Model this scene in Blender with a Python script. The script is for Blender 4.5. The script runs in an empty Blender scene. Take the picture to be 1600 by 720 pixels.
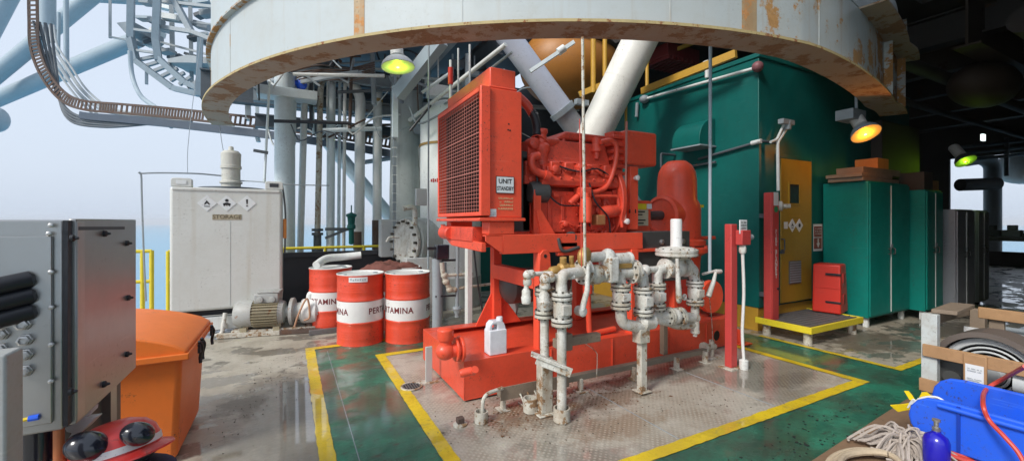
import bpy, bmesh, math, random
from mathutils import Vector, Matrix
R = math.radians
random.seed(7)
scn = bpy.context.scene
COL = scn.collection

# ------------------------------------------------------------------ camera
# World axes: +X runs along the pump skid (right and away), +Y along its short side (left and away).
F, H, HY = 660.0, 1.55, 346.0
TH = math.atan2(348.0, 660.0)
S_, C_ = math.sin(TH), math.cos(TH)
cd = bpy.data.cameras.new('camera'); cam = bpy.data.objects.new('camera', cd); COL.objects.link(cam)
cam.location = (0, 0, H); cam.rotation_euler = (R(90), 0, -TH)
cd.sensor_width = 36; cd.lens = 36 * F / 1600; cd.shift_y = -(360 - HY) / 1600
cd.clip_start = 0.05; cd.clip_end = 20000
scn.camera = cam

# ------------------------------------------------------------------ sky, sun, exposure
w = bpy.data.worlds.new('World'); scn.world = w; w.use_nodes = True
nt = w.node_tree; nt.nodes.clear()
o_ = nt.nodes.new('ShaderNodeOutputWorld'); bg = nt.nodes.new('ShaderNodeBackground')
sky = nt.nodes.new('ShaderNodeTexSky'); sky.sky_type = 'NISHITA'; sky.sun_disc = False
SUN_EL, SUN_AZ = 40.0, 200.0          # azimuth of the sun seen from the deck, degrees from +X towards +Y
sky.sun_elevation = R(SUN_EL); sky.sun_rotation = R(90 - SUN_AZ)
sky.dust_density = 4; sky.air_density = 1.2; sky.ozone_density = 1.0
hsv = nt.nodes.new('ShaderNodeHueSaturation'); hsv.inputs['Saturation'].default_value = 0.45
mixw = nt.nodes.new('ShaderNodeMix'); mixw.data_type = 'RGBA'
mixw.inputs['Factor'].default_value = 0.80
mixw.inputs['B'].default_value = (3.75, 4.3, 5.15, 1)     # even white overcast
nt.links.new(sky.outputs[0], hsv.inputs['Color']); nt.links.new(hsv.outputs[0], mixw.inputs['A'])
nt.links.new(mixw.outputs['Result'], bg.inputs[0]); nt.links.new(bg.outputs[0], o_.inputs[0])
bg.inputs[1].default_value = 0.10
sl = bpy.data.lights.new('sun', 'SUN'); sl.energy = 1.5; sl.angle = R(14); sl.color = (1.0, 0.96, 0.9)
so = bpy.data.objects.new('sun', sl); COL.objects.link(so); so.location = (-20, -20, 30)
sd = Vector((math.cos(R(SUN_EL)) * math.cos(R(SUN_AZ)), math.cos(R(SUN_EL)) * math.sin(R(SUN_AZ)), math.sin(R(SUN_EL))))
so.rotation_euler = sd.to_track_quat('Z', 'Y').to_euler()
scn.view_settings.view_transform = 'Standard'; scn.view_settings.look = 'None'
scn.view_settings.exposure = 1.0; scn.view_settings.gamma = 1
scn.render.engine = 'CYCLES'
scn.cycles.max_bounces = 6; scn.cycles.diffuse_bounces = 4; scn.cycles.glossy_bounces = 3
scn.cycles.use_denoising = True
scn.cycles.sample_clamp_indirect = 6

# ------------------------------------------------------------------ helpers
def at(px, py, u=None, v=None, z=None, Y=None):
    """a point of the place seen at a photo pixel, on the plane X=u, Y=v, Z=z or at a view depth Y"""
    a = (px - 800) / F; b = (HY - py) / F
    d = Vector((a * C_ + S_, -a * S_ + C_, b))
    t = u / d.x if u is not None else v / d.y if v is not None else (z - H) / b if z is not None else Y
    return d * t + Vector((0, 0, H))

def frame_of(axis):
    a = Vector(axis).normalized()
    t = Vector((0, 0, 1)) if abs(a.z) < .9 else Vector((1, 0, 0))
    x = a.cross(t).normalized()
    return x, a.cross(x).normalized(), a

def smooth_path(pts, n=6):
    pts = [Vector(p) for p in pts]
    if len(pts) < 3: return pts
    out = []
    for i in range(len(pts) - 1):
        p0 = pts[i - 1] if i else pts[0] * 2 - pts[1]
        p1, p2 = pts[i], pts[i + 1]
        p3 = pts[i + 2] if i + 2 < len(pts) else p2 * 2 - p1
        for k in range(n):
            t = k / n
            out.append(.5 * ((2 * p1) + (p2 - p0) * t + (2 * p0 - 5 * p1 + 4 * p2 - p3) * t * t + (3 * p1 - p0 - 3 * p2 + p3) * t ** 3))
    return out + [pts[-1]]

def elbow_path(pts, r, n=5):
    """straight runs with rounded corners of radius r"""
    pts = [Vector(p) for p in pts]; out = [pts[0]]
    for i in range(1, len(pts) - 1):
        a, b, c = pts[i - 1], pts[i], pts[i + 1]
        d1, d2 = (a - b), (c - b)
        q = min(r, d1.length * .48, d2.length * .48)
        s, e = b + d1.normalized() * q, b + d2.normalized() * q
        for k in range(n + 1):
            t = k / n
            out.append(s * (1 - t) ** 2 + b * 2 * t * (1 - t) + e * t * t)
    return out + [pts[-1]]

class MB:
    def __init__(s): s.v = []; s.f = []
    def add(s, vs, fs):
        o = len(s.v); s.v += [Vector(p) for p in vs]; s.f += [[i + o for i in f] for f in fs]; return s
    def box(s, x0, x1, y0, y1, z0, z1):
        return s.add([(x0, y0, z0), (x1, y0, z0), (x1, y1, z0), (x0, y1, z0), (x0, y0, z1), (x1, y0, z1), (x1, y1, z1), (x0, y1, z1)],
                     [(3, 2, 1, 0), (4, 5, 6, 7), (0, 1, 5, 4), (1, 2, 6, 5), (2, 3, 7, 6), (3, 0, 4, 7)])
    def beam(s, p, q, wd, ht, up=(0, 0, 1)):
        p, q = Vector(p), Vector(q); a = (q - p).normalized(); u = Vector(up)
        if abs(a.dot(u)) > .98: u = Vector((1, 0, 0))
        x = a.cross(u).normalized() * wd / 2; y = x.cross(a).normalized() * ht / 2
        return s.add([p - x - y, p + x - y, p + x + y, p - x + y, q - x - y, q + x - y, q + x + y, q - x + y],
                     [(3, 2, 1, 0), (4, 5, 6, 7), (0, 1, 5, 4), (1, 2, 6, 5), (2, 3, 7, 6), (3, 0, 4, 7)])
    def ibeam(s, p, q, wd, ht, t=.02, up=(0, 0, 1)):
        p, q = Vector(p), Vector(q); u = Vector(up).normalized()
        s.beam(p, q, t, ht - 2 * t, up)
        for k in (1, -1):
            o = u * k * (ht - t) / 2
            s.beam(p + o, q + o, wd, t, up)
        return s
    def lathe(s, o, axis, prof, n=20, cap=True):
        o = Vector(o); x, y, a = frame_of(axis); vs = []; fs = []
        for (r, h) in prof:
            for k in range(n):
                t = 2 * math.pi * k / n
                vs.append(o + a * h + (x * math.cos(t) + y * math.sin(t)) * r)
        m = len(prof)
        for i in range(m - 1):
            for k in range(n):
                fs.append((i * n + k, i * n + (k + 1) % n, (i + 1) * n + (k + 1) % n, (i + 1) * n + k))
        if cap and len(prof) > 3 and abs(prof[0][1] - prof[-1][1]) < 1e-4 and prof[0][0] > 1e-5 and prof[-1][0] > 1e-5:   # a ring: close the section
            if abs(prof[0][0] - prof[-1][0]) > 1e-5:
                for k in range(n): fs.append(((m - 1) * n + k, (m - 1) * n + (k + 1) % n, (k + 1) % n, k))
            cap = False
        if cap and prof[0][0] > 1e-5: fs.append(list(range(n))[::-1])
        if cap and prof[-1][0] > 1e-5: fs.append([(m - 1) * n + k for k in range(n)])
        return s.add(vs, fs)
    def cyl(s, p, q, r, r1=None, n=16):
        p, q = Vector(p), Vector(q); L = (q - p).length
        return s.lathe(p, q - p, [(r, 0), (r if r1 is None else r1, L)], n)
    def pipe(s, pts, r, n=10):
        pts = [Vector(p) for p in pts]; x = None; vs = []; fs = []; m = len(pts)
        for i, p in enumerate(pts):
            d = (pts[min(i + 1, m - 1)] - pts[max(i - 1, 0)]).normalized()
            if x is None: x = frame_of(d)[0]
            x = (x - d * x.dot(d)).normalized(); y = d.cross(x)
            rr = r[i] if isinstance(r, (list, tuple)) else r
            for k in range(n):
                t = 2 * math.pi * k / n
                vs.append(p + (x * math.cos(t) + y * math.sin(t)) * rr)
        for i in range(m - 1):
            for k in range(n):
                fs.append((i * n + k, i * n + (k + 1) % n, (i + 1) * n + (k + 1) % n, (i + 1) * n + k))
        fs.append(list(range(n))[::-1]); fs.append([(m - 1) * n + k for k in range(n)])
        return s.add(vs, fs)
    def prism(s, pts, off):
        pts = [Vector(p) for p in pts]; off = Vector(off); n = len(pts)
        return s.add(pts + [p + off for p in pts],
                     [list(range(n))[::-1], [n + i for i in range(n)]] + [(i, (i + 1) % n, n + (i + 1) % n, n + i) for i in range(n)])
    def ell(s, c, rx, ry, rz, n=16, m=10, rot=None):
        c = Vector(c); vs = []; fs = []
        for i in range(m + 1):
            ph = math.pi * i / m
            for k in range(n):
                t = 2 * math.pi * k / n
                p = Vector((rx * math.sin(ph) * math.cos(t), ry * math.sin(ph) * math.sin(t), rz * math.cos(ph)))
                vs.append(c + (rot @ p if rot else p))
        for i in range(m):
            for k in range(n):
                fs.append((i * n + k, (i + 1) * n + k, (i + 1) * n + (k + 1) % n, i * n + (k + 1) % n))
        return s.add(vs, fs)
    def quad(s, a, b, c, d): return s.add([a, b, c, d], [(0, 1, 2, 3)])

ORG = {}
def mesh_obj(name, mb, m, parent=None, bevel=0, label=None, loc=None, sharp=38, seg=2, subd=0):
    me = bpy.data.meshes.new(name)
    base = ORG[parent.name] if parent else (Vector(loc) if loc is not None else Vector((0, 0, 0)))
    me.from_pydata([p - base for p in mb.v], [], mb.f); me.update()
    bm = bmesh.new(); bm.from_mesh(me)
    bmesh.ops.remove_doubles(bm, verts=bm.verts, dist=1e-6)
    bmesh.ops.dissolve_degenerate(bm, edges=bm.edges, dist=1e-6)
    if not any(e.is_boundary for e in bm.edges): bmesh.ops.recalc_face_normals(bm, faces=bm.faces)
    bm.to_mesh(me); bm.free()
    me.materials.append(m)
    me.polygons.foreach_set('use_smooth', [True] * len(me.polygons))
    if hasattr(me, 'set_sharp_from_angle'): me.set_sharp_from_angle(angle=R(sharp))
    o = bpy.data.objects.new(name, me); COL.objects.link(o)
    if parent: o.parent = parent
    else: o.location = base
    ORG[o.name] = base
    if bevel:
        b = o.modifiers.new('bevel', 'BEVEL'); b.width = bevel; b.segments = seg; b.limit_method = 'ANGLE'; b.angle_limit = R(40); b.harden_normals = False
    if subd:
        sb = o.modifiers.new('sub', 'SUBSURF'); sb.levels = subd; sb.render_levels = subd
    if label: o['label'] = label
    return o
part = mesh_obj
def thing(name, label, cat, loc, group=None):
    o = bpy.data.objects.new(name, None); COL.objects.link(o); o.location = Vector(loc); o.empty_display_size = .1
    ORG[o.name] = Vector(loc); o['label'] = label; o['category'] = cat
    if group: o['group'] = group
    return o
def base_of(mb):
    xs = [p.x for p in mb.v]; ys = [p.y for p in mb.v]
    return Vector(((min(xs) + max(xs)) / 2, (min(ys) + max(ys)) / 2, min(p.z for p in mb.v)))
def single(name, mb, m, label, cat, group=None, bevel=0, **k):
    o = mesh_obj(name, mb, m, None, bevel, None, base_of(mb), **k); o['label'] = label; o['category'] = cat
    if group: o['group'] = group
    return o
def struct(name, mb, m, bevel=0):
    o = mesh_obj(name, mb, m, None, bevel); o['kind'] = 'structure'; return o

def text_mb(body, size, origin, xd, yd, depth=.002, bold=0.012, align='CENTER', sx=1.0, bend=None, spacing=1.0):
    """lettering as real thin geometry; bend=(centre, radius) wraps it round an upright cylinder"""
    cu = bpy.data.curves.new('t', 'FONT'); cu.body = body; cu.size = size; cu.align_x = align; cu.align_y = 'CENTER'
    cu.offset = bold * size; cu.extrude = 0.0; cu.space_character = spacing; cu.resolution_u = 3
    ob = bpy.data.objects.new('t', cu); COL.objects.link(ob)
    dg = bpy.context.evaluated_depsgraph_get(); me = bpy.data.meshes.new_from_object(ob.evaluated_get(dg))
    bpy.data.objects.remove(ob); bpy.data.curves.remove(cu)
    mb = MB(); o = Vector(origin); xd = Vector(xd).normalized(); yd = Vector(yd).normalized(); nd = xd.cross(yd)
    vs = []
    for vtx in me.vertices:
        x, y = vtx.co.x * sx, vtx.co.y
        if bend:
            c, rad, a0 = bend; t = a0 + x / rad
            vs.append(Vector((c[0] + rad * math.cos(t), c[1] + rad * math.sin(t), o.z + y)))
        else: vs.append(o + xd * x + yd * y + nd * depth)
    fs = [list(p.vertices) for p in me.polygons]
    bpy.data.meshes.remove(me)
    return mb.add(vs, fs)

# ------------------------------------------------------------------ materials
def _n(nt, t, **k):
    n = nt.nodes.new(t)
    for a, b in k.items(): setattr(n, a, b)
    return n
def ramp(nt, src, lo, hi, c0=(0, 0, 0, 1), c1=(1, 1, 1, 1)):
    r = _n(nt, 'ShaderNodeValToRGB'); r.color_ramp.elements[0].position = lo; r.color_ramp.elements[1].position = hi
    r.color_ramp.elements[0].color = c0; r.color_ramp.elements[1].color = c1
    nt.links.new(src, r.inputs[0]); return r.outputs[0]
def noise(nt, co, scale, detail=6, rough=.6, vec=None):
    n = _n(nt, 'ShaderNodeTexNoise'); n.inputs['Scale'].default_value = scale; n.inputs['Detail'].default_value = detail
    n.inputs['Roughness'].default_value = rough
    if vec:
        m = _n(nt, 'ShaderNodeMapping'); m.inputs['Scale'].default_value = vec; nt.links.new(co, m.inputs[0]); co = m.outputs[0]
    nt.links.new(co, n.inputs['Vector']); return n.outputs[0]
def mixc(nt, fac, a, b):
    m = _n(nt, 'ShaderNodeMix', data_type='RGBA')
    for i, v in (('Factor', fac), ('A', a), ('B', b)):
        if hasattr(v, 'is_linked'): nt.links.new(v, m.inputs[i])
        elif i == 'Factor': m.inputs[i].default_value = v
        else: m.inputs[i].default_value = (*v, 1) if len(v) == 3 else v
    return m.outputs['Result']
def mathn(nt, op, a, b=None):
    m = _n(nt, 'ShaderNodeMath', operation=op)
    for i, v in enumerate((a, b)):
        if v is None: continue
        if hasattr(v, 'is_linked'): nt.links.new(v, m.inputs[i])
        else: m.inputs[i].default_value = v
    return m.outputs[0]

def paint(name, col, rough=.42, metal=0.0, rust=0.0, rustc=(.16, .07, .03), dirt=.35, dirtc=None, scale=4.0, bump=.15, streak=0.0, streakc=(.3, .17, .08), rscale=None, coat=0.0, bscale=60, spec=.5, chip=.5, buckle=0.0):
    m = bpy.data.materials.new(name); m.use_nodes = True; nt = m.node_tree; b = nt.nodes['Principled BSDF']
    tc = _n(nt, 'ShaderNodeTexCoord').outputs['Object']
    dirtc = dirtc or tuple(c * .55 + .01 for c in col)
    n1 = noise(nt, tc, scale, 8, .68)
    c = mixc(nt, ramp(nt, n1, .42, .75), col, mixc(nt, dirt, col, dirtc))
    n3 = noise(nt, tc, scale * 9, 5, .7)
    c = mixc(nt, mathn(nt, 'MULTIPLY', ramp(nt, n3, .5, .72), dirt * .6), c, dirtc)
    rg = mathn(nt, 'ADD', mathn(nt, 'MULTIPLY', n1, .25), rough - .12)
    if chip:
        nc = noise(nt, tc, 38, 3, .8); nd = noise(nt, tc, 2.6, 3, .6)
        c = mixc(nt, mathn(nt, 'MULTIPLY', mathn(nt, 'MULTIPLY', ramp(nt, nc, .60, .64), ramp(nt, nd, .48, .60)), chip), c, (.06, .04, .03))
        nsc = noise(nt, tc, 1.0, 3, .5, (3, 3, 60))
        c = mixc(nt, mathn(nt, 'MULTIPLY', mathn(nt, 'MULTIPLY', ramp(nt, nsc, .66, .70), ramp(nt, nd, .40, .55)), chip * .6), c, tuple(min(.8, x * 1.4 + .06) for x in col))
    if streak:
        ns = noise(nt, tc, 1.0, 5, .6, (7, 7, .35))
        c = mixc(nt, mathn(nt, 'MULTIPLY', ramp(nt, ns, .60 - .1 * streak, .74), min(1, streak)), c, streakc)
    if rust:
        n2 = noise(nt, tc, rscale or scale * 1.6, 10, .72)
        k = ramp(nt, n2, .70 - .28 * rust, .73 - .26 * rust)
        rc = mixc(nt, noise(nt, tc, 30, 4), rustc, tuple(x * 2.2 for x in rustc))
        c = mixc(nt, k, c, rc); rg = mathn(nt, 'ADD', rg, mathn(nt, 'MULTIPLY', k, .35))
        if metal: nt.links.new(mathn(nt, 'MULTIPLY', mathn(nt, 'SUBTRACT', 1.0, k), metal), b.inputs['Metallic'])
    elif metal: b.inputs['Metallic'].default_value = metal
    nt.links.new(c, b.inputs['Base Color']); nt.links.new(rg, b.inputs['Roughness'])
    b.inputs['Specular IOR Level'].default_value = spec
    if coat: b.inputs['Coat Weight'].default_value = coat; b.inputs['Coat Roughness'].default_value = .12
    if bump:
        bp = _n(nt, 'ShaderNodeBump'); bp.inputs['Strength'].default_value = bump; bp.inputs['Distance'].default_value = .004
        nt.links.new(noise(nt, tc, bscale, 4), bp.inputs['Height']); nt.links.new(bp.outputs[0], b.inputs['Normal'])
        if buckle:
            b2 = _n(nt, 'ShaderNodeBump'); b2.inputs['Strength'].default_value = .6; b2.inputs['Distance'].default_value = buckle
            nt.links.new(noise(nt, tc, 2.2, 2, .4), b2.inputs['Height']); nt.links.new(bp.outputs[0], b2.inputs['Normal']); nt.links.new(b2.outputs[0], b.inputs['Normal'])
    return m
def flat(name, col, rough=.5, metal=0.0, emit=None, es=1.0):
    m = bpy.data.materials.new(name); m.use_nodes = True; nt = m.node_tree; b = nt.nodes['Principled BSDF']
    tc = _n(nt, 'ShaderNodeTexCoord').outputs['Object']
    c = mixc(nt, ramp(nt, noise(nt, tc, 12, 4), .3, .8), col, tuple(x * .75 for x in col))
    nt.links.new(c, b.inputs['Base Color'])
    b.inputs['Roughness'].default_value = rough; b.inputs['Metallic'].default_value = metal
    if emit: b.inputs['Emission Color'].default_value = (*emit, 1); b.inputs['Emission Strength'].default_value = es
    return m

def floor_mat(name, cols, wet_lo, wet_hi, pscale=.9, tread=False, stain=(.10, .06, .035), stain_k=.5, puddle=None, rough=.5, wetdark=.55, wear=None, cr=.03, spots=()):
    m = bpy.data.materials.new(name); m.use_nodes = True; nt = m.node_tree; b = nt.nodes['Principled BSDF']
    tc = _n(nt, 'ShaderNodeTexCoord').outputs['Object']
    big = noise(nt, tc, .8, 8, .65); mid = noise(nt, tc, 3.2, 9, .7); fine = noise(nt, tc, 26, 6, .75)
    c = mixc(nt, ramp(nt, mid, .35, .68), cols[0], cols[1])
    c = mixc(nt, mathn(nt, 'MULTIPLY', ramp(nt, big, .44, .64), stain_k), c, stain)
    c = mixc(nt, mathn(nt, 'MULTIPLY', ramp(nt, fine, .52, .7), .5), c, tuple(x * .45 for x in cols[1]))
    if wear:
        wn = noise(nt, tc, 5.0, 10, .78, (1, 2.2, 1))
        c = mixc(nt, mathn(nt, 'MULTIPLY', ramp(nt, wn, .56, .62), .85), c, wear)
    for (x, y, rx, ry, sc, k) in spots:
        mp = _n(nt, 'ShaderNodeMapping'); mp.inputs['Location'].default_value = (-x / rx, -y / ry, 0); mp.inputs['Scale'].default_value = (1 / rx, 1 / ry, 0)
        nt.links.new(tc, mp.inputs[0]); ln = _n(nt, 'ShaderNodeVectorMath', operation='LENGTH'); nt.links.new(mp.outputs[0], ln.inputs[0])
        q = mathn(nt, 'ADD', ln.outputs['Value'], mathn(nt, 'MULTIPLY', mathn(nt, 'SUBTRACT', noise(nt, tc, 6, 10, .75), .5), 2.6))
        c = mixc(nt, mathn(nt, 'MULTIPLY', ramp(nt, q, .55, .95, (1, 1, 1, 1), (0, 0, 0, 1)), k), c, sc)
    wet = ramp(nt, noise(nt, tc, pscale, 10, .66, (1, 1.6, 1)), wet_lo, wet_hi)
    for (x, y, rx, ry) in (puddle or []):
        mp = _n(nt, 'ShaderNodeMapping'); mp.inputs['Location'].default_value = (-x / rx, -y / ry, 0); mp.inputs['Scale'].default_value = (1 / rx, 1 / ry, 0)
        nt.links.new(tc, mp.inputs[0]); ln = _n(nt, 'ShaderNodeVectorMath', operation='LENGTH'); nt.links.new(mp.outputs[0], ln.inputs[0])
        q = mathn(nt, 'ADD', ln.outputs['Value'], mathn(nt, 'MULTIPLY', mathn(nt, 'SUBTRACT', mid, .5), 1.1))
        wet = mathn(nt, 'MAXIMUM', wet, ramp(nt, q, .8, 1.0, (1, 1, 1, 1), (0, 0, 0, 1)))
    c = mixc(nt, mathn(nt, 'MULTIPLY', wet, wetdark), c, tuple(x * .35 for x in cols[1]))
    nt.links.new(c, b.inputs['Base Color'])
    nt.links.new(mathn(nt, 'ADD', mathn(nt, 'MULTIPLY', fine, .35), rough - .15), b.inputs['Roughness'])
    nt.links.new(mathn(nt, 'ADD', mathn(nt, 'MULTIPLY', wet, .88), .12), b.inputs['Coat Weight'])
    nt.links.new(mathn(nt, 'ADD', mathn(nt, 'MULTIPLY', mathn(nt, 'SUBTRACT', 1.0, wet), .25), cr), b.inputs['Coat Roughness'])
    b.inputs['Coat IOR'].default_value = 1.85
    hb = mathn(nt, 'ADD', mathn(nt, 'MULTIPLY', fine, .6), mid)
    if tread:
        mp = _n(nt, 'ShaderNodeMapping'); mp.inputs['Rotation'].default_value = (0, 0, R(45)); mp.inputs['Scale'].default_value = (30, 30, 0)
        nt.links.new(tc, mp.inputs[0])
        vo = _n(nt, 'ShaderNodeTexVoronoi', feature='F1'); vo.voronoi_dimensions = '2D'; vo.inputs['Scale'].default_value = 1; vo.inputs['Randomness'].default_value = .05
        nt.links.new(mp.outputs[0], vo.inputs['Vector'])
        d = ramp(nt, vo.outputs['Distance'], .2, .34, (1, 1, 1, 1), (0, 0, 0, 1))
        hb = mathn(nt, 'ADD', hb, mathn(nt, 'MULTIPLY', d, .8))
        wornd = mathn(nt, 'MULTIPLY', d, ramp(nt, mid, .4, .6))
        c2 = mixc(nt, mathn(nt, 'MULTIPLY', wornd, .35), c, tuple(min(1, x * 1.5) for x in cols[0])); nt.links.new(c2, b.inputs['Base Color'])
    bp = _n(nt, 'ShaderNodeBump'); bp.inputs['Strength'].default_value = .35; bp.inputs['Distance'].default_value = .006
    nt.links.new(hb, bp.inputs['Height']); nt.links.new(bp.outputs[0], b.inputs['Normal'])
    cb = _n(nt, 'ShaderNodeBump'); cb.inputs['Strength'].default_value = .02; cb.inputs['Distance'].default_value = .004
    nt.links.new(mathn(nt, 'MULTIPLY', mid, 1.0), cb.inputs['Height']); nt.links.new(cb.outputs[0], b.inputs['Coat Normal'])
    return m

M = {}
M['red'] = paint('fire_red_paint', (.82, .090, .040), .4, dirt=.4, scale=3, bump=.08, coat=.1, streak=.22, streakc=(.36, .045, .025), chip=.7, buckle=.012)
M['engine_red'] = paint('engine_red_paint', (.76, .080, .040), .42, dirt=.5, dirtc=(.2, .02, .015), scale=9, bump=.3, bscale=40, streak=.4, streakc=(.22, .028, .018), chip=.8)
M['skid_red'] = paint('skid_red_paint', (.78, .082, .036), .36, dirt=.35, dirtc=(.32, .05, .03), scale=3.5, bump=.12, streak=.25, streakc=(.33, .05, .03), coat=.2)
M['drum_red'] = paint('drum_red_paint', (.72, .072, .032), .34, dirt=.4, scale=5, bump=.06, coat=.12, chip=.9, buckle=.012, streak=.2, streakc=(.42, .05, .03))
M['post_red'] = paint('faded_red_paint', (.52, .055, .05), .5, dirt=.3, scale=4, bump=.1)
M['box_red'] = paint('box_red_plastic', (.62, .035, .02), .4, dirt=.2, scale=5, bump=.05)
M['white_band'] = paint('drum_white', (.74, .74, .73), .38, dirt=.2, scale=5, bump=.03)
M['ink_dark'] = flat('sign_black_ink', (.015, .013, .014), .6)
M['ink_maroon'] = flat('maroon_lettering', (.16, .018, .022), .5)
M['ink_yellow'] = flat('pale_yellow_lettering', (.72, .55, .28), .6)
M['ink_white'] = flat('white_lettering', (.72, .70, .68), .6)
M['ink_red'] = flat('red_print', (.5, .04, .04), .6)
M['sign_white'] = paint('sign_white_plate', (.70, .72, .72), .45, dirt=.15, bump=0)
M['ring_white'] = paint('girder_white_paint', (.45, .49, .49), .5, rust=.10, rustc=(.22, .11, .04), dirt=.35, dirtc=(.38, .36, .30), scale=1.0, rscale=2.2, bump=.1, streak=.35, streakc=(.36, .28, .18), buckle=.02, chip=.15)
M['ring_mid'] = paint('girder_flaking_paint', (.45, .49, .49), .5, rust=.52, rustc=(.26, .14, .05), dirt=.5, dirtc=(.40, .36, .26), scale=1.4, rscale=2.6, bump=.15, streak=.6, streakc=(.33, .19, .08), buckle=.02)
M['rust_run'] = paint('rust_run', (.42, .30, .17), .6, rust=.55, rustc=(.30, .14, .05), dirt=.5, scale=3, rscale=4, bump=.1, streak=.9, streakc=(.33, .17, .06))
M['ring_end'] = paint('girder_rusty_paint', (.45, .48, .46), .6, rust=.85, rustc=(.22, .11, .035), dirt=.4, scale=2.5, rscale=3.5, bump=.2, streak=.5, streakc=(.3, .16, .07))
M['flange'] = paint('flange_rust', (.36, .27, .19), .75, rust=.66, rustc=(.17, .095, .05), dirt=.6, dirtc=(.36, .33, .29), scale=1.6, rscale=2.6, bump=.35, bscale=25)
M['flange_edge'] = paint('flange_edge_yellowed', (.46, .36, .17), .7, rust=.5, dirt=.5, scale=6, bump=.2)
M['tank'] = paint('tank_offwhite', (.60, .61, .58), .42, rust=.06, dirt=.3, dirtc=(.42, .40, .34), scale=1.8, bump=.06, streak=.35, streakc=(.42, .36, .26))
M['pipe_white'] = paint('pipe_white_paint', (.66, .66, .62), .45, rust=.44, rustc=(.17, .11, .06), dirt=.9, dirtc=(.30, .26, .19), scale=7, rscale=11, bump=.3, streak=.5, streakc=(.30, .21, .12))
M['pipe_dirty'] = paint('pipe_dirty_paint', (.56, .55, .48), .5, rust=.62, rustc=(.15, .09, .045), dirt=.8, dirtc=(.26, .20, .13), scale=8, rscale=10, bump=.3, streak=.6)
M['brass'] = paint('brass_fitting', (.44, .27, .08), .5, metal=.3, rust=.3, dirt=.5, scale=20, bump=.2)
M['bolt'] = paint('bolt_dark', (.10, .09, .075), .55, metal=.4, dirt=.3, scale=30, bump=.1)
M['steel_blue'] = paint('steel_bluegrey', (.68, .76, .78), .5, dirt=.3, dirtc=(.27, .30, .31), scale=2.2, bump=.08, rust=.08, streak=.15)
M['steel_pale'] = paint('steel_pale', (.70, .72, .70), .5, dirt=.35, dirtc=(.38, .36, .32), scale=2.2, bump=.08, rust=.14, streak=.25)
M['steel_mid'] = paint('steel_midgrey', (.27, .31, .335), .55, dirt=.4, scale=2.2, bump=.1, rust=.14)
M['steel_dark'] = paint('steel_dark', (.085, .10, .115), .6, dirt=.5, scale=2.2, bump=.1, rust=.2)
M['brace'] = paint('brace_bluegrey', (.34, .41, .45), .5, dirt=.25, scale=1.2, bump=.05)
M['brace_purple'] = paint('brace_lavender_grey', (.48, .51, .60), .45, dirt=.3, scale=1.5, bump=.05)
M['brace_white'] = paint('brace_white', (.78, .77, .71), .45, dirt=.3, dirtc=(.45, .42, .36), scale=1.5, bump=.05, rust=.10, streak=.2)
M['tray_rust'] = paint('tray_rust', (.10, .066, .052), .75, rust=.6, rustc=(.075, .042, .028), dirt=.5, scale=6, bump=.2)
M['cable_grey'] = paint('cable_grey', (.34, .37, .38), .55, dirt=.3, scale=6, bump=.05)
M['green'] = paint('building_green', (.003, .115, .100), .42, dirt=.45, dirtc=(.003, .06, .055), scale=1.2, bump=.06, spec=.3, buckle=.03, streak=.2, streakc=(.02, .06, .05))
M['teal'] = paint('cabinet_teal', (.003, .215, .175), .42, dirt=.4, dirtc=(.004, .10, .085), scale=2.0, bump=.05, spec=.3, buckle=.03, streak=.2, streakc=(.03, .08, .06))
M['door'] = paint('door_ochre', (.36, .225, .022), .45, dirt=.3, scale=1.6, bump=.06)
M['yellow'] = paint('rail_yellow', (.74, .60, .03), .45, dirt=.25, scale=5, bump=.08)
M['ochre'] = paint('rail_ochre', (.52, .29, .03), .5, dirt=.35, scale=3, bump=.08)
M['orange_bin'] = paint('orange_plastic', (.86, .20, .028), .48, dirt=.3, dirtc=(.55, .15, .04), scale=2, bump=.1, chip=.6, streak=.2, streakc=(.55, .16, .05))
M['orange_tank'] = paint('orange_hull', (.38, .15, .022), .5, dirt=.45, scale=2, bump=.05)
M['stainless'] = paint('stainless', (.40, .40, .39), .32, metal=.8, dirt=.3, dirtc=(.26, .25, .23), scale=1.4, bump=.03, streak=.35, streakc=(.24, .22, .19))
M['chrome'] = paint('chrome', (.50, .50, .49), .4, metal=.9, dirt=.2, scale=8, bump=0)
M['black'] = paint('black_rubber', (.014, .015, .02), .42, dirt=.2, scale=6, bump=.06)
M['gloss_black'] = paint('gloss_black', (.012, .014, .024), .2, dirt=.1, scale=6, bump=.02, coat=.6)
M['tar'] = paint('tarred_steel', (.026, .029, .036), .45, dirt=.4, dirtc=(.06, .06, .065), scale=2.5, bump=.15)
M['core'] = flat('radiator_core', (.020, .010, .010), .6)
M['pink_wire'] = paint('grille_wire', (.42, .155, .12), .5, dirt=.2, scale=8, bump=0)
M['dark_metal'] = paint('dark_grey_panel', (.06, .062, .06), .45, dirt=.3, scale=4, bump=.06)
M['motor_grey'] = paint('motor_grey', (.36, .37, .36), .5, rust=.25, dirt=.5, dirtc=(.26, .23, .17), scale=6, bump=.12)
M['motor_dirty'] = paint('motor_fins_dirty', (.33, .29, .19), .55, rust=.35, dirt=.6, scale=8, bump=.2)
M['jug'] = flat('jug_plastic', (.76, .78, .82), .35)
M['glass'] = flat('dark_glass', (.02, .025, .025), .12)
M['wood'] = paint('pallet_wood', (.40, .23, .11), .7, dirt=.55, dirtc=(.20, .11, .05), scale=3, bump=.4, bscale=14)
M['wood_grey'] = paint('weathered_wood', (.23, .175, .125), .75, dirt=.6, scale=4, bump=.4, bscale=14)
M['plywood'] = paint('plywood_sheet', (.23, .145, .085), .7, dirt=.45, scale=2.5, bump=.15)
M['blue'] = paint('blue_plastic', (.014, .115, .78), .42, dirt=.4, dirtc=(.05, .11, .5), scale=4, bump=.08, chip=.8)
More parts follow.
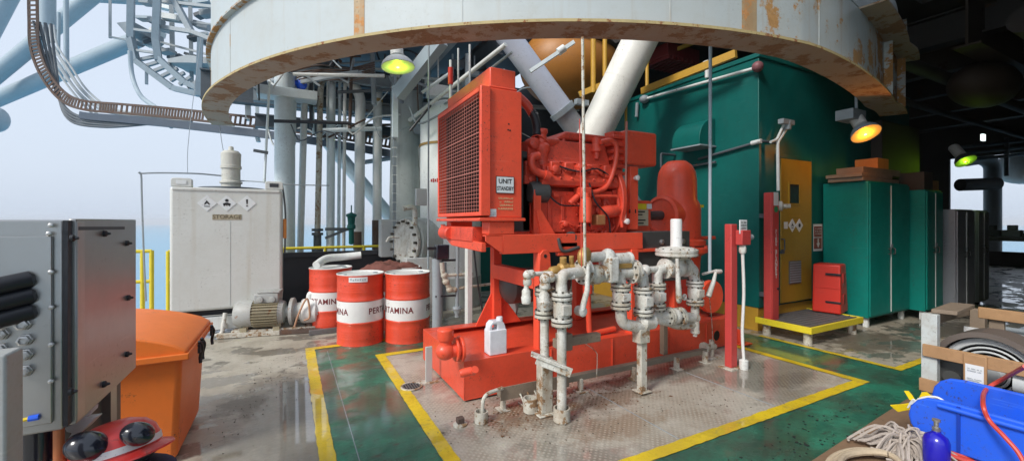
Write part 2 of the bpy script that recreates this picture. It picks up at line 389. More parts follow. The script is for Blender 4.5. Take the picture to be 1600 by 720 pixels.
M['blue_bottle'] = paint('blue_gloss', (.012, .010, .42), .25, dirt=.1, scale=6, bump=0, coat=.5)
M['rope'] = paint('rope_fibre', (.52, .42, .29), .85, dirt=.5, scale=30, bump=.6, bscale=120)
M['mop'] = paint('mop_cotton', (.45, .39, .34), .9, dirt=.5, scale=20, bump=.5, bscale=90)
M['hose_red'] = paint('hose_red', (.56, .06, .04), .45, dirt=.25, scale=10, bump=.05)
M['strap'] = paint('strap_yellow', (.80, .58, .01), .5, dirt=.2, scale=10, bump=.05)
M['grating'] = paint('grating_steel', (.17, .165, .165), .5, metal=.4, rust=.2, dirt=.4, scale=6, bump=.1)
M['concrete_col'] = paint('grey_leg', (.46, .50, .48), .6, dirt=.4, dirtc=(.24, .25, .24), scale=1.0, bump=.1, streak=.45, streakc=(.22, .23, .22))
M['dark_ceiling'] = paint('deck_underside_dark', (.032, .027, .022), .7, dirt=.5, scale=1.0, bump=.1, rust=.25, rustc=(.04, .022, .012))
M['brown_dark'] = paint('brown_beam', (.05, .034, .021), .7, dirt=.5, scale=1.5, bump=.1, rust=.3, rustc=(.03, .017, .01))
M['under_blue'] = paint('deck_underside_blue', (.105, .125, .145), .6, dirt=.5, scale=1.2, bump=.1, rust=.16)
M['navy'] = paint('navy_cloth', (.018, .017, .06), .8, dirt=.3, scale=8, bump=.2)
M['hat_red'] = paint('hat_red', (.62, .035, .03), .35, dirt=.15, scale=10, bump=0, coat=.3)
M['kraft'] = paint('kraft_card', (.42, .22, .09), .75, dirt=.3, scale=5, bump=.1)
M['orange_card'] = paint('orange_box', (.62, .22, .045), .6, dirt=.2, scale=5, bump=.05)
M['rag'] = paint('rust_brown_cloth', (.17, .06, .045), .85, dirt=.5, scale=7, bump=.4, bscale=30)
M['grey_plastic'] = paint('grey_plastic', (.50, .52, .52), .5, dirt=.3, scale=5, bump=.05)
M['marking'] = floor_mat('yellow_marking', [(.72, .53, .015), (.62, .44, .012)], .50, .62, 1.2, stain=(.36, .25, .04), stain_k=.35, puddle=[(.25, 3.6, .3, .8)], rough=.5, wetdark=.12, wear=(.42, .33, .06))
M['floor'] = floor_mat('wet_deck', [(.46, .43, .355), (.33, .305, .25)], .515, .545, 1.7, stain=(.22, .18, .125), stain_k=.55, spots=[(6.6, 2.7, .9, .55, (.085, .07, .05), .85), (8.2, 2.5, 1.2, .45, (.07, .06, .045), .9), (-.45, 2.75, .16, .7, (.07, .062, .052), .85), (-.30, 4.2, .3, .35, (.13, .115, .09), .7), (-.1, 4.7, .3, .25, (.12, .10, .08), .6), (-.2, 3.5, .25, .25, (.12, .11, .09), .6)], puddle=[(.05, 3.75, .34, 1.0), (-.30, 3.2, .3, .4)], rough=.5, wetdark=.62)  # first two dark spots put the right-hand deck's shade into the colour
M['walk'] = floor_mat('green_walkway', [(.020, .22, .135), (.012, .10, .066)], .46, .54, 1.1, stain=(.040, .044, .032), stain_k=.6, puddle=[(.75, 3.7, .3, .5)], rough=.42, wetdark=.3, cr=.11, wear=(.045, .042, .03))
M['tread'] = floor_mat('tread_plate', [(.46, .435, .37), (.33, .30, .245)], .50, .58, .9, tread=True, spots=[(1.75, 2.95, .5, .28, (.17, .095, .05), .8), (2.5, 2.85, .5, .2, (.15, .09, .05), .7), (3.3, 3.12, 1.0, .14, (.09, .065, .045), .8), (2.2, 2.45, .5, .2, (.22, .15, .09), .6), (4.3, 2.4, .5, .15, (.10, .08, .06), .5)], stain=(.21, .15, .095), stain_k=.55, puddle=[(4.3, 2.6, .7, .4)], rough=.5, wetdark=.4)

def emit_lamp(kind, p, power, col, r=.06):
    l = bpy.data.lights.new(kind, 'POINT'); l.energy = power; l.color = col; l.shadow_soft_size = r
    o = bpy.data.objects.new(kind, l); COL.objects.link(o); o.location = p; return o
# ================================================================== SETTING
sea_m = bpy.data.materials.new('sea_water'); sea_m.use_nodes = True
_nt = sea_m.node_tree; _b = _nt.nodes['Principled BSDF']
_b.inputs['Base Color'].default_value = (.16, .36, .50, 1); _b.inputs['Roughness'].default_value = .35
_tc = _n(_nt, 'ShaderNodeTexCoord').outputs['Object']; _bp = _n(_nt, 'ShaderNodeBump'); _bp.inputs['Strength'].default_value = .6; _bp.inputs['Distance'].default_value = 1.0
_nt.links.new(noise(_nt, _tc, .12, 6, .6), _bp.inputs['Height']); _nt.links.new(_bp.outputs[0], _b.inputs['Normal'])
mb = MB(); mb.quad((-3900, -3900, -22), (3900, -3900, -22), (3900, 3900, -22), (-3900, 3900, -22)); struct('sea', mb, sea_m)
hz = bpy.data.materials.new('haze_air'); hz.use_nodes = True; _nt = hz.node_tree; _nt.nodes.remove(_nt.nodes['Principled BSDF'])
_pv = _n(_nt, 'ShaderNodeVolumePrincipled'); _pv.inputs['Color'].default_value = (.93, .96, 1.0, 1); _pv.inputs['Density'].default_value = .00040
_nt.links.new(_pv.outputs[0], _nt.nodes['Material Output'].inputs['Volume'])
mb = MB().box(-4000, 4000, -4000, 4000, -23, 14); o = mesh_obj('haze', mb, hz); o['kind'] = 'stuff'

mb = MB(); mb.box(-6, 26, -7, 9.4, -.25, 0); struct('deck_floor', mb, M['floor'])
# painted walkway round the pump plate: four butted sheets, 4 mm up
mb = MB()
def sheet(x0, x1, y0, y1, z): mb.quad((x0, y0, z), (x1, y0, z), (x1, y1, z), (x0, y1, z))
sheet(.26, .88, -6, 5.62, .004); sheet(.88, 4.95, 5.07, 5.62, .004); sheet(.88, 5.6, -6, 1.99, .004)
sheet(4.95, 5.6, 1.99, 5.62, .004); sheet(5.6, 14, -6, 1.99, .004)
struct('walkway', mb, M['walk'])
mb = MB(); sheet(.98, 4.85, 2.09, 4.97, .004); struct('deck_plate', mb, M['tread'])
mb = MB()
_lr = random.Random(6)
def line(x0, x1, y0, y1):
    lx = (x1 - x0) > (y1 - y0); L = (x1 - x0) if lx else (y1 - y0); n = max(2, int(L / .05)); A = []
    for i in range(n + 1):
        t = i / n; j0, j1 = [_lr.gauss(0, .0025) if 0 < i < n else 0 for _ in (0, 1)]
        A.append(((x0 + L * t, y0 + j0, .009), (x0 + L * t, y1 + j1, .009)) if lx else ((x1 + j1, y0 + L * t, .009), (x0 + j0, y0 + L * t, .009)))
    for p, q in zip(A[:-1], A[1:]): mb.quad(p[0], q[0], q[1], p[1])
line(.17, .27, -5, 5.72); line(.27, 1.25, 5.62, 5.72)
line(.88, .98, 1.99, 5.07); line(.98, 4.95, 4.97, 5.07); line(.98, 4.95, 1.99, 2.09); line(4.85, 4.95, 2.09, 4.97)
line(5.6, 5.68, 2.07, 3.5); line(5.6, 9.0, 1.99, 2.07)
struct('floor_marking', mb, M['marking'])
# plate seams
mb = MB()
for (x0, x1, y0, y1) in ((.40, .405, -4, 5.5), (2.45, 2.456, 2.1, 3.3), (3.6, 3.606, 2.1, 3.0)): mb.box(x0, x1, y0, y1, .003, .0065)
struct('deck_seam', mb, M['steel_mid'])

# ------------------------------------------------------------------ curved plate girder overhead
CX, CY = 5.0, 8.33
def ring_pts(Rr, a0, a1, n=72):
    out = []
    for i in range(n + 1):
        a = a0 + (a1 - a0) * i / n
        t = max(0, (a + 96) / 38)                       # straightens towards its right end
        k = Rr - (.13 * math.sin(min(1, t * 1.15) * math.pi) if a > -96 else 0) + (.22 * max(0, (a + 66) / 8) if a > -66 else 0) + .045 * math.sin(max(0, min(1, (-96 - a) / 60)) * math.pi)
        out.append((CX + k * math.cos(R(a)), CY + k * math.sin(R(a))))
    return out
def ring_band(mb, r0, r1, z0, z1, a0=-184, a1=-58):
    A, B = ring_pts(r0, a0, a1), ring_pts(r1, a0, a1); n = len(A); vs = []; fs = []
    for (p, q) in zip(A, B): vs += [(*p, z0), (*q, z0), (*q, z1), (*p, z1)]
    for i in range(n - 1):
        for k in range(4): fs.append((i * 4 + k, i * 4 + (k + 1) % 4, i * 4 + 4 + (k + 1) % 4, i * 4 + 4 + k))
    fs += [(3, 2, 1, 0), tuple((n - 1) * 4 + k for k in range(4))]
    mb.add(vs, fs); return mb
g = thing('ring_girder', 'large curved white girder with a rusty lower flange, arching above the red pump', 'girder', (CX, CY - 6, 3.2))
part('web', ring_band(MB(), 6.03, 6.07, 3.222, 4.0, -184, -102), M['ring_white'], g)
part('web', ring_band(MB(), 6.03, 6.07, 3.222, 4.0, -102, -75), M['ring_mid'], g, label='flaking right half of the girder web')
part('rust_streak', ring_band(MB(), 6.071, 6.0725, 3.222, 3.99, -137.0, -135.9), M['rust_run'], g)
part('rust_streak', ring_band(MB(), 6.071, 6.0725, 3.222, 3.6, -103.2, -101.6), M['rust_run'], g)
part('rust_streak', ring_band(MB(), 6.071, 6.0725, 3.4, 3.7, -170.6, -170.0), M['rust_run'], g)
part('web', ring_band(MB(), 6.03, 6.07, 3.222, 4.0, -75, -58), M['ring_end'], g, label='rust-eaten end of the girder web')
part('lower_flange', ring_band(MB(), 5.85, 6.17, 3.198, 3.219), M['flange'], g)
part('flange_edge', ring_band(MB(), 6.171, 6.179, 3.197, 3.222), M['flange_edge'], g)
part('upper_flange', ring_band(MB(), 5.85, 6.13, 4.0, 4.022, -184, -120), M['ring_end'], g)
part('upper_flange', ring_band(MB(), 5.85, 6.32, 4.0, 4.022, -82, -58), M['flange'], g)
part('web', ring_band(MB(), 6.03, 6.07, 4.022, 4.8, -184, -58), M['ring_white'], g, label='upper strake of the girder web')
for a in (-158, -127, -110, -93): part('weld_seam', ring_band(MB(), 6.068, 6.0735, 3.222, 3.998, a, a + .12), M['ring_mid'], g)
for a in (-60, -68.5):
    p0 = ring_pts(6.07, a, a + .1, 1)[0]; p1 = ring_pts(6.165, a, a + .1, 1)[0]
    mb = MB().beam((*[(p0[k] + p1[k]) / 2 for k in (0, 1)], 3.22), (*[(p0[k] + p1[k]) / 2 for k in (0, 1)], 3.998), .018, .095, (p1[0] - p0[0], p1[1] - p0[1], 0))
    part('stiffener', mb, M['ring_end'], g, .002)
pe = ring_pts(6.1, -58.5, -58, 1)[0]
mb = MB(); q0 = ring_pts(6.05, -66, -65, 1)[0]
mb.prism([(pe[0], pe[1], 4.02), (q0[0], q0[1], 4.02), (q0[0] + .3, q0[1] + .1, 4.75), (pe[0] + .55, pe[1] + .25, 4.75)], (.012, .03, 0))
part('knee_bracket', mb, M['ring_end'], g, .002)
mb = MB().beam((pe[0], pe[1] - .02, 4.03), (pe[0] + .6, pe[1] + .22, 4.85), .16, .02); part('bracket_flange', mb, M['ring_end'], g, .002)

# ------------------------------------------------------------------ decks overhead and far structure
mb = MB()
mb.box(8.9, 26, -7, 9.3, 5.0, 5.2); mb.box(5.6, 8.9, 2.9, 12, 5.0, 5.2)
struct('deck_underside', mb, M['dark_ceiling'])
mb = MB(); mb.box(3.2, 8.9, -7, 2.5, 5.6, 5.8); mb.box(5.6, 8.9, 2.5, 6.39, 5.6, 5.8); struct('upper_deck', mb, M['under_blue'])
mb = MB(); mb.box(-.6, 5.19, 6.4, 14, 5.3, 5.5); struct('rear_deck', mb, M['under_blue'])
for i, x in enumerate((9.6, 11.4, 13.4, 15.6, 18.0)):
    mb = MB().ibeam((x, -6.5, 4.72), (x, 9.2, 4.72), .26, .5, .03)
    single('ceiling_beam', mb, M['brown_dark'] if i % 2 else M['dark_ceiling'], ['first dark beam under the deck beyond the end of the white girder', 'second beam under the dark deck, brownish, beyond the girder end', 'third beam under the dark deck at upper right', 'fourth beam under the dark deck, brownish, far along the row', 'farthest of the beams under the dark deck at upper right'][i], 'beam', 'beams under the dark deck')
mb = MB().ibeam((8.9, 2.4, 4.55), (24, 2.4, 4.55), .3, .8, .03); single('deck_girder', mb, M['brown_dark'], 'long dark brown girder running away under the right-hand deck', 'girder')
for i, (v, z, r) in enumerate(((3.0, 4.05, .10), (3.5, 3.75, .06), (1.7, 4.1, .16))):
    mb = MB().cyl((8.2, v, z), (20, v, z), r, n=14)
    single('ceiling_pipe', mb, M['dark_ceiling'], ['dark pipe slung under the deck right of the orange lamp', 'thin dark pipe under the deck above the cabinets', 'thick dark duct under the deck in the upper right corner'][i], 'pipe', 'pipes under the dark deck')
mb = MB(); mb.ell((10.4, 2.6, 3.85), .75, .42, .36); single('air_receiver', mb, M['brown_dark'], 'dark rounded vessel slung under the deck beyond the girder end', 'vessel')
mb = MB(); mb.box(3.4, 26, -3.2, -3.05, 0, 5.0); single('unseen_shade_wall', mb, M['dark_ceiling'], 'unseen dark wall added to keep light off the right-hand deck', 'wall')  # added out of view to darken the right-hand deck
single('unseen_shade_block', MB().box(5.7, 7.4, -3.04, 1.05, 0, 5.55), M['dark_ceiling'], 'unseen dark block added right of the timber crate to shade the cabinets', 'module', bevel=.02)  # added out of view to block light from the cabinet fronts
mb = MB(); mb.box(22, 22.15, -3.05, 3.3, 0, 5.0); mb.box(22, 22.15, 3.3, 6.4, 3.9, 5.0); mb.box(22, 22.15, 6.4, 9.6, 0, 5.0); mb.box(22, 22.15, 3.3, 6.4, 0, .5)  # stretch beyond the view added to shut out daylight; the opening is real
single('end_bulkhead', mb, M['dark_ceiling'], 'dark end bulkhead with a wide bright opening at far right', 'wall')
# beams and trays under the deck behind the pump
BB = 'beams under the deck behind the pump'
spec = [((-.6, 10.0, 4.75), (3.2, 10.0, 4.75), .2, .4, 'deep blue-grey beam high under the deck, behind the cable bundle', 'steel_dark'),
        ((-.6, 9.35, 3.95), (2.6, 9.35, 3.95), .2, .25, 'blue-grey beam on top of the row of standing pipes', 'steel_mid'),
        ((-1.6, 10.6, 4.35), (7, 10.6, 4.35), .25, .6, 'far deep beam behind the standing pipes', 'steel_dark'),
        ((.6, 5.8, 4.75), (.6, 12, 4.75), .2, .4, 'cross beam under the deck left of the yellow-green lamp', 'steel_dark'),
        ((2.4, 5.8, 4.75), (2.4, 12, 4.75), .2, .4, 'cross beam under the deck above the white vessel', 'steel_mid'),
        ((3.3, 6.8, 4.75), (3.3, 12, 4.75), .2, .4, 'cross beam under the deck above the diesel engine', 'steel_dark'),
        ((-.6, 9.8, 3.55), (4.2, 9.8, 3.55), .2, .26, 'lower dark beam crossing behind the standing pipes', 'steel_dark'),
        ((-.2, 9.0, 4.45), (4.2, 9.0, 4.45), .12, .25, 'slender grey beam behind the lamp', 'steel_mid')]
for (p, q, wd, ht, lab, m) in spec:
    single('deck_beam', MB().ibeam(p, q, wd, ht, .025), M[m], lab, 'beam', BB)
# diagonal box brace near the lamp
mb = MB().beam(at(690, 62, Y=6.6), at(622, 148, Y=7.2), .16, .22); single('box_brace', mb, M['brace'], 'pale blue box-section brace slanting down behind the yellow-green lamp', 'brace')
for i, (a, b, r, m) in enumerate([((560, 255, 9.4), (690, 235, 9.0), .05, 'steel_mid'), ((640, 165, 9.0), (760, 175, 9.0), .10, 'steel_mid'), ((648, 200, 8.6), (700, 205, 8.6), .13, 'steel_mid'),
        ((640, 188, 7.8), (790, 70, 6.2), .035, 'steel_pale'), ((660, 190, 7.9), (800, 82, 6.3), .02, 'cable_grey'), ((610, 118, 8.4), (735, 128, 8.4), .03, 'steel_pale'), ((420, 128, 8.6), (575, 118, 8.6), .07, 'steel_mid'), ((395, 160, 10.2), (560, 175, 10.2), .09, 'steel_mid')]):
    mb = MB().cyl(at(a[0], a[1], Y=a[2]), at(b[0], b[1], Y=b[2]), r, n=12)
    single('overhead_pipe', mb, M[m], ['long thin grey pipe low under the deck behind the vertical pipes', 'thick grey pipe above the white vessel', 'short fat grey pipe just left of the white vessel top', 'pale pipe slanting up over the radiator', 'thin conduit slanting up beside the pale pipe over the radiator', 'pale slim pipe right of the lamp', 'grey pipe over the heads of the standing pipes', 'far grey pipe behind the thick white column'][i], 'pipe', 'pipes under the deck behind the pump')
# bundle of cable trays below the girder
mb = MB()
for k in range(7):
    y0 = 104 + k * 3.2
    mb.pipe(smooth_path([at(455 + k * 3, y0 + 8, Y=7.6), at(500, y0 - 2 + (k % 3) * 4, Y=7.5), at(545, y0 + 3, Y=7.4), at(585, y0 - 6, Y=7.2)]), .014, 6)
single('cable_bundle', mb, M['tray_rust'], 'tangled brown and grey cable bundle under the girder left of the lamp', 'cables')
mb = MB()
for s in (0, 1): mb.beam(at(470 + 6 * s, 128, Y=7.4), at(560 + 12 * s, 112, Y=7.3), .03, .06)
for p in ((478, 118, 500, 135), (520, 116, 545, 130), (553, 92, 545, 128)): mb.beam(at(p[0], p[1], Y=7.35), at(p[2], p[3], Y=7.4), .035, .035)
single('tray_hanger', mb, M['steel_mid'], 'small pale steel hanger frame holding the cable bundle', 'bracket')
random.seed(11)
for i in range(9):   # junction clutter hung under the deck
    px, py = 655 + i * 13 + random.uniform(-6, 6), 110 + random.uniform(-15, 55)
    p = at(px, py, Y=8.2 + random.uniform(-.5, .8)); sz = random.uniform(.08, .2)
    mb = MB().box(p.x - sz, p.x + sz, p.y - sz * .6, p.y + sz * .6, p.z - sz * .6, p.z + sz * .5); mb.cyl((p.x, p.y, p.z + sz * .5), (p.x, p.y, 4.6), .015, n=8)
    mb.beam((p.x - sz, p.y, p.z), (p.x + random.uniform(.4, .9), p.y + .2, p.z + random.uniform(-.3, .4)), .03, .05)
    single('junction_box', mb, M[random.choice(['steel_mid', 'steel_dark', 'steel_pale'])], 'small junction box hung among the pipes under the deck, above the radiator', 'box', 'junction boxes under the deck', bevel=.006)
rc_ = random.Random(44)
for i in range(52):
    x0 = rc_.uniform(400, 770); y0 = rc_.uniform(88, 215); Y_ = rc_.uniform(6.9, 9.6); k = i % 4
    if k == 0: pts = [at(x0, y0, Y=Y_), at(x0 + rc_.uniform(60, 170), y0 + rc_.uniform(-8, 8), Y=Y_ + .2)]
    elif k == 1: pts = smooth_path([at(x0, y0 - 20, Y=Y_), at(x0 + 15, y0 + rc_.uniform(5, 25), Y=Y_), at(x0 + rc_.uniform(30, 60), y0 - 10, Y=Y_), at(x0 + 90, y0 + rc_.uniform(-20, 20), Y=Y_)], 5)
    elif k == 2: pts = [at(x0, 85, Y=Y_), at(x0 + rc_.uniform(-4, 4), y0 + 25, Y=Y_)]
    else: pts = [at(x0, y0, Y=Y_), at(x0 + rc_.uniform(30, 70), y0 - rc_.uniform(25, 60), Y=Y_)]
    single('service_pipe', MB().pipe(pts, rc_.choice([.012, .02, .03, .045]) * (.6 if k == 1 else 1), 8), M[rc_.choice(['steel_mid', 'steel_dark', 'steel_pale', 'steel_blue', 'tray_rust', 'black'])], 'slender pipe or cable in the crowded tangle under the deck behind the girder', 'pipe', 'pipes and cables tangled under the deck')
# light fittings along the far side: the small round hangers of the row of pipes
# ------------------------------------------------------------------ standing pipes at the deck edge
col = thing('round_column', 'thickest pale grey-blue round column right of the storage tank', 'column', at(445, 392, v=9.0))
part('shaft', MB().cyl(at(445, 400, v=9.0) + Vector((0, 0, -1.6)), at(445, 118, v=9.0), .175, n=24), M['steel_blue'], col)
c0 = at(445, 145, v=9.0); part('cap_plate', MB().box(c0.x - .45, c0.x + .55, c0.y - .2, c0.y + .2, c0.z - .12, c0.z + .05), M['steel_blue'], col, .01)
PG = 'pipes standing along the deck edge'
for i, (x0, x1, y0, y1, wpx, m, lab) in enumerate([
    (461, 459, 115, 226, 5.5, 'steel_blue', 'short pipe ending in mid-air just right of the thick column'),
    (477, 469, 118, 392, 9.5, 'steel_pale', 'pale slightly leaning pipe, first full-length one right of the thick column'),
    (486, 486, 122, 200, 5, 'steel_dark', 'short black pipe hanging behind the blue valve'),
    (501, 496, 132, 365, 8.5, 'pipe_dirty', 'stained pipe with a rusty top and a dark flanged valve at its foot'),
    (518, 516, 126, 392, 12, 'steel_blue', 'blue-grey pipe in the middle of the standing row'),
    (531, 529, 120, 392, 5, 'steel_blue', 'thin pipe, left one of the slim pair'),
    (539, 537, 120, 392, 5, 'steel_pale', 'thin spotted pipe, right one of the slim pair'),
    (563, 561, 140, 392, 15.5, 'steel_pale', 'thick pale pipe with an elbow at its top'),
    (590, 589, 145, 392, 14, 'steel_pale', 'thick pale pipe with a brown clamp near its top')]):
    p, q = at(x1, y1, v=9.15 + .05 * (i % 3)), at(x0, y0, v=9.15 + .05 * (i % 3)); r = wpx / 2 * (p - Vector((0, 0, H))).length / F / 1.06
    if y1 > 380: p = p + (p - q).normalized() * 1.2
    t = thing('standing_pipe', lab, 'pipe', p, PG)
    mb = MB(); pts = [p, q]
    if i == 7: pts = [p, q + Vector((0, 0, -.05)), q + Vector((-.35, .0, .25))]
    if i in (3, 4, 8): pts = [p, q, q + Vector((.1, .3, .25))]
    mb.pipe(elbow_path(pts, .25), r, 14); part('pipe_run', mb, M[m], t)
    if i == 3:
        mb = MB()
        for k in (0, .1, .42, .5): mb.cyl(p + Vector((0, 0, -.45 + k)), p + Vector((0, 0, -.40 + k)), r * 1.9, n=14)
        mb.cyl(p + Vector((0, 0, -.75)), p + Vector((0, 0, 0)), r * 1.3, n=12); part('flanged_valve', mb, M['steel_dark'], t)
    if i in (7, 8):
        part('rust_wrap', MB().cyl(p + Vector((0, 0, 1.23)), p + Vector((0, 0, 1.85 if i == 8 else 1.6)), r * 1.03, n=14), M['tray_rust'], t)
    if i == 8: part('clamp', MB().cyl(at(590, 160, v=9.25), at(590, 155, v=9.25), r * 1.15, n=14), M['brass'], t)
p = at(471, 132, v=9.0); mb = MB().ell(p, .10, .09, .11); mb.cyl(p + Vector((-.2, 0, .02)), p + Vector((.05, 0, 0)), .05, n=10)
single('blue_valve', mb, M['blue'], 'small bright blue valve actuator high beside the thick column', 'valve')
p = at(549, 345, v=8.9); t = thing('green_valve', 'dark green valve standing on the yellow rail between the pipes', 'valve', p)
part('body', MB().lathe(p + Vector((0, 0, -.15)), (0, 0, 1), [(.02, -.32), (.05, -.3), (.05, -.02), (.08, 0), (.08, .06), (.065, .08), (.075, .22), (.10, .24), (.10, .28), (.05, .30), (.012, .32), (.012, .46)], 14), M['green'], t)
mb = MB().beam(at(508, 372, v=8.9), at(548, 356, v=8.9), .03, .05); mb.beam(at(508, 358, v=8.95), at(550, 358, v=8.95), .04, .06); part('link_bar', mb, M['steel_dark'], t)
# leaning brace and light pole
mb = MB().cyl(at(490, 195, v=10.2), at(648, 385, v=9.6), .145, n=18); single('diagonal_brace', mb, M['steel_blue'], 'blue-grey diagonal brace leaning behind the standing pipes', 'brace')
t = thing('conduit_pole', 'slim grey pole with conduit standing left of the white vessel', 'pole', at(616, 400, v=7.6))
a, b = at(616, 402, v=7.6), at(617, 118, v=7.6)
mb = MB().beam(a, b, .05, .05); part('post', mb, M['steel_mid'], t)
mb = MB().beam(at(617, 215, v=7.55), at(617, 135, v=7.55), .10, .09); part('tray_section', mb, M['steel_blue'], t)
for k in range(16): q = a.lerp(b, .1 + k * .05); part('clip', MB().box(q.x - .04, q.x + .04, q.y - .035, q.y + .035, q.z, q.z + .012), M['steel_pale'], t)
# tall grey leg and white vessel behind
lp = at(636, 420, v=9.0); mb = MB().lathe((lp.x, lp.y, -.2), (0, 0, 1), [(.36, 0), (.36, 2.4), (.34, 3.2), (.34, 4.8)], 28); single('platform_leg', mb, M['concrete_col'], 'broad grey round platform leg between the pole and the white vessel', 'leg')
mb = MB().prism([at(655, 228, v=8.6), at(666, 228, v=8.6), at(690, 420, v=8.6), at(668, 420, v=8.6)], (0, .12, 0)); single('leg_brace', mb, M['steel_pale'], 'pale tapered plate leaning against the grey leg', 'brace')
t = thing('white_vessel', 'tall white domed vessel standing behind the radiator', 'vessel', (2.68, 7.55, 0))
part('shell', MB().lathe((2.68, 7.55, 0), (0, 0, 1), [(.56, .0), (.56, 3.45), (.53, 3.58), (.45, 3.68), (.3, 3.75), (.0, 3.79)], 40), paint('vessel_white', (.82, .85, .83), .42, dirt=.2, dirtc=(.5, .5, .47), scale=1.2, bump=.04, streak=.2, streakc=(.5, .47, .42)), t)
part('skirt', MB().lathe((2.68, 7.55, 0), (0, 0, 1), [(.57, .02), (.57, .55)], 40), M['concrete_col'], t)
tx = at(668, 262, v=7.04); d = Vector((.885, -.466, 0))
mk = MB()
for k in range(9):
    a_ = R(214 + k * 4.2); q = Vector((2.68 + .563 * math.cos(a_), 7.55 + .563 * math.sin(a_), 2.27)); e_ = Vector((-math.sin(a_), math.cos(a_), 0))
    mk.beam(q - e_ * .014, q + e_ * .014, .004, .05 + .02 * (k % 2))
part('lettering', mk, M['ink_red'], t)
part('strap', MB().lathe((2.68, 7.55, 2.92), (0, 0, 1), [(.565, 0), (.575, .0), (.575, .04), (.565, .04)], 40), M['brass'], t)
p = at(658, 308, v=6.9); single('switch_box', MB().box(p.x - .09, p.x + .09, p.y - .04, p.y + .06, p.z - .14, p.z + .14), M['grey_plastic'], 'small pale grey switch box on the left flank of the white vessel', 'box', bevel=.01)
# horizontal vessel with blind flange
fc = at(634, 378, v=7.3); ax = Vector((-.93, -.35, 0)).normalized()
t = thing('flanged_drum', 'grey horizontal vessel with a white bolted blind flange, behind the fourth drum', 'vessel', (fc.x + .4, fc.y, 0))
part('shell', MB().cyl(fc - ax * .05, fc - ax * .9, .42, n=32), M['concrete_col'], t)
part('blind_flange', MB().lathe(fc - ax * .02, ax, [(.40, 0), (.40, .05), (.30, .055), (.0, .06)], 32), M['pipe_white'], t)
part('flange_ring', MB().lathe(fc - ax * .12, ax, [(.43, 0), (.43, .06), (.3, .065)], 32), M['concrete_col'], t)
x_, y_, _ = frame_of(ax)
for k in range(16):
    q = fc + (x_ * math.cos(k * math.pi / 8) + y_ * math.sin(k * math.pi / 8)) * .355
    part('bolt', MB().cyl(q + ax * .02, q + ax * .085, .024, n=6), M['bolt'], t)
part('saddle', MB().box(fc.x - .05, fc.x + .95, fc.y - .25, fc.y + .25, 0, fc.z - .36), M['steel_mid'], t)
mb = MB().pipe(elbow_path([at(630, 326, v=7.1), at(648, 322, v=7.1), at(649, 395, v=7.1)], .25), .045, 12); part('vent_pipe', mb, M['pipe_white'], t)
mb = MB().pipe(elbow_path([at(604, 378, v=7.1), at(608, 370, v=7.1), at(624, 371, v=7.1)], .1), .02, 10); part('sample_tube', mb, M['pipe_white'], t)
p = at(613, 370, v=7.9); single('control_cabinet', MB().box(p.x - .22, p.x + .22, p.y - .1, p.y + .15, p.z - .36, p.z + .32), M['grey_plastic'], 'plain pale grey cabinet left of the bolted blind flange', 'cabinet', bevel=.01)
p = at(656, 402, v=7.0); single('small_plinth', MB().box(p.x - .25, p.x + .2, p.y - .1, p.y + .2, 0, p.z), M['steel_pale'], 'low pale block under the bolted blind flange', 'plinth', bevel=.01)
# tarred low bulwark, rail above
mb = MB().box(-.22, 1.95, 8.2, 8.3, 0, .98); mb.box(-.22, 1.95, 8.14, 8.2, .93, 1.02); single('bulwark', mb, M['tar'], 'low black bulwark behind the drums and the storage tank', 'wall', bevel=.008)
def rail(name, lab, posts, zs, r, m, grp):
    t = thing(name, lab, 'railing', (*posts[0], 0), grp)
    for z in zs: part('rail', MB().pipe([(p[0], p[1], z) for p in posts], r, 10), m, t)
    for p in posts: part('post', MB().cyl((p[0], p[1], 0), (p[0], p[1], max(zs) + .01), r * 1.1, n=10), m, t)
    return t
rail('handrail', 'yellow handrail running above the black bulwark behind the pipes', [(-.1, 8.7), (.6, 8.7), (1.3, 8.7), (1.9, 8.7)], (1.06,), .026, M['yellow'], 'yellow railings at the deck edge')
a_, b_ = at(204, 392, v=9.2), at(237, 392, v=9.2)
rail('handrail', 'yellow railing with two bars between the steel cabinet and the storage tank', [(-3.1, 9.2), (-2.55, 9.2), (b_.x - .12, 9.2), (b_.x, 9.2)], (a_.z - .01, a_.z - .52), .03, M['yellow'], 'yellow railings at the deck edge')
c_ = at(263, 392, v=9.2); rail('handrail', 'single yellow rail post beside the left edge of the storage tank', [(c_.x, 9.2), (c_.x + .45, 9.2)], (c_.z - .01, c_.z - .5), .03, M['yellow'], 'yellow railings at the deck edge')
# ------------------------------------------------------------------ big diagonal pipes behind the engine
pb1, pb2 = at(768, 22, Y=6.4), at(922, 232, Y=6.9); d_ = (pb2 - pb1)
t = thing('pipe_brace', 'lavender-grey pipe slanting down to the right behind the radiator', 'pipe', pb2)
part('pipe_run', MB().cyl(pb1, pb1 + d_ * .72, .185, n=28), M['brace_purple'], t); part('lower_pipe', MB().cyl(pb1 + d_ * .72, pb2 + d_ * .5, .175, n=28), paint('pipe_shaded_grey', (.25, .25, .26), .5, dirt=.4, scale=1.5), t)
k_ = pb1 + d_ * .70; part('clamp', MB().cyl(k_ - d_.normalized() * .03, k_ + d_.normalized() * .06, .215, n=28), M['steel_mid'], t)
part('clamp_lug', MB().box(k_.x + .1, k_.x + .34, k_.y - .26, k_.y - .18, k_.z + .05, k_.z + .14), M['steel_mid'], t, .01)
pw1, pw2 = at(1016, 30, Y=6.4), at(926, 215, Y=6.7); d2 = pw2 - pw1
t = thing('pipe_brace', 'thick cream-white pipe slanting down to the left above the engine', 'pipe', pw2)
part('pipe_run', MB().cyl(pw1, pw2 + d2 * .4, .265, n=32), M['brace_white'], t)
part('weld_ring', MB().cyl(pw1 + d2 * .5, pw1 + d2 * .508, .268, n=32), M['brace_white'], t)
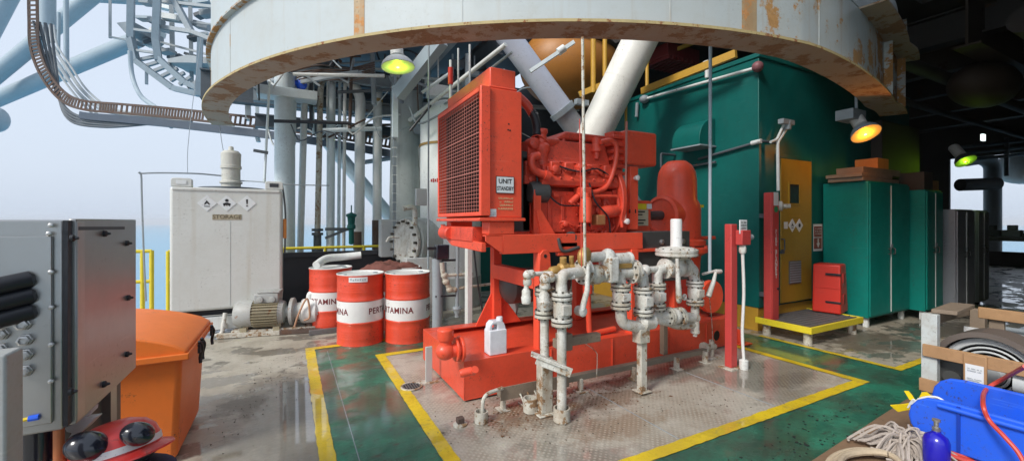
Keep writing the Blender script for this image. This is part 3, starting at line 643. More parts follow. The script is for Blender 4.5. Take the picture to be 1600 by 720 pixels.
mb = MB().beam(at(828, 112, Y=6.0), at(897, 66, Y=6.0), .05, .05); single('stay_rod', mb, M['steel_blue'], 'thin pale stay rod slanting up behind the radiator, before the orange hull', 'rod')
mb = MB().cyl(at(872, 82, Y=6.0), at(882, 75, Y=6.0), .055, n=10); single('stay_coupling', mb, M['steel_pale'], 'pale sleeve coupling clamped on the thin stay rod', 'fitting')
# orange hull, yellow rails and red machinery above
p = at(890, 98, Y=8.0); p.z -= .12; t = thing('orange_hull', 'large dull orange rounded hull high behind the engine', 'hull', p)
part('shell', MB().ell(p, .98, .85, .74, 32, 20), M['orange_tank'], t)
part('belt', MB().lathe(p + Vector((0, 0, .30)), (0, 0, 1), [(.80, -.05), (.88, 0), (.80, .05)], 32), M['brown_dark'], t)
lab = ['upright ochre rail post before the orange hull, beside the white pole', 'upright ochre rail post right of the orange hull', 'slim ochre post just left of the thick cream pipe', 'ochre hanger rod standing above the red control box']
for i, (x, ya, yb, ww) in enumerate(((912, 70, 140, 4), (927, 50, 145, 8), (945, 50, 120, 7), (978, 160, 205, 4))):
    single('rail_post', MB().cyl(at(x, ya, Y=6.9), at(x, yb, Y=6.9), ww / 2 * 6.9 / F), M['ochre'], lab[i], 'post', 'ochre rail posts')
single('ledge_rail', MB().beam(at(905, 148, Y=6.9), at(938, 134, Y=6.9), .05, .09), M['ochre'], 'short ochre ledge left of the thick cream pipe', 'rail')
single('ledge_rail', MB().beam(at(1003, 143, Y=7.2), at(1150, 84, Y=5.9), .06, .11), M['ochre'], 'long ochre rail along the top of the green building', 'rail')
single('ledge_rail', MB().beam(at(1010, 98, Y=8.6), at(1100, 60, Y=8.0), .05, .07), M['ochre'], 'upper ochre rail beside the dark red machinery', 'rail')
single('rail_post', MB().cyl(at(1011, 95, Y=7.4), at(1011, 142, Y=7.3), .03, n=8), M['ochre'], 'short ochre post joining the long rail on the green building', 'post', 'ochre rail posts')
p = at(1050, 84, Y=8.6); mb = MB().box(p.x - .45, p.x + .45, p.y - .3, p.y + .3, p.z - .2, p.z + .6)
for k in range(7): mb.box(p.x - .44 + k * .13, p.x - .36 + k * .13, p.y - .31, p.y + .31, p.z - .27, p.z - .2)
single('red_machinery', mb, paint('machinery_red', (.20, .022, .022), .5, dirt=.4), 'dark red machine with a toothed lower edge above the green building', 'machine', bevel=.01)
single('back_wall', MB().box(4.6, 22, 9.6, 9.75, 0, 5.0), M['steel_dark'], 'dark wall far behind the engine and green building', 'wall')
single('green_shed', MB().box(3.75, 5.1, 8.6, 9.4, 0, 2.75), M['green'], 'small green module glimpsed behind the engine top', 'module')
p = at(884, 184, Y=9.0); mb = MB(); mb.ell(p, .1, .1, .05); single('far_lamp', mb, flat('far_lamp_glass', (.8, .8, .8), .4, emit=(1, 1, .95), es=2.2), 'small round white lamp glimpsed under the lavender pipe', 'lamp')
# ================================================================== GREEN BUILDING AND CABINETS
def scribble(mb, o, xd, yd, wd, rows, ht, seed=1, gap=.45):
    """rows of print too small to read: short strokes of uneven length"""
    rnd = random.Random(seed); xd, yd = Vector(xd).normalized(), Vector(yd).normalized(); nd = xd.cross(yd)
    rh = ht / rows
    for r in range(rows):
        x = -wd / 2 + rnd.uniform(0, .12) * wd; y = ht / 2 - (r + .5) * rh
        while x < wd / 2 * .92:
            l = min(rh * rnd.uniform(.35, .75), wd / 2 - x)
            h0, h1 = -rh * .28, rh * (.28 if rnd.random() < .75 else .05)
            a = Vector(o) + nd * .0025
            for (xa, xb, ya, yb) in ((x, x + l * .3, h0, h1), (x, x + l, h0, h0 + rh * .15), (x + l * .7, x + l, h0 * rnd.uniform(0, 1), h1)):
                mb.quad(a + xd * xa + yd * (y + ya), a + xd * xb + yd * (y + ya), a + xd * xb + yd * (y + yb), a + xd * xa + yd * (y + yb))
            x += l * 1.25 + (rh * gap if rnd.random() < .15 else 0)
    return mb
def diamond(parent, o, xd, yd, r, glyph, plate=None):
    xd, yd = Vector(xd).normalized(), Vector(yd).normalized(); nd = xd.cross(yd); o = Vector(o)
    pl = part('hazard_diamond', MB().prism([o - xd * r, o - yd * r, o + xd * r, o + yd * r], nd * .004), plate or M['sign_white'], parent)
    k = o + nd * .0065; mb = MB()
    def P(pts, c=(0, 0), s=1): mb.add([k + xd * (c[0] + x * s) * r + yd * (c[1] + y * s) * r for x, y in pts], [list(range(len(pts)))])
    circ = lambda n, rr, cx=0, cy=0: [(cx + rr * math.cos(2 * math.pi * i / n), cy + rr * math.sin(2 * math.pi * i / n)) for i in range(n)]
    if glyph == 'flame':
        P([(-.30, -.22), (-.24, .02), (-.10, .24), (.0, .38), (.06, .22), (.20, .05), (.28, -.08), (.28, -.22), (.10, -.1), (.0, .05), (-.12, -.12)])
        P([(-.3, -.42), (.3, -.42), (.3, -.33), (-.3, -.33)])
    elif glyph == 'bang':
        P([(-.06, -.12), (.06, -.12), (.11, .48), (-.11, .48)]); P(circ(12, .1, 0, -.34))
    elif glyph == 'body':
        P(circ(14, .19, 0, .34)); P([(-.42, -.05), (-.12, .08), (.12, .08), (.42, -.05), (.30, -.42), (.1, -.2), (.0, -.36), (-.1, -.2), (-.30, -.42)])
    else:
        P(circ(14, .3)); 
    part('pictogram', mb, M['ink_dark'], pl) if False else mesh_obj('pictogram', mb, M['ink_dark'], pl)
    return pl

b = thing('green_building', 'large dark green steel building with an ochre door, right of the red pump', 'building', (5.85, 3.64, 0))
mb = MB().box(5.85, 10.6, 3.64, 7.3, .33, 3.86); part('wall', mb, M['green'], b, .01)
part('base_skid', MB().box(5.86, 10.6, 3.66, 7.3, 0, .325), M['ochre'], b, .005)
mb = MB().box(5.83, 10.6, 3.62, 7.32, 3.862, 3.93); part('roof_edge', mb, M['green'], b, .01)
dr = part('door', MB().box(6.31, 7.12, 3.60, 3.638, .36, 2.47), M['door'], b, .012)
fr = part('door_frame', MB().box(6.25, 6.308, 3.61, 3.638, .33, 2.53).box(7.122, 7.18, 3.61, 3.638, .33, 2.53).box(6.308, 7.122, 3.61, 3.638, 2.472, 2.53), M['green'], b, .004)
def dxy(px, py): return at(px, py, v=3.595)
q = dxy(1241, 303); mesh_obj('window', MB().box(q.x - .12, q.x + .12, 3.592, 3.598, q.z - .14, q.z + .14), M['glass'], dr)
mesh_obj('window_frame', MB().box(q.x - .145, q.x - .121, 3.588, 3.599, q.z - .165, q.z + .165).box(q.x + .121, q.x + .145, 3.588, 3.599, q.z - .165, q.z + .165).box(q.x - .12, q.x + .12, 3.588, 3.599, q.z + .141, q.z + .165).box(q.x - .12, q.x + .12, 3.588, 3.599, q.z - .165, q.z - .141), M['door'], dr)
q = dxy(1242, 425); mesh_obj('vent_louvre', MB().box(q.x - .15, q.x + .15, 3.588, 3.599, q.z - .17, q.z + .17), M['grating'], dr)
mb = MB()
for k in range(9): mb.box(q.x - .14, q.x + .14, 3.580, 3.587, q.z - .15 + k * .036, q.z - .13 + k * .036)
mesh_obj('louvre_blade', mb, M['steel_mid'], dr)
q = dxy(1221, 382); mesh_obj('handle', MB().pipe(elbow_path([(q.x, 3.6, q.z + .08), (q.x, 3.55, q.z + .08), (q.x, 3.55, q.z - .08), (q.x, 3.6, q.z - .08)], .02), .009, 8).box(q.x - .03, q.x + .04, 3.57, 3.599, q.z - .13, q.z - .09), M['steel_dark'], dr, .003)
X_, Z_ = (1, 0, 0), (0, 0, 1)
for px, g in ((1238, 'flame'), (1249, 'dot')):
    q = dxy(px, 352); diamond(b, (q.x, 3.598, q.z), X_, Z_, .10, g)
q = dxy(1228, 352); part('label_plate', MB().box(q.x - .045, q.x + .045, 3.594, 3.598, q.z - .05, q.z + .05), M['sign_white'], b)
q = dxy(1242, 340); mb = MB(); scribble(mb, (q.x, 3.597, q.z), X_, Z_, .30, 2, .10, 4); part('faded_print', mb, M['ochre'], b)
# motor hood and conduits on the side facing the pump
q = at(1092, 212, u=5.8); t = thing('wall_hood', 'dark green rounded vent hood on the building side, above the red gear drive', 'vent hood', (5.845, q.y, q.z - .3))
pr = []
for k in range(9):
    a = R(-90 + k * 22.5 / 1.0 * .5); pr.append((5.845 - .34 * math.cos(R(90 - k * 11.25)) if False else 5.845 - .36 * math.sin(R(k * 11.25)), q.z - .12 + .34 * math.cos(R(k * 11.25))))
pts = [(5.845, q.z + .22)] + [(x, z) for x, z in pr[1:]] + [(5.485, q.z - .2), (5.845, q.z - .2)]
part('shell', MB().prism([(x, q.y - .26, z) for x, z in pts], (0, .52, 0)), M['green'], t, .006)
part('lip', MB().box(5.475, 5.845, q.y - .28, q.y + .28, q.z - .225, q.z - .202), M['steel_mid'], t, .003)
part('support_frame', MB().pipe(elbow_path([(5.83, q.y + .5, q.z - .24), (5.5, q.y + .5, q.z - .24), (5.5, q.y + .5, q.z - .48), (5.83, q.y + .5, q.z - .48)], .03), .02, 8).pipe([(5.8, q.y + .55, q.z - .48), (5.8, q.y - .3, q.z - .46)], .02, 8), M['steel_dark'], t)
c1, c2 = Vector((5.79, 3.62, 3.70)), Vector((5.79, 5.75, 3.80))
t = thing('conduit_run', 'pale conduit run along the top of the green building wall', 'conduit', c1)
part('tube', MB().cyl(c1, c2, .024, n=10), M['steel_pale'], t); part('joint_box', MB().ell(c1 + Vector((0, 0, .01)), .075, .075, .075), paint('joint_maroon', (.24, .09, .10), .5), t)
part('end_lamp', MB().ell(c2, .09, .09, .075).cyl(c2 + Vector((0, .18, -.02)), c2 + Vector((0, .2, -.28)), .03, n=8), M['steel_mid'], t)
part('floodlight', MB().cyl((5.79, 4.43, 3.8), (5.79, 4.43, 3.98), .03, n=8).box(5.75, 5.83, 4.39, 4.47, 3.98, 4.06), M['steel_pale'], t)
t = thing('conduit_run', 'dark conduit wrapping the building corner below the vent hood', 'conduit', (5.8, 3.6, 2.7))
z1 = at(1190, 220, u=5.8).z
part('tube', MB().pipe(elbow_path([(5.81, 4.6, z1 - .12), (5.81, 3.58, z1), (6.2, 3.58, z1 + .0), (6.3, 3.57, z1 + .25)], .06), .02, 8), M['steel_dark'], t)
part('tube', MB().cyl((5.81, 3.72, z1 - .01), (5.81, 3.58, z1), .032, n=10), M['steel_pale'], t)
t = thing('emergency_beacon', 'forked pale conduit lamp bracket above the red fire blanket cabinet', 'lamp bracket', at(1216, 298, v=3.53))
a = at(1216, 298, v=3.53); m_ = at(1215, 222, v=3.53)
part('tube', MB().pipe(elbow_path([a, m_, at(1232, 196, v=3.5)], .05), .022, 10), M['steel_pale'], t)
part('tube', MB().pipe(elbow_path([at(1204, 222, v=3.53), at(1214, 218, v=3.53), at(1225, 194, v=3.5)], .05), .018, 10), M['steel_pale'], t)
q = at(1230, 192, v=3.48); part('lamp_head', MB().box(q.x - .16, q.x + .12, q.y - .04, q.y + .04, q.z - .03, q.z + .04).cyl((q.x, q.y, q.z - .1), (q.x, q.y, q.z + .02), .05), M['steel_mid'], t, .006)
# fire blanket cabinet (tall, narrow, red)
fl, frr = at(1194, 300, v=3.42), at(1215, 500, v=3.42)
t = thing('fire_blanket_cabinet', 'tall narrow red cabinet lettered FIRE BLANKET at the corner of the green building', 'cabinet', (fl.x, 3.5, .2))
fx0, fx1, fy = 5.74, 5.90, 3.40
part('case', MB().box(fx0, fx1, fy, 3.51, .17, fl.z), M['post_red'], t, .012); part('wall_bracket', MB().box(5.86, 5.9, 3.511, 3.64, .5, .56), M['steel_dark'], t); part('wall_bracket', MB().box(5.86, 5.9, 3.511, 3.64, 1.6, 1.66), M['steel_dark'], t)
part('door_panel', MB().box(fx0 + .012, fx1 - .012, fy - .012, fy - .001, .2, fl.z - .03), M['post_red'], t, .004)
for i, ch in enumerate('FIRE BLANKET'):
    if ch != ' ':
        q = at(1211.5, 362 + i * 6.35, v=fy - .016); part('letter', text_mb(ch, .075, (fx0 + .085, fy - .0135, q.z), X_, Z_, .0, .02), M['ink_white'], t)
q = at(1210, 312, v=fy); part('sticker', MB().box(fx0 + .03, fx0 + .13, fy - .016, fy - .0125, q.z - .08, q.z + .1), M['sign_white'], t)
part('green_sticker', MB().cyl((fx0 + .08, fy - .013, q.z - .13), (fx0 + .08, fy - .017, q.z - .13), .042), paint('sticker_green', (.02, .25, .1), .5, bump=0), t)
part('lock', MB().cyl((fx0 + .12, fy - .03, .64), (fx0 + .12, fy - .012, .64), .016, n=10), M['black'], t)
q = at(1222, 322, v=3.45); t2 = thing('call_point', 'small dirty white bell fitting right of the fire blanket cabinet', 'fitting', q)
part('bell', MB().lathe(q, (.5, -.85, 0), [(.03, -.12), (.07, -.08), (.07, .0), (.03, .02), (.03, .1)], 12), M['pipe_white'], t2); part('stem', MB().cyl(q, q + Vector((.14, .02, -.01)), .025, n=8), M['pipe_white'], t2)
# extinguisher sign
q = at(1276, 371, v=3.63); t = thing('extinguisher_sign', 'small red and white sign with an arrow between the ochre door and teal cabinet', 'sign', (q.x, 3.62, q.z - .2))
part('plate', MB().box(q.x - .15, q.x + .13, 3.612, 3.628, q.z - .21, q.z + .21), M['sign_white'], t, .003)
part('panel', MB().box(q.x - .115, q.x + .095, 3.606, 3.611, q.z + .01, q.z + .175).box(q.x - .115, q.x + .095, 3.606, 3.611, q.z - .175, q.z - .005), paint('sign_brown_red', (.24, .07, .05), .5, bump=0), t)
mb = MB(); k_ = Vector((q.x - .01, 3.603, q.z - .085))
mb.add([k_ + Vector((x, 0, z)) for x, z in ((-.018, .07), (.018, .07), (.018, .0), (.05, .0), (0, -.075), (-.05, .0), (-.018, .0))], [tuple(range(7))])
part('arrow', mb, M['ink_white'], t)
mb = MB(); scribble(mb, (q.x - .01, 3.604, q.z + .10), X_, Z_, .18, 3, .12, 9); part('print', mb, M['ink_white'], t)
# access platform
t = thing('access_platform', 'low steel grating step with yellow edging in front of the ochre door', 'platform', (6.3, 3.2, 0))
px0, px1, py0, py1, pz = 5.72, 6.98, 2.92, 3.60, .225
mb = MB()
for k in range(26): x = px0 + .03 + k * (px1 - px0 - .06) / 25; mb.box(x - .006, x + .006, py0 + .02, py1 - .02, pz - .03, pz)
for k in range(9): y = py0 + .04 + k * (py1 - py0 - .08) / 8; mb.box(px0 + .02, px1 - .02, y - .006, y + .006, pz - .02, pz + .006)
part('grating', mb, M['grating'], t)
for e_ in ((px0 - .02, px0 + .012, py0, py1), (px0 - .02, px1 + .02, py0 - .032, py0), (px1 - .012, px1 + .02, py0, py1)): part('edging', MB().box(*e_, pz - .07, pz + .01), M['yellow'], t, .003)
for (x, y) in ((px0 + .08, py0 + .06), (px1 - .08, py0 + .06), (px1 - .08, py1 - .1), (px0 + .08, py1 - .1)):
    part('leg', MB().cyl((x, y, 0), (x, y, pz - .072), .05, n=12), M['pipe_dirty'], t)
# red box standing on it
t = thing('red_storage_box', 'bright red plastic box with black latches leaning by the teal cabinet', 'box', (6.95, 3.4, .24))
z0, z1 = .236, .93; A = [(6.80, 3.44), (6.87, 3.10), (7.27, 3.19), (7.18, 3.52)]
sh = MB().add([(x, y, z0) for x, y in A] + [(x + (.03 if i < 2 else -.02), y + (.0 if i in (0, 3) else .02), z1) for i, (x, y) in enumerate(A)], [(3, 2, 1, 0), (4, 5, 6, 7), (0, 1, 5, 4), (1, 2, 6, 5), (2, 3, 7, 6), (3, 0, 4, 7)])
part('case', sh, M['box_red'], t, .02, seg=3)
e0, e1 = Vector((*A[0], 0)), Vector((*A[1], 0)); dd = (e1 - e0).normalized(); nn = Vector((dd.y, -dd.x, 0)); nn = nn if nn.x < 0 else -nn
for zz in (z0 + .16, z0 + .56):
    c = e0.lerp(e1, .72) + nn * .012 + Vector((.02, 0, zz)); part('latch', MB().beam(c - dd * .09, c + dd * .09, .02, .03), M['black'], t, .004)
part('door_seam', MB().beam(e0 + dd * .02 + nn * .004 + Vector((.015, 0, z0 + .36)), e1 - dd * .02 + nn * .004 + Vector((.015, 0, z0 + .36)), .006, .008), M['box_red'], t)
f0, f1 = Vector((*A[1], 0)), Vector((*A[2], 0)); d2_ = (f1 - f0).normalized(); n2_ = Vector((d2_.y, -d2_.x, 0))
for zz in (z0 + .2, z0 + .5):
    c = f0.lerp(f1, .5) + n2_ * .004 + Vector((0, .012, zz)); part('recess_shade_pad', MB().beam(c - d2_ * .07, c + d2_ * .07, .02, .14), paint('recess_shade_red%d' % int(zz * 10), (.40, .03, .02), .5, bump=0), t, .006)  # raised pad in darker red, the recess shade put into its colour
# teal cabinets
def cabinet(lab, x0, x1, y0, y1, z0, z1, m, doors=2, legs=True, hw=True):
    t = thing('steel_cabinet', lab, 'cabinet', ((x0 + x1) / 2, (y0 + y1) / 2, 0), 'cabinets along the green building')
    part('case', MB().box(x0, x1, y0, y1, z0, z1), m, t, .012)
    wdt = (x1 - x0) / doors
    for k in range(doors):
        dpl = part('door', MB().box(x0 + k * wdt + .012, x0 + (k + 1) * wdt - .012, y0 - .022, y0 - .001, z0 + .03, z1 - .03), m, t, .006)
        if hw:
            hx = x0 + (k + 1) * wdt - .07 if k % 2 == 0 else x0 + k * wdt + .07
            mesh_obj('handle', MB().pipe(elbow_path([(hx, y0 - .022, z0 + .92), (hx, y0 - .05, z0 + .92), (hx, y0 - .05, z0 + 1.0), (hx, y0 - .022, z0 + 1.0)], .015), .008, 8), M['dark_metal'], dpl)
    if doors == 2: part('locking_bar', MB().box((x0 + x1) / 2 - .006, (x0 + x1) / 2 + .006, y0 - .03, y0 - .0225, z0 + .05, z1 - .05), M['steel_pale'], t); part('latch', MB().box((x0 + x1) / 2 - .05, (x0 + x1) / 2 + .02, y0 - .045, y0 - .031, z0 + 1.02, z0 + 1.07), M['steel_mid'], t, .004)
    if legs:
        for x in (x0 + .08, x1 - .08):
            for y in (y0 + .06, y1 - .06): part('leg', MB().box(x - .03, x + .03, y - .03, y + .03, 0, z0 - .001), M['steel_pale'], t, .004)
    return t
cabinet('tall teal cabinet nearest the ochre door, planks lying on its top', 7.43, 8.72, 3.01, 3.60, .14, 2.14, M['teal'])
cabinet('second teal cabinet, half hidden, a step nearer than the first', 8.80, 9.42, 2.83, 3.35, .14, 2.05, M['teal'])
cabinet('dark cabinet with a pale steel side and a handle, right of the teal ones', 9.55, 10.3, 2.70, 3.3, .05, 1.75, paint('cabinet_steel', (.36, .38, .42), .35, metal=.3, dirt=.3, scale=2), 2, False)
cabinet('far grey cabinet with pale doors beside the bright opening', 11.25, 11.8, 2.9, 3.4, .05, 1.76, paint('cabinet_grey', (.42, .45, .48), .4, metal=.2, dirt=.3, scale=2), 2, False)
WB = 'planks on the teal cabinet'
for i, (x0, x1, y0, y1, z0, m) in enumerate([(7.36, 8.5, 3.04, 3.5, 2.145, 'wood_grey'), (7.34, 8.3, 3.05, 3.52, 2.205, 'wood_grey'), (7.50, 8.7, 3.1, 3.45, 2.265, 'wood_grey')]):
    single('plank', MB().box(x0, x1, y0, y1, z0, z0 + (.055 if i < 2 else .10)), M[m], ['lowest weathered plank on top of the first teal cabinet', 'middle weathered plank on top of the first teal cabinet', 'thick uppermost plank on the teal cabinet, below the orange box'][i], 'plank', WB, bevel=.006)
single('cardboard_box', MB().box(8.0, 8.36, 3.12, 3.42, 2.368, 2.53), M['orange_card'], 'orange carton on the planks under the orange lamp', 'carton', bevel=.006)
single('cardboard_box', MB().box(9.3, 9.55, 2.9, 3.15, 2.052, 2.22), M['kraft'], 'small brown carton on the second teal cabinet', 'carton', bevel=.006)
single('cardboard_box', MB().box(8.92, 9.25, 2.88, 3.2, 2.052, 2.34), M['brown_dark'], 'dark crate on the second teal cabinet left of the brown carton', 'crate', bevel=.006)
single('wall_duct', MB().box(9.0, 10.5, 3.45, 3.62, 2.3, 3.3), M['dark_ceiling'], 'dark duct box above the cabinets', 'duct', bevel=.02)
# ------------------------------------------------------------------ far end of the covered deck
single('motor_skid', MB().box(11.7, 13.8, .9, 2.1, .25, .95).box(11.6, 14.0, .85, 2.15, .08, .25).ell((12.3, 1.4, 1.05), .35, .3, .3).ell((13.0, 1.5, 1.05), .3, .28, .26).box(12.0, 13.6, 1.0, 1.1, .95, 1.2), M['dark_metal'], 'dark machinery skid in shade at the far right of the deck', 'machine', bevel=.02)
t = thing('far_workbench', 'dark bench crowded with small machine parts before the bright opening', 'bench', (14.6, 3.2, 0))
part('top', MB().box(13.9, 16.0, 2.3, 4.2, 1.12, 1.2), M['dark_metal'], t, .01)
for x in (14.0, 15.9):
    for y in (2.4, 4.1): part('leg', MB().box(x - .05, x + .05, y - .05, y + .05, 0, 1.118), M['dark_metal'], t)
random.seed(5)
for k in range(7):
    x, y = random.uniform(14.0, 15.6), random.uniform(2.5, 4.0); s_ = random.uniform(.07, .16)
    single('machine_part', MB().box(x - s_, x + s_, y - s_, y + s_, 1.203, 1.203 + s_).cyl((x, y, 1.203 + s_), (x, y, 1.203 + 1.8 * s_), s_ * .6), M[random.choice(['steel_mid', 'dark_metal', 'steel_dark'])], 'small metal machine part on the far dark bench', 'part', 'machine parts on the far bench', bevel=.008)
p1, p2 = at(1551, 345, Y=15.5), at(1551, 256, Y=15.5)
single('bent_duct', MB().pipe(elbow_path([Vector((p1.x, p1.y, 0)), p2, at(1535, 246, Y=15.5), at(1510, 250, Y=15.5)], .6), .24, 14), M['steel_mid'], 'dark upright duct bending over before the bright opening at far right', 'duct')
single('cross_duct', MB().cyl(at(1500, 289, Y=15.2), at(1558, 287, Y=15.2), .22, n=14), M['dark_ceiling'], 'dark horizontal drum crossing the upright duct at far right', 'duct')
for i, y in enumerate((222, 232, 243)): single('overhead_pipe', MB().cyl(at(1500, y + 8, Y=14), at(1640, y - 6, Y=14), .06, n=10), M['steel_dark'], ['upper of three dark pipes across the bright opening', 'middle of three dark pipes across the bright opening', 'lowest of three dark pipes across the bright opening'][i], 'pipe', 'pipes across the bright opening')
single('pipe_hanger', MB().beam(at(1573, 215, Y=14), at(1573, 275, Y=14), .1, .1), M['steel_dark'], 'short dark hanger post under the three far pipes', 'post')
p = at(1603, 262, Y=16); single('hanging_tank', MB().ell(p, .9, .9, .62, 24, 14), M['steel_pale'], 'pale rounded tank with an orange flank hanging at the far right edge', 'tank')
single('far_container', MB().box(16.4, 19.4, 5.4, 8.2, 0, 1.9), M['steel_blue'], 'pale blue-grey block beyond the opening at far right', 'container', bevel=.03)
p = at(1540, 252, Y=14.2)
# lamps under the deck
def deck_lamp(lab, p, tilt, col, es, power, dome, r=.155, stem=.25):
    t = thing('deck_lamp', lab, 'lamp', p, 'round deck lamps')
    ax = Vector(tilt).normalized()
    part('shade', MB().lathe(p, ax, [(r, -.005), (r * 1.02, 0), (r * .93, .05), (r * .72, .10), (r * .42, .135), (.03, .15), (.0, .15)], 28), dome, t)
    inner = flat('lamp_glow_%d' % len(bpy.data.materials), tuple(min(1, c * .6) for c in col), .4, emit=col, es=es)
    part('reflector', MB().lathe(p, ax, [(r * .97, .0), (r * .86, .045), (r * .62, .09), (r * .2, .115), (0, .118)], 28), inner, t)
    part('bulb', MB().ell(p + ax * .045, .042, .042, .06, 14, 10), flat('bulb_%d' % len(bpy.data.materials), (.9, .9, .8), .3, emit=(min(1, col[0] + .3), min(1, col[1] + .35), col[2] + .35), es=es * 2.2), t)
    mb = MB()
    x_, y_, _ = frame_of(ax)
    for k in range(6):
        d_ = x_ * math.cos(k * math.pi / 3) + y_ * math.sin(k * math.pi / 3)
        mb.pipe([p + d_ * .055 + ax * .08, p + d_ * .058 - ax * .01, p + d_ * .03 - ax * .035], .0025, 5)
    part('cage', mb, M['steel_pale'], t)
    part('ballast_box', MB().lathe(p + ax * .14, ax, [(.035, 0), (.085, .02), (.085, stem - .03), (.07, stem)], 16), M['steel_pale'], t)
    l = emit_lamp('lamp_light', p - ax * .06, power, col, .05); l.parent = t; l.location = (p - ax * .06) - p
    return t
p = at(622, 105, Y=5.6)
deck_lamp('white dome lamp glowing yellow-green under the girder, left of the radiator', p, (-.05, .12, 1), (.56, .85, .01), .62, 3, M['grey_plastic'], r=.215)
p = at(1353, 209, v=2.9)
deck_lamp('tilted deck lamp glowing orange above the teal cabinet', p, (.27, .515, .87), (1.0, .30, .01), .9, 6, M['steel_mid'], r=.175)
single('lamp_hanger', MB().cyl(p + Vector((.02, .12, .2)), (p.x + .02, p.y + .12, 5.0), .02, n=8).box(p.x - .16, p.x + .2, p.y + .08, p.y + .3, p.z + .22, p.z + .36), M['steel_mid'], 'steel hanger bracket carrying the orange lamp', 'bracket')
p = at(1509, 252, v=3.0)
deck_lamp('far deck lamp glowing yellow-green at the right of the dark ceiling', p, (.30, .55, .85), (.42, .85, .02), .6, 3, M['steel_dark'], r=.155)
p = at(1536, 215, Y=13); single('square_floodlight', MB().box(p.x - .11, p.x + .11, p.y - .03, p.y + .03, p.z - .1, p.z + .1), flat('white_floodlight', (.8, .8, .8), .4, emit=(.85, 1, .95), es=.9), 'small square white floodlight high at the far right', 'floodlight')  # small square floodlight with a glowing face
# ================================================================== DIESEL FIRE PUMP
fp = thing('diesel_fire_pump', 'big bright red diesel pump on a skid with a tall meshed radiator', 'fire pump', (3.1, 4.0, 0))
RD, ER, SR = M['red'], M['engine_red'], M['skid_red']
# --- skid
def channel(mb, p, q, ht, fl, t=.014, side=1):
    """C channel: web on the outside face, flanges pointing inwards"""
    p, q = Vector(p), Vector(q); a = (q - p).normalized(); n = Vector((-a.y, a.x, 0)) * side
    mb.beam(p + n * t / 2 + Vector((0, 0, ht / 2)), q + n * t / 2 + Vector((0, 0, ht / 2)), t, ht - 2 * t)
    for z in (t / 2, ht - t / 2): mb.beam(p + n * fl / 2 + Vector((0, 0, z)), q + n * fl / 2 + Vector((0, 0, z)), fl, t)
    return mb
part('skid_rail', channel(MB(), (1.32, 3.38, .02), (4.98, 3.38, .02), .335, .17), SR, fp, .003)
part('skid_rail', channel(MB(), (1.32, 4.63, .02), (4.98, 4.63, .02), .335, .15, side=-1), SR, fp, .003)
part('end_beam', channel(MB(), (1.322, 4.612, .0215), (1.322, 3.397, .0215), .330, .14), SR, fp, .003)
part('end_beam', channel(MB(), (4.978, 3.397, .0215), (4.978, 4.612, .0215), .330, .14), SR, fp, .003)
part('deck_plate', MB().box(1.465, 4.83, 3.40, 4.61, .28, .295), SR, fp)
for x in (2.2, 2.95, 3.75, 4.4): part('web_rib', MB().beam((x, 3.379, .19), (x, 3.368, .19), .012, .3), SR, fp, .002)
q = at(1120, 524, v=3.37); part('lifting_hole', MB().lathe((q.x, 3.3785, q.z), (0, -1, 0), [(.06, 0), (.06, .003)], 20), M['ink_dark'], fp)
part('lifting_collar', MB().lathe((q.x, 3.379, q.z), (0, -1, 0), [(.072, 0), (.072, .012), (.061, .012), (.061, .0)], 20), SR, fp)
part('foot_plate', MB().box(4.95, 5.14, 3.28, 3.62, .012, .028).box(4.99, 5.0, 3.3, 3.6, .028, .2), SR, fp, .002)
# --- radiator
u0 = 1.47
part('radiator_core', MB().box(1.56, 1.84, 3.425, 4.52, 1.6, 2.73), M['core'], fp)
rs = part('radiator_shroud', MB().box(1.565, 1.89, 3.392, 3.42, 1.585, 2.735).box(1.565, 1.89, 4.525, 4.553, 1.585, 2.735).box(1.842, 1.888, 3.425, 4.52, 1.59, 2.735).box(1.565, 1.842, 3.42, 4.525, 1.585, 1.598), RD, fp, .008)
fins = MB()
for k in range(42): y = 3.44 + k * .0256; fins.box(1.548, 1.562, y, y + .004, 1.62, 2.7)
mesh_obj('core_fin', fins, M['core'], bpy.data.objects['radiator_core'])
part('header_tank', MB().box(1.575, 1.835, 3.405, 4.54, 2.74, 2.925).box(1.565, 1.85, 3.398, 4.547, 2.737, 2.76), RD, fp, .012)
part('filler_cap', MB().cyl((1.7, 3.9, 2.925), (1.7, 3.9, 2.975), .05), RD, fp)
g_ = part('grille_guard', MB().box(u0, 1.563, 3.365, 3.405, 1.60, 2.735).box(u0, 1.563, 4.535, 4.575, 1.60, 2.735).box(u0, 1.563, 3.405, 4.535, 2.69, 2.735).box(u0, 1.563, 3.405, 4.535, 1.60, 1.635), RD, fp, .006)
mb = MB()
for k in range(31):
    z = 1.64 + (k + .5) * (2.69 - 1.64) / 31; r_ = .0045 if k in (10, 20) else .0022
    mb.beam((u0 + .008, 3.40, z), (u0 + .008, 4.54, z), r_ * 2, r_ * 2)
for k in range(19):
    y = 3.405 + (k + .5) * 1.13 / 19; mb.beam((u0 + .014, y, 1.63), (u0 + .014, y, 2.695), .0052 if k not in (6, 12) else .011, .004)
mesh_obj('wire_mesh', mb, M['pink_wire'], g_)
part('sill', MB().box(1.455, 1.92, 3.37, 4.57, 1.553, 1.582), RD, fp, .006)
part('bracket', MB().box(1.56, 1.82, 3.40, 3.56, 1.432, 1.551), RD, fp, .01); part('bracket', MB().box(1.56, 1.82, 4.4, 4.54, 1.432, 1.551), RD, fp, .01)
part('pulley_guard', MB().box(1.49, 1.60, 3.62, 4.36, 1.36, 1.50).cyl((1.5, 4.2, 1.43), (1.5, 4.45, 1.43), .07), ER, fp, .01)
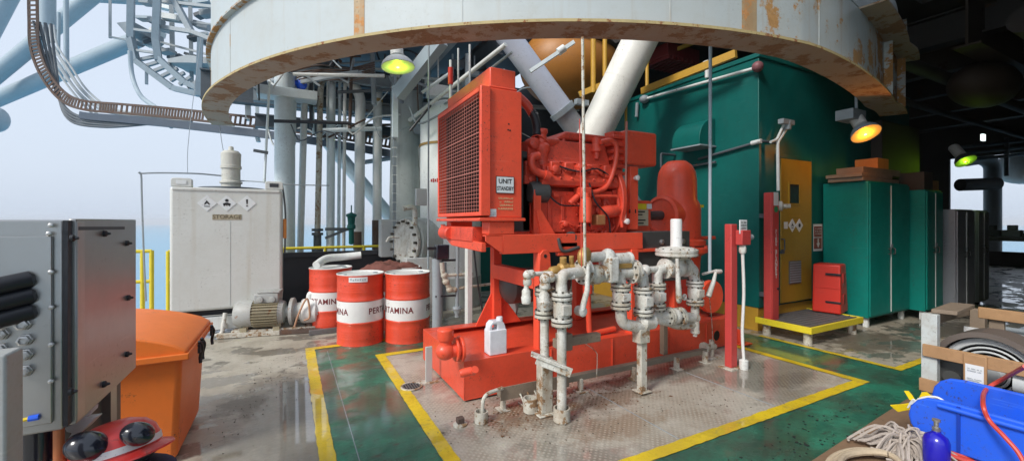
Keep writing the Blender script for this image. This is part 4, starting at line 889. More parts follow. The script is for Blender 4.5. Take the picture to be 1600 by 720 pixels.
part('cross_beam', MB().prism([(1.50, 4.56, 1.52), (1.50, 4.56, 1.42), (1.50, 4.2, 1.30), (1.50, 3.43, 1.28), (1.50, 3.43, 1.36), (1.50, 4.1, 1.40)], (.05, 0, 0)), RD, fp, .006)
# signs on the radiator side
def rside(px, py): q = at(px, py, v=3.39); return q
c = rside(789, 289); sp = part('sign_plate', MB().box(c.x - .087, c.x + .087, 3.384, 3.391, c.z - .072, c.z + .072), M['sign_white'], fp, .002)
mesh_obj('sign_border', MB().box(c.x - .09, c.x + .09, 3.383, 3.3905, c.z + .072, c.z + .076).box(c.x - .09, c.x + .09, 3.383, 3.3905, c.z - .076, c.z - .072).box(c.x - .091, c.x - .087, 3.383, 3.3905, c.z - .072, c.z + .072).box(c.x + .087, c.x + .091, 3.383, 3.3905, c.z - .072, c.z + .072), M['ink_dark'], sp)
mesh_obj('lettering', text_mb('UNIT', .058, (c.x, 3.3825, c.z + .03), (1, 0, 0), (0, 0, 1), 0, .022), M['ink_dark'], sp)
mesh_obj('lettering', text_mb('STANDBY', .050, (c.x, 3.3825, c.z - .034), (1, 0, 0), (0, 0, 1), 0, .024, sx=.74), M['ink_dark'], sp)
c = rside(790, 318); mb = MB(); scribble(mb, (c.x, 3.391, c.z), (1, 0, 0), (0, 0, 1), .15, 4, .125, 3, gap=.8); part('stencil_print', mb, M['ink_yellow'], fp)
c = rside(770, 332.5); st = part('sticker', MB().box(c.x - .034, c.x + .034, 3.388, 3.391, c.z - .034, c.z + .034), M['sign_white'], fp)
mb = MB(); scribble(mb, (c.x, 3.387, c.z - .006), (1, 0, 0), (0, 0, 1), .05, 2, .03, 8); mesh_obj('print', mb, M['brace'], st)
for (px, py) in ((795, 194), (794, 203), (797, 204)): c = rside(px, py); part('bolt_hole', MB().lathe((c.x, 3.3915, c.z), (0, -1, 0), [(.008, 0), (.008, .002)], 8), M['ink_dark'], fp)
# --- raised frame
def cframe(y, side):
    mb = MB(); channel(mb, (1.70, y, 1.255), (3.4, y, 1.255), .175, .075, side=side)
    mb.prism([(1.70, y, 1.257), (1.70, y, 1.428), (1.53, y, 1.428), (1.53, y, 1.375)], (0, .014 * side, 0)); mb.box(1.53, 1.70, min(y, y + .075 * side), max(y, y + .075 * side), 1.416, 1.4295); return mb
part('frame_channel', cframe(3.40, 1), RD, fp, .004); part('frame_channel', cframe(4.50, -1), RD, fp, .004)
for x in (2.12, 3.28): part('cross_member', MB().beam((x, 3.47, .98), (x, 4.38, .98), .1, .16), RD, fp, .006)
def leg(x, y, flare):
    mb = MB().beam((x, y, .30), (x, y, 1.254), .10, .10)
    if flare:
        mb.prism([(x - .26, y, .357), (x + .34, y, .357), (x + .06, y, .72), (x + .06, y, .9), (x - .06, y, .9), (x - .06, y, .72)], (0, .02, 0))
        mb.prism([(x + .051, y + .01, 1.0), (x + .051, y + .01, .72), (x + .3, y + .01, 1.0)], (0, .016, 0))
    return mb
part('leg', leg(2.12, 3.44, False), RD, fp, .005); part('leg', leg(2.12, 4.42, True), RD, fp, .005)
part('leg', leg(3.28, 3.44, False), RD, fp, .005); part('leg', leg(3.28, 4.42, False), RD, fp, .005)
q = at(853, 405, v=3.36); part('lifting_lug', MB().prism([(q.x - .07, 3.37, q.z - .16), (q.x + .07, 3.37, q.z - .16), (q.x + .055, 3.37, q.z + .05), (q.x + .02, 3.37, q.z + .085), (q.x - .02, 3.37, q.z + .085), (q.x - .055, 3.37, q.z + .05)], (0, .025, 0)), RD, fp, .004)
part('lug_hole', MB().lathe((q.x, 3.3695, q.z + .03), (0, -1, 0), [(.018, 0), (.018, .002)], 12), M['ink_dark'], fp)
part('under_pipe', MB().pipe(elbow_path([at(918, 452, v=3.5), at(921, 522, v=3.5), at(960, 513, v=3.5)], .05), .03, 12).cyl(at(918, 458, v=3.5), at(918, 446, v=3.5), .05), SR, fp)
part('heat_exchanger', MB().lathe((2.2, 4.25, .82), (1, 0, 0), [(.0, -.09), (.14, -.06), (.2, 0), (.2, .7), (.14, .76), (0, .8)], 24), M['dark_metal'], fp)
part('pale_drum', MB().lathe(at(783, 484, v=4.80), (.5, .85, 0), [(0, -.02), (.19, 0), (.21, .02), (.21, .4)], 28), M['concrete_col'], fp)
# --- engine
eng = part('engine_block', MB(), ER, fp) if False else None
mb = MB().box(2.16, 3.18, 3.72, 4.32, 1.42, 1.93).box(2.2, 3.12, 3.80, 4.24, 1.22, 1.42)
for k in range(5): mb.box(2.22 + k * .19, 2.35 + k * .19, 3.685, 3.73, 1.50, 1.80)
random.seed(3)
for k in range(26): x, z = random.uniform(2.2, 3.12), random.choice([1.46, 1.83, 1.87, random.uniform(1.45, 1.85)]); mb.lathe((x, 3.72, z), (0, -1, 0), [(.018, -.01), (.018, .03 + random.uniform(.012, .03)), (.01, .065)], 6)
eb = part('engine_block', mb, ER, fp, .02)
for sgn, nm in ((1, 'near'), (-1, 'far')):
    yy = lambda d: 4.02 - sgn * d
    mb = MB().prism([(2.24, yy(.40), 1.95), (2.24, yy(.45), 2.02), (2.24, yy(.42), 2.15), (2.24, yy(.12), 2.15), (2.24, yy(.10), 1.95)], (.90, 0, 0))
    for k in range(5):
        mb.box(2.27 + k * .18, 2.38 + k * .18, min(yy(.47), yy(.43)), max(yy(.47), yy(.43)), 1.99, 2.10)
        mb.lathe((2.42 + k * .18, yy(.44), 2.08), (0, -sgn, .1), [(.022, -.02), (.022, .03), (.012, .045)], 8)
    part('cylinder_head', mb, ER, fp, .01)
    mb = MB().prism([(2.26, yy(.415), 2.16), (2.26, yy(.33), 2.40), (2.26, yy(.10), 2.42), (2.26, yy(.06), 2.16)], (.86, 0, 0))
    mb.prism([(2.24, yy(.43), 2.152), (2.24, yy(.42), 2.172), (2.24, yy(.05), 2.172), (2.24, yy(.05), 2.152)], (.90, 0, 0))
    for k in range(4): mb.lathe((2.36 + k * .22, yy(.30), 2.40), (0, -sgn * .3, 1), [(.022, -.03), (.022, .02), (.01, .03)], 8)
    part('valve_cover', mb, ER, fp, .02, seg=3)
mb = MB().prism([(2.2, 3.60, 1.90), (2.2, 3.535, 1.915), (2.2, 3.52, 1.965), (2.2, 3.555, 2.035), (2.2, 3.60, 2.04)], (.97, 0, 0))
for k in range(7): mb.lathe((2.27 + k * .14, 3.53, 1.985), (0, -1, .6), [(.016, -.01), (.016, .014), (.008, .018)], 6)
part('exhaust_manifold', mb, ER, fp, .012, seg=3)
part('air_crossover', MB().box(2.62, 3.22, 3.72, 4.1, 2.43, 2.515).prism([(2.62, 3.72, 2.43), (2.62, 3.72, 2.515), (2.45, 3.72, 2.40)], (0, .38, 0)), ER, fp, .02)
p = at(932, 230, v=3.62); part('breather', MB().lathe(p, (0, 0, 1), [(.03, -.13), (.036, -.06), (.06, -.05), (.06, .0), (.05, .02), (.05, .1), (.02, .105)], 16), ER, fp)
E3 = 3.52
def pp(x, y, v=E3): return at(x, y, v=v)
part('coolant_pipe', MB().pipe(smooth_path([pp(938, 222), pp(955, 220), pp(963, 230), pp(962, 252), pp(955, 278), pp(946, 293), pp(930, 300), pp(916, 300), pp(903, 306)]), .027, 12), ER, fp)
part('coolant_pipe', MB().pipe(smooth_path([pp(842, 243), pp(832, 246), pp(831, 258), pp(838, 268), pp(857, 275)]), .038, 14).cyl(pp(850, 273), pp(857, 276), .05), ER, fp)
part('fuel_line', MB().pipe(elbow_path([pp(925, 306), pp(965, 307), pp(972, 355)], .03), .019, 10), ER, fp)
mb = MB().lathe(pp(846, 236, 3.66), (0, 0, 1), [(.05, -.17), (.07, -.15), (.075, -.02), (.09, 0), (.09, .05), (.06, .08), (.05, .17), (.065, .18), (.065, .22)], 16); mb.cyl(pp(846, 222, 3.66), pp(870, 224, 3.74), .055); mb.box(2.10, 2.34, 3.64, 3.86, 2.16, 2.36); mb.box(2.06, 2.28, 3.62, 3.80, 1.98, 2.15); mb.lathe(pp(834, 224, 3.62), (0, -1, 0), [(.06, -.1), (.06, .02), (.03, .04)], 12)
part('thermostat_housing', mb, ER, fp, .012)
mb = MB().box(2.04, 2.16, 3.66, 4.30, 1.45, 2.2).box(2.0, 2.05, 3.7, 3.9, 1.5, 1.95)
part('timing_cover', mb, ER, fp, .015)
mb = MB().prism([(2.18, 3.60, 1.44), (2.66, 3.60, 1.44), (2.70, 3.60, 1.52), (2.70, 3.60, 1.80), (2.62, 3.60, 1.86), (2.26, 3.60, 1.86), (2.18, 3.60, 1.78)], (0, .14, 0))
for (x, z) in ((2.22, 1.47), (2.36, 1.455), (2.5, 1.455), (2.64, 1.47), (2.67, 1.62), (2.66, 1.78), (2.54, 1.835), (2.40, 1.835), (2.27, 1.82), (2.21, 1.64)): mb.lathe((x, 3.605, z), (0, -1, 0), [(.016, -.01), (.016, .014), (.008, .02)], 6)
mb.box(2.30, 2.34, 3.585, 3.60, 1.48, 1.80); mb.box(2.46, 2.50, 3.585, 3.60, 1.48, 1.80)
part('side_casting', mb, ER, fp, .012)
mb = MB().box(2.72, 3.22, 3.64, 3.75, 1.44, 1.70).box(2.75, 3.0, 3.6, 3.7, 1.72, 1.84).box(3.02, 3.2, 3.58, 3.7, 1.62, 1.88)
part('accessory_casting', mb, ER, fp, .015)
mb = MB().box(2.3, 3.2, 3.70, 4.2, 1.27, 1.44); part('oil_pan', mb, ER, fp, .02)
for (x, w_) in ((2.30, .11), (2.47, .11), (2.64, .11), (2.81, .11), (2.98, .10)): part('injector_cover', MB().box(x, x + w_, 3.53, 3.60, 2.05, 2.15), ER, fp, .012)
part('radiator_hose', MB().pipe(smooth_path([at(806, 148, v=3.75), at(822, 163, v=3.72), at(832, 178, v=3.7)]), .045, 14), ER, fp)
part('rubber_hose', MB().pipe(smooth_path([at(828, 170, v=3.71), at(836, 186, v=3.68), at(839, 203, v=3.65), at(838, 212, v=3.64)]), .043, 14), M['black'], fp)
part('fan', MB().lathe((1.96, 3.98, 2.0), (1, 0, 0), [(.0, 0), (.44, .0), (.44, .03), (.12, .04), (.12, .16), (0, .16)], 28), M['dark_metal'], fp)
part('belt_guard', MB().box(1.92, 2.14, 3.66, 3.7, 1.45, 2.25), M['dark_metal'], fp, .01)
mb = MB().lathe(at(838, 300, v=3.62), (1, 0, 0), [(.09, -.09), (.11, -.06), (.11, .1), (.07, .14), (.0, .14)], 20); part('alternator', mb, M['dark_metal'], fp)
part('support_plate', MB().box(2.10, 2.18, 3.52, 3.55, 1.43, 1.86), RD, fp, .004)
part('gusset', MB().prism([at(838, 328, v=3.5), at(846, 328, v=3.5), at(868, 366, v=3.5), at(846, 366, v=3.5)], (0, .02, 0)), RD, fp, .003)
p = pp(915, 330, 3.50); part('oil_filter', MB().lathe(p, (0, 0, 1), [(.05, -.12), (.066, -.11), (.066, .09), (.058, .11), (.058, .13), (.04, .14), (.04, .19)], 20), RD, fp)
p = pp(915, 297, 3.50); part('filter_head', MB().box(p.x - .07, p.x + .06, 3.47, 3.62, p.z - .08, p.z + .03).cyl(pp(903, 306), pp(890, 318), .03), ER, fp, .012)
p = pp(936, 343, 3.52); part('fuel_pump', MB().box(p.x - .06, p.x + .06, 3.48, 3.66, p.z - .06, p.z + .05), paint('pump_tan', (.36, .16, .06), .5, dirt=.5), fp, .012)
p = pp(948, 331, 3.56); part('starter_motor', MB().lathe(p, (1, .0, .1), [(.0, -.12), (.05, -.11), (.07, -.04), (.07, .16), (.045, .2)], 16), ER, fp)
mb = MB()
random.seed(21)
for k in range(14):
    x, z = random.uniform(2.6, 3.2), random.uniform(1.36, 1.75); mb.pipe(smooth_path([(x, 3.66, z), (x + random.uniform(-.1, .1), 3.58, z + random.uniform(-.1, .1)), (x + random.uniform(-.2, .2), 3.62, z + random.uniform(-.2, .25))], 4), random.uniform(.008, .018), 6)
    if k % 2: mb.box(x - .04, x + .04, 3.60, 3.70, z - .035, z + .04)
part('pipework', mb, ER, fp, .004)
random.seed(31)
def bumps(x0, x1, z0, z1, y, n, name):
    for k in range(n):
        x, z = random.uniform(x0, x1), random.uniform(z0, z1); r_ = random.uniform(.018, .045); kind = k % 3
        if kind == 0: b_ = MB().lathe((x, y, z), (0, -1, random.uniform(-.2, .2)), [(r_ * 1.3, -.02), (r_ * 1.3, .02), (r_, .03), (r_, .06), (r_ * .5, .07)], 10)
        elif kind == 1: b_ = MB().box(x - r_ * 1.6, x + r_ * 1.6, y - .05, y + .02, z - r_, z + r_)
        else: b_ = MB().pipe(smooth_path([(x - .1, y + .01, z), (x - .05, y - .05, z + .02), (x + .05, y - .05, z - .03), (x + .1, y + .01, z - .02)], 4), r_ * .35, 7)
        part(name, b_, ER, fp, .004)
bumps(2.2, 2.65, 1.48, 1.82, 3.61, 5, 'engine_fitting'); bumps(2.75, 3.2, 1.30, 1.86, 3.62, 14, 'engine_fitting'); bumps(2.28, 3.05, 2.03, 2.13, 3.575, 8, 'engine_fitting'); bumps(2.1, 2.3, 1.9, 2.4, 3.66, 5, 'engine_fitting')
mb = MB()
for k in range(3): mb.ell((2.42 + k * .17, 3.70, 1.60), .075, .05, .14, 16, 10)
part('core_plug', mb, ER, fp) if False else None
WR = [[(2.3, 3.57, 2.14), (2.6, 3.50, 2.06), (2.9, 3.52, 2.10), (3.2, 3.55, 1.95)], [(2.2, 3.56, 1.9), (2.4, 3.52, 1.72), (2.72, 3.53, 1.70), (2.8, 3.55, 1.5)], [(2.75, 3.50, 1.95), (2.82, 3.48, 1.75), (3.0, 3.50, 1.60), (3.05, 3.52, 1.42)], [(2.12, 3.60, 2.2), (2.16, 3.56, 1.95), (2.2, 3.58, 1.7), (2.25, 3.56, 1.45)]]
for w_ in WR: part('wiring', MB().pipe(smooth_path(w_), .009, 6), M['black'], fp)
part('hose_clamp', MB().cyl(at(833, 178, v=3.7), at(834, 181, v=3.7), .05, n=14), M['chrome'], fp)
for (x, z) in ((2.30, 2.24), (2.62, 2.27), (2.95, 2.26)): part('name_tag', MB().beam((x, 3.645 + (z - 2.16) * .35 - .03, z), (x + .06, 3.645 + (z - 2.16) * .35 - .03, z), .003, .035), M['chrome'], fp)
part('flywheel_housing', MB().lathe((3.18, 3.98, 1.78), (1, 0, 0), [(.52, 0), (.52, .06), (.44, .1), (.40, .2), (.28, .24)], 32).box(3.19, 3.36, 3.6, 4.3, 1.2, 1.6), ER, fp, .01)
mb = MB()
for k in range(6): mb.box(3.12 + .01 * (k % 2), 3.32, 3.56, 3.72, 2.06 + k * .08, 2.10 + k * .08)
mb.box(3.16, 3.30, 3.6, 3.75, 1.95, 2.55); part('heat_shield', mb, ER, fp, .008)
c0, c1 = at(979, 202, v=3.52), at(1026, 260, v=3.52)
part('control_box', MB().box(c0.x, c1.x + .01, 3.52, 3.80, c1.z, c0.z), RD, fp, .03, seg=4)
part('box_post', MB().box(3.36, 3.48, 3.55, 3.63, 1.46, 2.165), RD, fp, .004)
p = at(995, 278, v=3.52); part('knob', MB().lathe(p, (0, -1, 0), [(.022, -.03), (.03, 0), (.03, .02), (.015, .03)], 12), M['ink_white'], fp)
p = at(979, 346, v=3.50); part('knob', MB().lathe(p, (0, -1, 0), [(.022, -.03), (.032, 0), (.032, .02), (.015, .03)], 12), M['ink_white'], fp)
for px in (984, 993): p = at(px, 330, v=3.548); part('slot', MB().box(p.x - .008, p.x + .008, 3.546, 3.549, p.z - .022, p.z + .022), M['ink_dark'], fp)
part('thin_pipe', MB().cyl(at(979, 190, v=3.5), at(977, 346, v=3.5), .012, n=8), M['pink_wire'], fp)
part('gauge', MB().lathe(at(892, 371, v=3.42), (-.2, -1, 0), [(.055, -.03), (.055, 0), (.05, .008), (.048, .002), (0, .003)], 18), M['sign_white'], fp)
part('gauge_bezel', MB().lathe(at(892, 371, v=3.42), (-.2, -1, 0), [(.056, -.032), (.060, .01), (.052, .012)], 18), M['dark_metal'], fp)
part('lower_rail', MB().beam((2.3, 3.43, 1.235), (3.9, 3.43, 1.235), .05, .035).beam((2.55, 3.46, 1.3), (3.0, 3.46, 1.3), .04, .12), RD, fp, .004)
p = at(885, 383, v=3.42); part('cable_clamp', MB().box(p.x - .1, p.x + .12, 3.4, 3.48, p.z - .02, p.z + .03).pipe(smooth_path([at(872, 372, v=3.4), at(880, 392, v=3.38), at(905, 386, v=3.38)]), .018, 8), M['dark_metal'], fp, .006)
# --- drive, gearbox and pump head
part('coupling_guard', MB().box(3.42, 3.86, 3.72, 4.2, 1.2, 1.80), RD, fp, .02)
p = at(1003, 338, v=3.715); pl = part('caution_label', MB().box(p.x - .10, p.x + .10, 3.712, 3.7185, p.z - .11, p.z + .08), paint('label_cream', (.52, .46, .32), .5, bump=0, dirt=.4), fp)
mb = MB()
for (w_, z_) in ((.13, .055), (.09, .02), (.14, -.045), (.11, -.08)): mb.box(p.x - .085, p.x - .085 + w_, 3.7105, 3.7115, p.z + z_ - .008, p.z + z_ + .008)
mesh_obj('print', mb, M['ink_dark'], pl)
part('caution_label', MB().box(p.x - .10, p.x + .07, 3.712, 3.7185, p.z + .085, p.z + .15), M['yellow'], fp, label='yellow caution label')
part('caution_label', MB().box(p.x + .08, p.x + .16, 3.712, 3.7185, p.z + .09, p.z + .15), M['sign_white'], fp, label='small white label')
GX, GY = 4.62, 4.0
part('gear_drive', MB().lathe((GX, GY, 0), (0, 0, 1), [(.36, 1.24), (.36, 1.30), (.30, 1.32), (.30, 1.72), (.285, 1.79), (.255, 1.84), (.25, 2.10), (.235, 2.21), (.19, 2.30), (.12, 2.355), (.0, 2.37)], 40), RD, fp, sharp=50)
part('input_housing', MB().lathe((GX - .05, GY - .02, 1.63), (-1, -.10, 0), [(.24, 0), (.23, .22), (.255, .24), (.255, .30), (.215, .315), (.205, .29), (.0, .28)], 40), RD, fp)
part('drive_shaft', MB().cyl((3.86, GY - .06, 1.62), (4.3, GY - .03, 1.63), .06, n=18), M['dark_metal'], fp)
p = at(1059, 269, u=4.5); part('breather_slot', MB().box(GX - .30, GX - .22, GY - .01, GY + .015, 2.11, 2.22), M['ink_dark'], fp) if False else None
p = at(1085, 322, v=3.75); part('maker_plate', MB().beam(p + Vector((-.05, .02, 0)), p + Vector((.04, -.015, 0)), .004, .1), M['ink_yellow'], fp)
p = at(1096, 322, v=3.75); part('tag', MB().beam(p + Vector((-.03, .0, 0)), p + Vector((.035, 0, 0)), .02, .035), M['yellow'], fp)
part('side_stub', MB().cyl((GX + .2, GY - .15, 1.33), (GX + .5, GY - .2, 1.33), .025, n=10), RD, fp)
part('discharge_head', MB().lathe((GX, GY, 0), (0, 0, 1), [(.40, .297), (.40, .34), (.30, .36), (.28, .8), (.30, 1.1), (.39, 1.15), (.39, 1.2), (.36, 1.22)], 36), RD, fp)
for k in range(10):
    a = k * math.pi / 5; part('bolt', MB().cyl((GX + .375 * math.cos(a), GY + .375 * math.sin(a), 1.19), (GX + .375 * math.cos(a), GY + .375 * math.sin(a), 1.235), .02, n=6), RD, fp)
mb = MB().cyl((GX, GY, .62), (GX + .02, GY - .52, .62), .13, n=24).lathe((GX + .02, GY - .5, .62), (0, -1, 0), [(.2, -.03), (.2, .03)], 24); part('discharge_stub', mb, RD, fp)
c0, c1 = at(995, 362, v=3.44), at(1078, 436, v=3.44)
pn = part('instrument_panel', MB().box(c0.x, c1.x, 3.44, 3.66, c1.z, c0.z), M['dark_metal'], fp, .008)
for px, py in ((1034, 378), (1067, 377), (1000, 385)):
    p = at(px, py, v=3.435); mesh_obj('knob', MB().lathe(p, (0, -1, 0), [(.03, -.01), (.03, .012), (.018, .02)], 14), M['chrome'], pn)
part('panel_post', MB().box(3.5, 3.56, 3.5, 3.58, .3, .86), RD, fp, .003); part('panel_post', MB().box(4.0, 4.06, 3.5, 3.58, .3, .86), RD, fp, .003)
# --- drain valve on the left end of the skid
c = at(696, 548, u=1.16)
mb = MB().cyl((c.x - .05, c.y, c.z), (1.315, c.y - .02, c.z), .055, n=16).lathe((1.24, c.y, c.z), (1, 0, 0), [(.10, 0), (.10, .02)], 18).lathe((1.28, c.y, c.z), (1, 0, 0), [(.11, 0), (.11, .025)], 18).ell((c.x, c.y, c.z), .085, .08, .075).cyl((c.x, c.y, c.z), (c.x, c.y, c.z + .10), .05)
mb.lathe((c.x, c.y, c.z + .09), (0, 0, 1), [(.062, 0), (.07, .02), (.07, .09), (.05, .105)], 18); dv = part('drain_valve', mb, RD, fp, .004)
part('drain_pipe', MB().cyl((c.x + .16, c.y - .22, c.z - .13), (1.32, c.y - .26, c.z - .10), .03).lathe((c.x + .05, c.y - .20, c.z - .135), (1, -.1, .1), [(.026, 0), (.034, .02), (.034, .1), (.02, .11)], 12), RD, fp)
# jerrycan on the skid rail
jb = Vector((1.66, 3.47, .357)); t = thing('jerrycan', 'white plastic jerrycan standing on the near edge of the red skid', 'jerrycan', jb)
W_, D_, HH = .085, .062, .31
body = [(-W_, 0), (W_, 0), (W_, .215), (W_ * .95, .25), (W_ * .55, .285), (W_ * .50, .30), (-W_ * .35, .30), (-W_ * .85, .275), (-W_, .22)]
mb = MB()
hole = [(-W_ * .55, .235), (-W_ * .1, .235), (-W_ * .1, .262), (-W_ * .55, .262)]
# body built as a lower block and an arched handle so that the grip opening is a real hole
mb.prism([(jb.x + x, jb.y - D_, jb.z + z) for x, z in ((-W_, 0), (W_, 0), (W_, .215), (W_ * .97, .222), (-W_ * .98, .222), (-W_, .21))], (0, 2 * D_, 0))
part('body', mb, M['jug'], t, .016, seg=3)
mb = MB().prism([(jb.x + x, jb.y - D_ * .75, jb.z + z) for x, z in ((-W_ * .98, .216), (-W_ * .62, .216), (-W_ * .62, .258), (-W_ * .5, .27), (-.01, .27), (.0, .262), (.0, .216), (W_ * .97, .216), (W_ * .9, .25), (W_ * .72, .28), (.02, .298), (-W_ * .55, .298), (-W_ * .88, .27))], (0, D_ * 1.5, 0))
part('handle', mb, M['jug'], t, .006)
part('cap', MB().lathe((jb.x + W_ * .48, jb.y, jb.z + .27), (0, 0, 1), [(.03, 0), (.03, .045), (.026, .055)], 18), M['jug'], t)
# ================================================================== PIPE MANIFOLD IN FRONT OF THE PUMP
mf = thing('pipe_manifold', 'dirty white manifold of valves and elbows on thin legs in front of the red pump', 'pipe manifold', (2.5, 2.87, 0))
PW, PD = M['pipe_white'], M['pipe_dirty']
V0 = 2.83
def q_(x, y, v=V0): return at(x, y, v=v)
def flange_z(mb, c, r, t=.022): mb.lathe(c - Vector((0, 0, t / 2)), (0, 0, 1), [(r, 0), (r, t)], 22)
def valve(c, top, bot, r, mat=None, dirty=False, lever=None):
    """upright flanged ball valve: two flange pairs, bulged body, bolts"""
    c = Vector(c); L = top - bot
    v = part('valve', MB().lathe((c.x, c.y, bot + .02), (0, 0, 1), [(r * .55, 0), (r * .62, L * .12), (r * .80, L * .22), (r * .84, L * .5), (r * .80, L * .72), (r * .62, L * .84), (r * .55, L - .04)], 20).box(c.x - r * .5, c.x + r * .5, c.y - r * .95, c.y, (top + bot) / 2 - L * .16, (top + bot) / 2 + L * .16), mat or PW, mf, .006)
    for z in (top - .012, top - .046, bot + .012, bot + .046):
        fm = MB(); flange_z(fm, Vector((c.x, c.y, z)), r); mesh_obj('flange', fm, PD if dirty or z < bot + .03 else PW, v, .003)
    for z in (top - .029, bot + .029):
        bm_ = MB()
        for k in range(8): a = k * math.pi / 4 + .3; x, y = c.x + r * .82 * math.cos(a), c.y + r * .82 * math.sin(a); bm_.cyl((x, y, z - .042), (x, y, z + .042), .0085, n=6)
        mesh_obj('bolt', bm_, M['bolt'], v)
    gm = MB(); gm.lathe((c.x, c.y, top - .034), (0, 0, 1), [(r * .93, 0), (r * .93, .01)], 20).lathe((c.x, c.y, bot + .024), (0, 0, 1), [(r * .93, 0), (r * .93, .01)], 20); mesh_obj('gasket', gm, M['bolt'], v)
    return v
# leg A (nearest, in a floor cup)
a0 = at(880, 660, v=2.70); VA = 2.72
az = lambda y: at(880, y, v=VA).z
part('leg', MB().cyl((a0.x, VA, .0), (a0.x, VA, az(508)), .037, n=18), PW, mf)
part('floor_cup', MB().lathe((a0.x, VA, .009), (0, 0, 1), [(.066, 0), (.066, .10), (.054, .10), (.054, .02)], 22), PD, mf)
valve((a0.x, VA, 0), az(456), az(508), .083)
# leg B (behind it, square lower half)
b0 = at(855, 646, v=2.86); VB = 2.90; bz = lambda y: at(855, y, v=VB).z
part('leg', MB().box(b0.x - .052, b0.x + .052, VB - .045, VB + .045, .02, bz(556)).box(b0.x - .09, b0.x + .09, VB - .08, VB + .08, .006, .02), PD, mf, .006)
part('riser', MB().cyl((b0.x, VB, bz(556)), (b0.x, VB, bz(496)), .036, n=16), PW, mf)
part('floor_cup', MB().lathe((b0.x - .09, VB + .07, .009), (0, 0, 1), [(.06, 0), (.06, .11), (.05, .11), (.05, .02)], 20), PD, mf)
valve((b0.x, VB, 0), bz(449), bz(495), .082, dirty=True)
# bracket angle
k0, k1 = at(830, 552, v=2.80), at(884, 573, v=2.66)
part('bracket_angle', MB().beam(k0, k1, .10, .012).beam(k0 + Vector((.02, -.045, -.035)), k1 + Vector((.02, -.045, -.035)), .01, .07), PW, mf, .002)
part('bracket_arm', MB().box(a0.x - .02, a0.x + .42, VA + .04, VA + .10, .555, .625).box(a0.x + .02, a0.x + .12, VA + .02, VA + .12, .53, .66), M['wood_grey'], mf, .005)
# elbow and main header
hz = at(905, 425, v=V0).z
part('elbow', MB().pipe(elbow_path([(a0.x, VA, az(458)), (a0.x + .005, VA + .02, hz - .0), at(912, 424, v=V0)], .13, 8), .046, 16), PW, mf)
part('header', MB().cyl(q_(905, 424), q_(1000, 426), .05, n=20), PW, mf)
for x, r in ((912, .105), (989, .105)):
    c = q_(x, 424); fl = part('flange', MB().lathe(c, (1, 0, 0), [(r, -.03), (r, -.008), (r * .9, -.006), (r * .9, .006), (r, .008), (r, .03)], 24), PW, mf)
    bm_ = MB()
    for k in range(8): a = k * math.pi / 4 + .2; bm_.cyl(c + Vector((-.045, r * .8 * math.cos(a), r * .8 * math.sin(a))), c + Vector((.045, r * .8 * math.cos(a), r * .8 * math.sin(a))), .009, n=6)
    mesh_obj('bolt', bm_, M['bolt'], fl)
c = q_(935, 428); part('check_valve', MB().lathe(c - Vector((.13, 0, 0)), (1, 0, 0), [(.05, 0), (.075, .02), (.085, .06), (.085, .12), (.065, .15), (.075, .16), (.075, .19), (.05, .2)], 20), PD, mf)
c = q_(952, 424); part('tee_block', MB().box(c.x - .06, c.x + .05, V0 - .08, V0 + .08, c.z - .09, c.z + .13), PW, mf, .02, seg=3)
# upper branch
part('brass_wheel', MB().lathe(q_(914, 402), (.6, -1, 0), [(.02, -.05), (.06, -.045), (.085, -.02), (.085, .02), (.06, .04), (.02, .05)], 14), M['brass'], mf)
part('upper_pipe', MB().cyl(q_(915, 403), q_(945, 400), .042, n=16), PW, mf)
c = q_(950, 405); part('union', MB().ell(c, .075, .075, .095).cyl(q_(950, 406), q_(981, 404), .055, n=18).lathe(q_(980, 404), (1, 0, 0), [(.055, 0), (.06, .01), (.06, .03), (.045, .045), (0, .05)], 18), PW, mf)
c = q_(974, 416); part('brass_clamp', MB().box(c.x - .10, c.x + .06, V0 - .05, V0 + .05, c.z - .012, c.z + .03), M['brass'], mf, .006)
# brass tree and drip tubes on the left
c = at(882, 424, v=2.95); mb = MB().cyl(at(850, 428, v=2.95), at(900, 420, v=2.95), .03, n=14)
for x, y, r in ((866, 424, .045), (880, 420, .055), (893, 420, .05)): mb.lathe(at(x, y, v=2.95), (.98, .1, .1), [(r * .7, -.05), (r, -.03), (r, .03), (r * .7, .05)], 12)
for x, y, r in ((880, 420, .03), (893, 418, .022)): mb.cyl(at(x, y, v=2.95), at(x, y - 18, v=2.93), r, n=10)
part('brass_tree', mb, M['brass'], mf, .003)
part('drip_tube', MB().pipe(elbow_path([at(862, 427, v=2.9), at(824, 428, v=2.9), at(822, 452, v=2.9)], .02), .019, 12).ell(at(824, 430, v=2.9), .036, .036, .042, 14, 10).lathe(at(824, 440, v=2.9), (0, 0, -1), [(.03, -.02), (.034, -.01), (.034, .02), (.026, .03)], 12).lathe(at(829, 428, v=2.9), (1, 0, 0), [(.03, -.02), (.034, -.01), (.034, .02), (.026, .03)], 12), PW, mf)
part('nozzle', MB().lathe(at(822, 450, v=2.9), (0, 0, -1), [(.02, 0), (.034, .02), (.034, .06), (.04, .07), (.034, .12), (.02, .125)], 12), PW, mf)
part('drip_tube', MB().pipe(elbow_path([at(896, 432, v=2.75), at(852, 433, v=2.75), at(850, 458, v=2.75)], .02), .024, 12).ell(at(852, 436, v=2.75), .044, .044, .05, 14, 10).lathe(at(851.5, 446, v=2.75), (0, 0, -1), [(.036, -.02), (.042, -.01), (.042, .02), (.03, .03)], 12).lathe(at(859, 433, v=2.75), (1, 0, 0), [(.036, -.02), (.042, -.01), (.042, .02), (.03, .03)], 12), PW, mf)
part('nozzle', MB().lathe(at(850, 455, v=2.75), (0, 0, -1), [(.024, 0), (.04, .02), (.04, .07), (.048, .08), (.04, .14), (.022, .145)], 12), PW, mf)
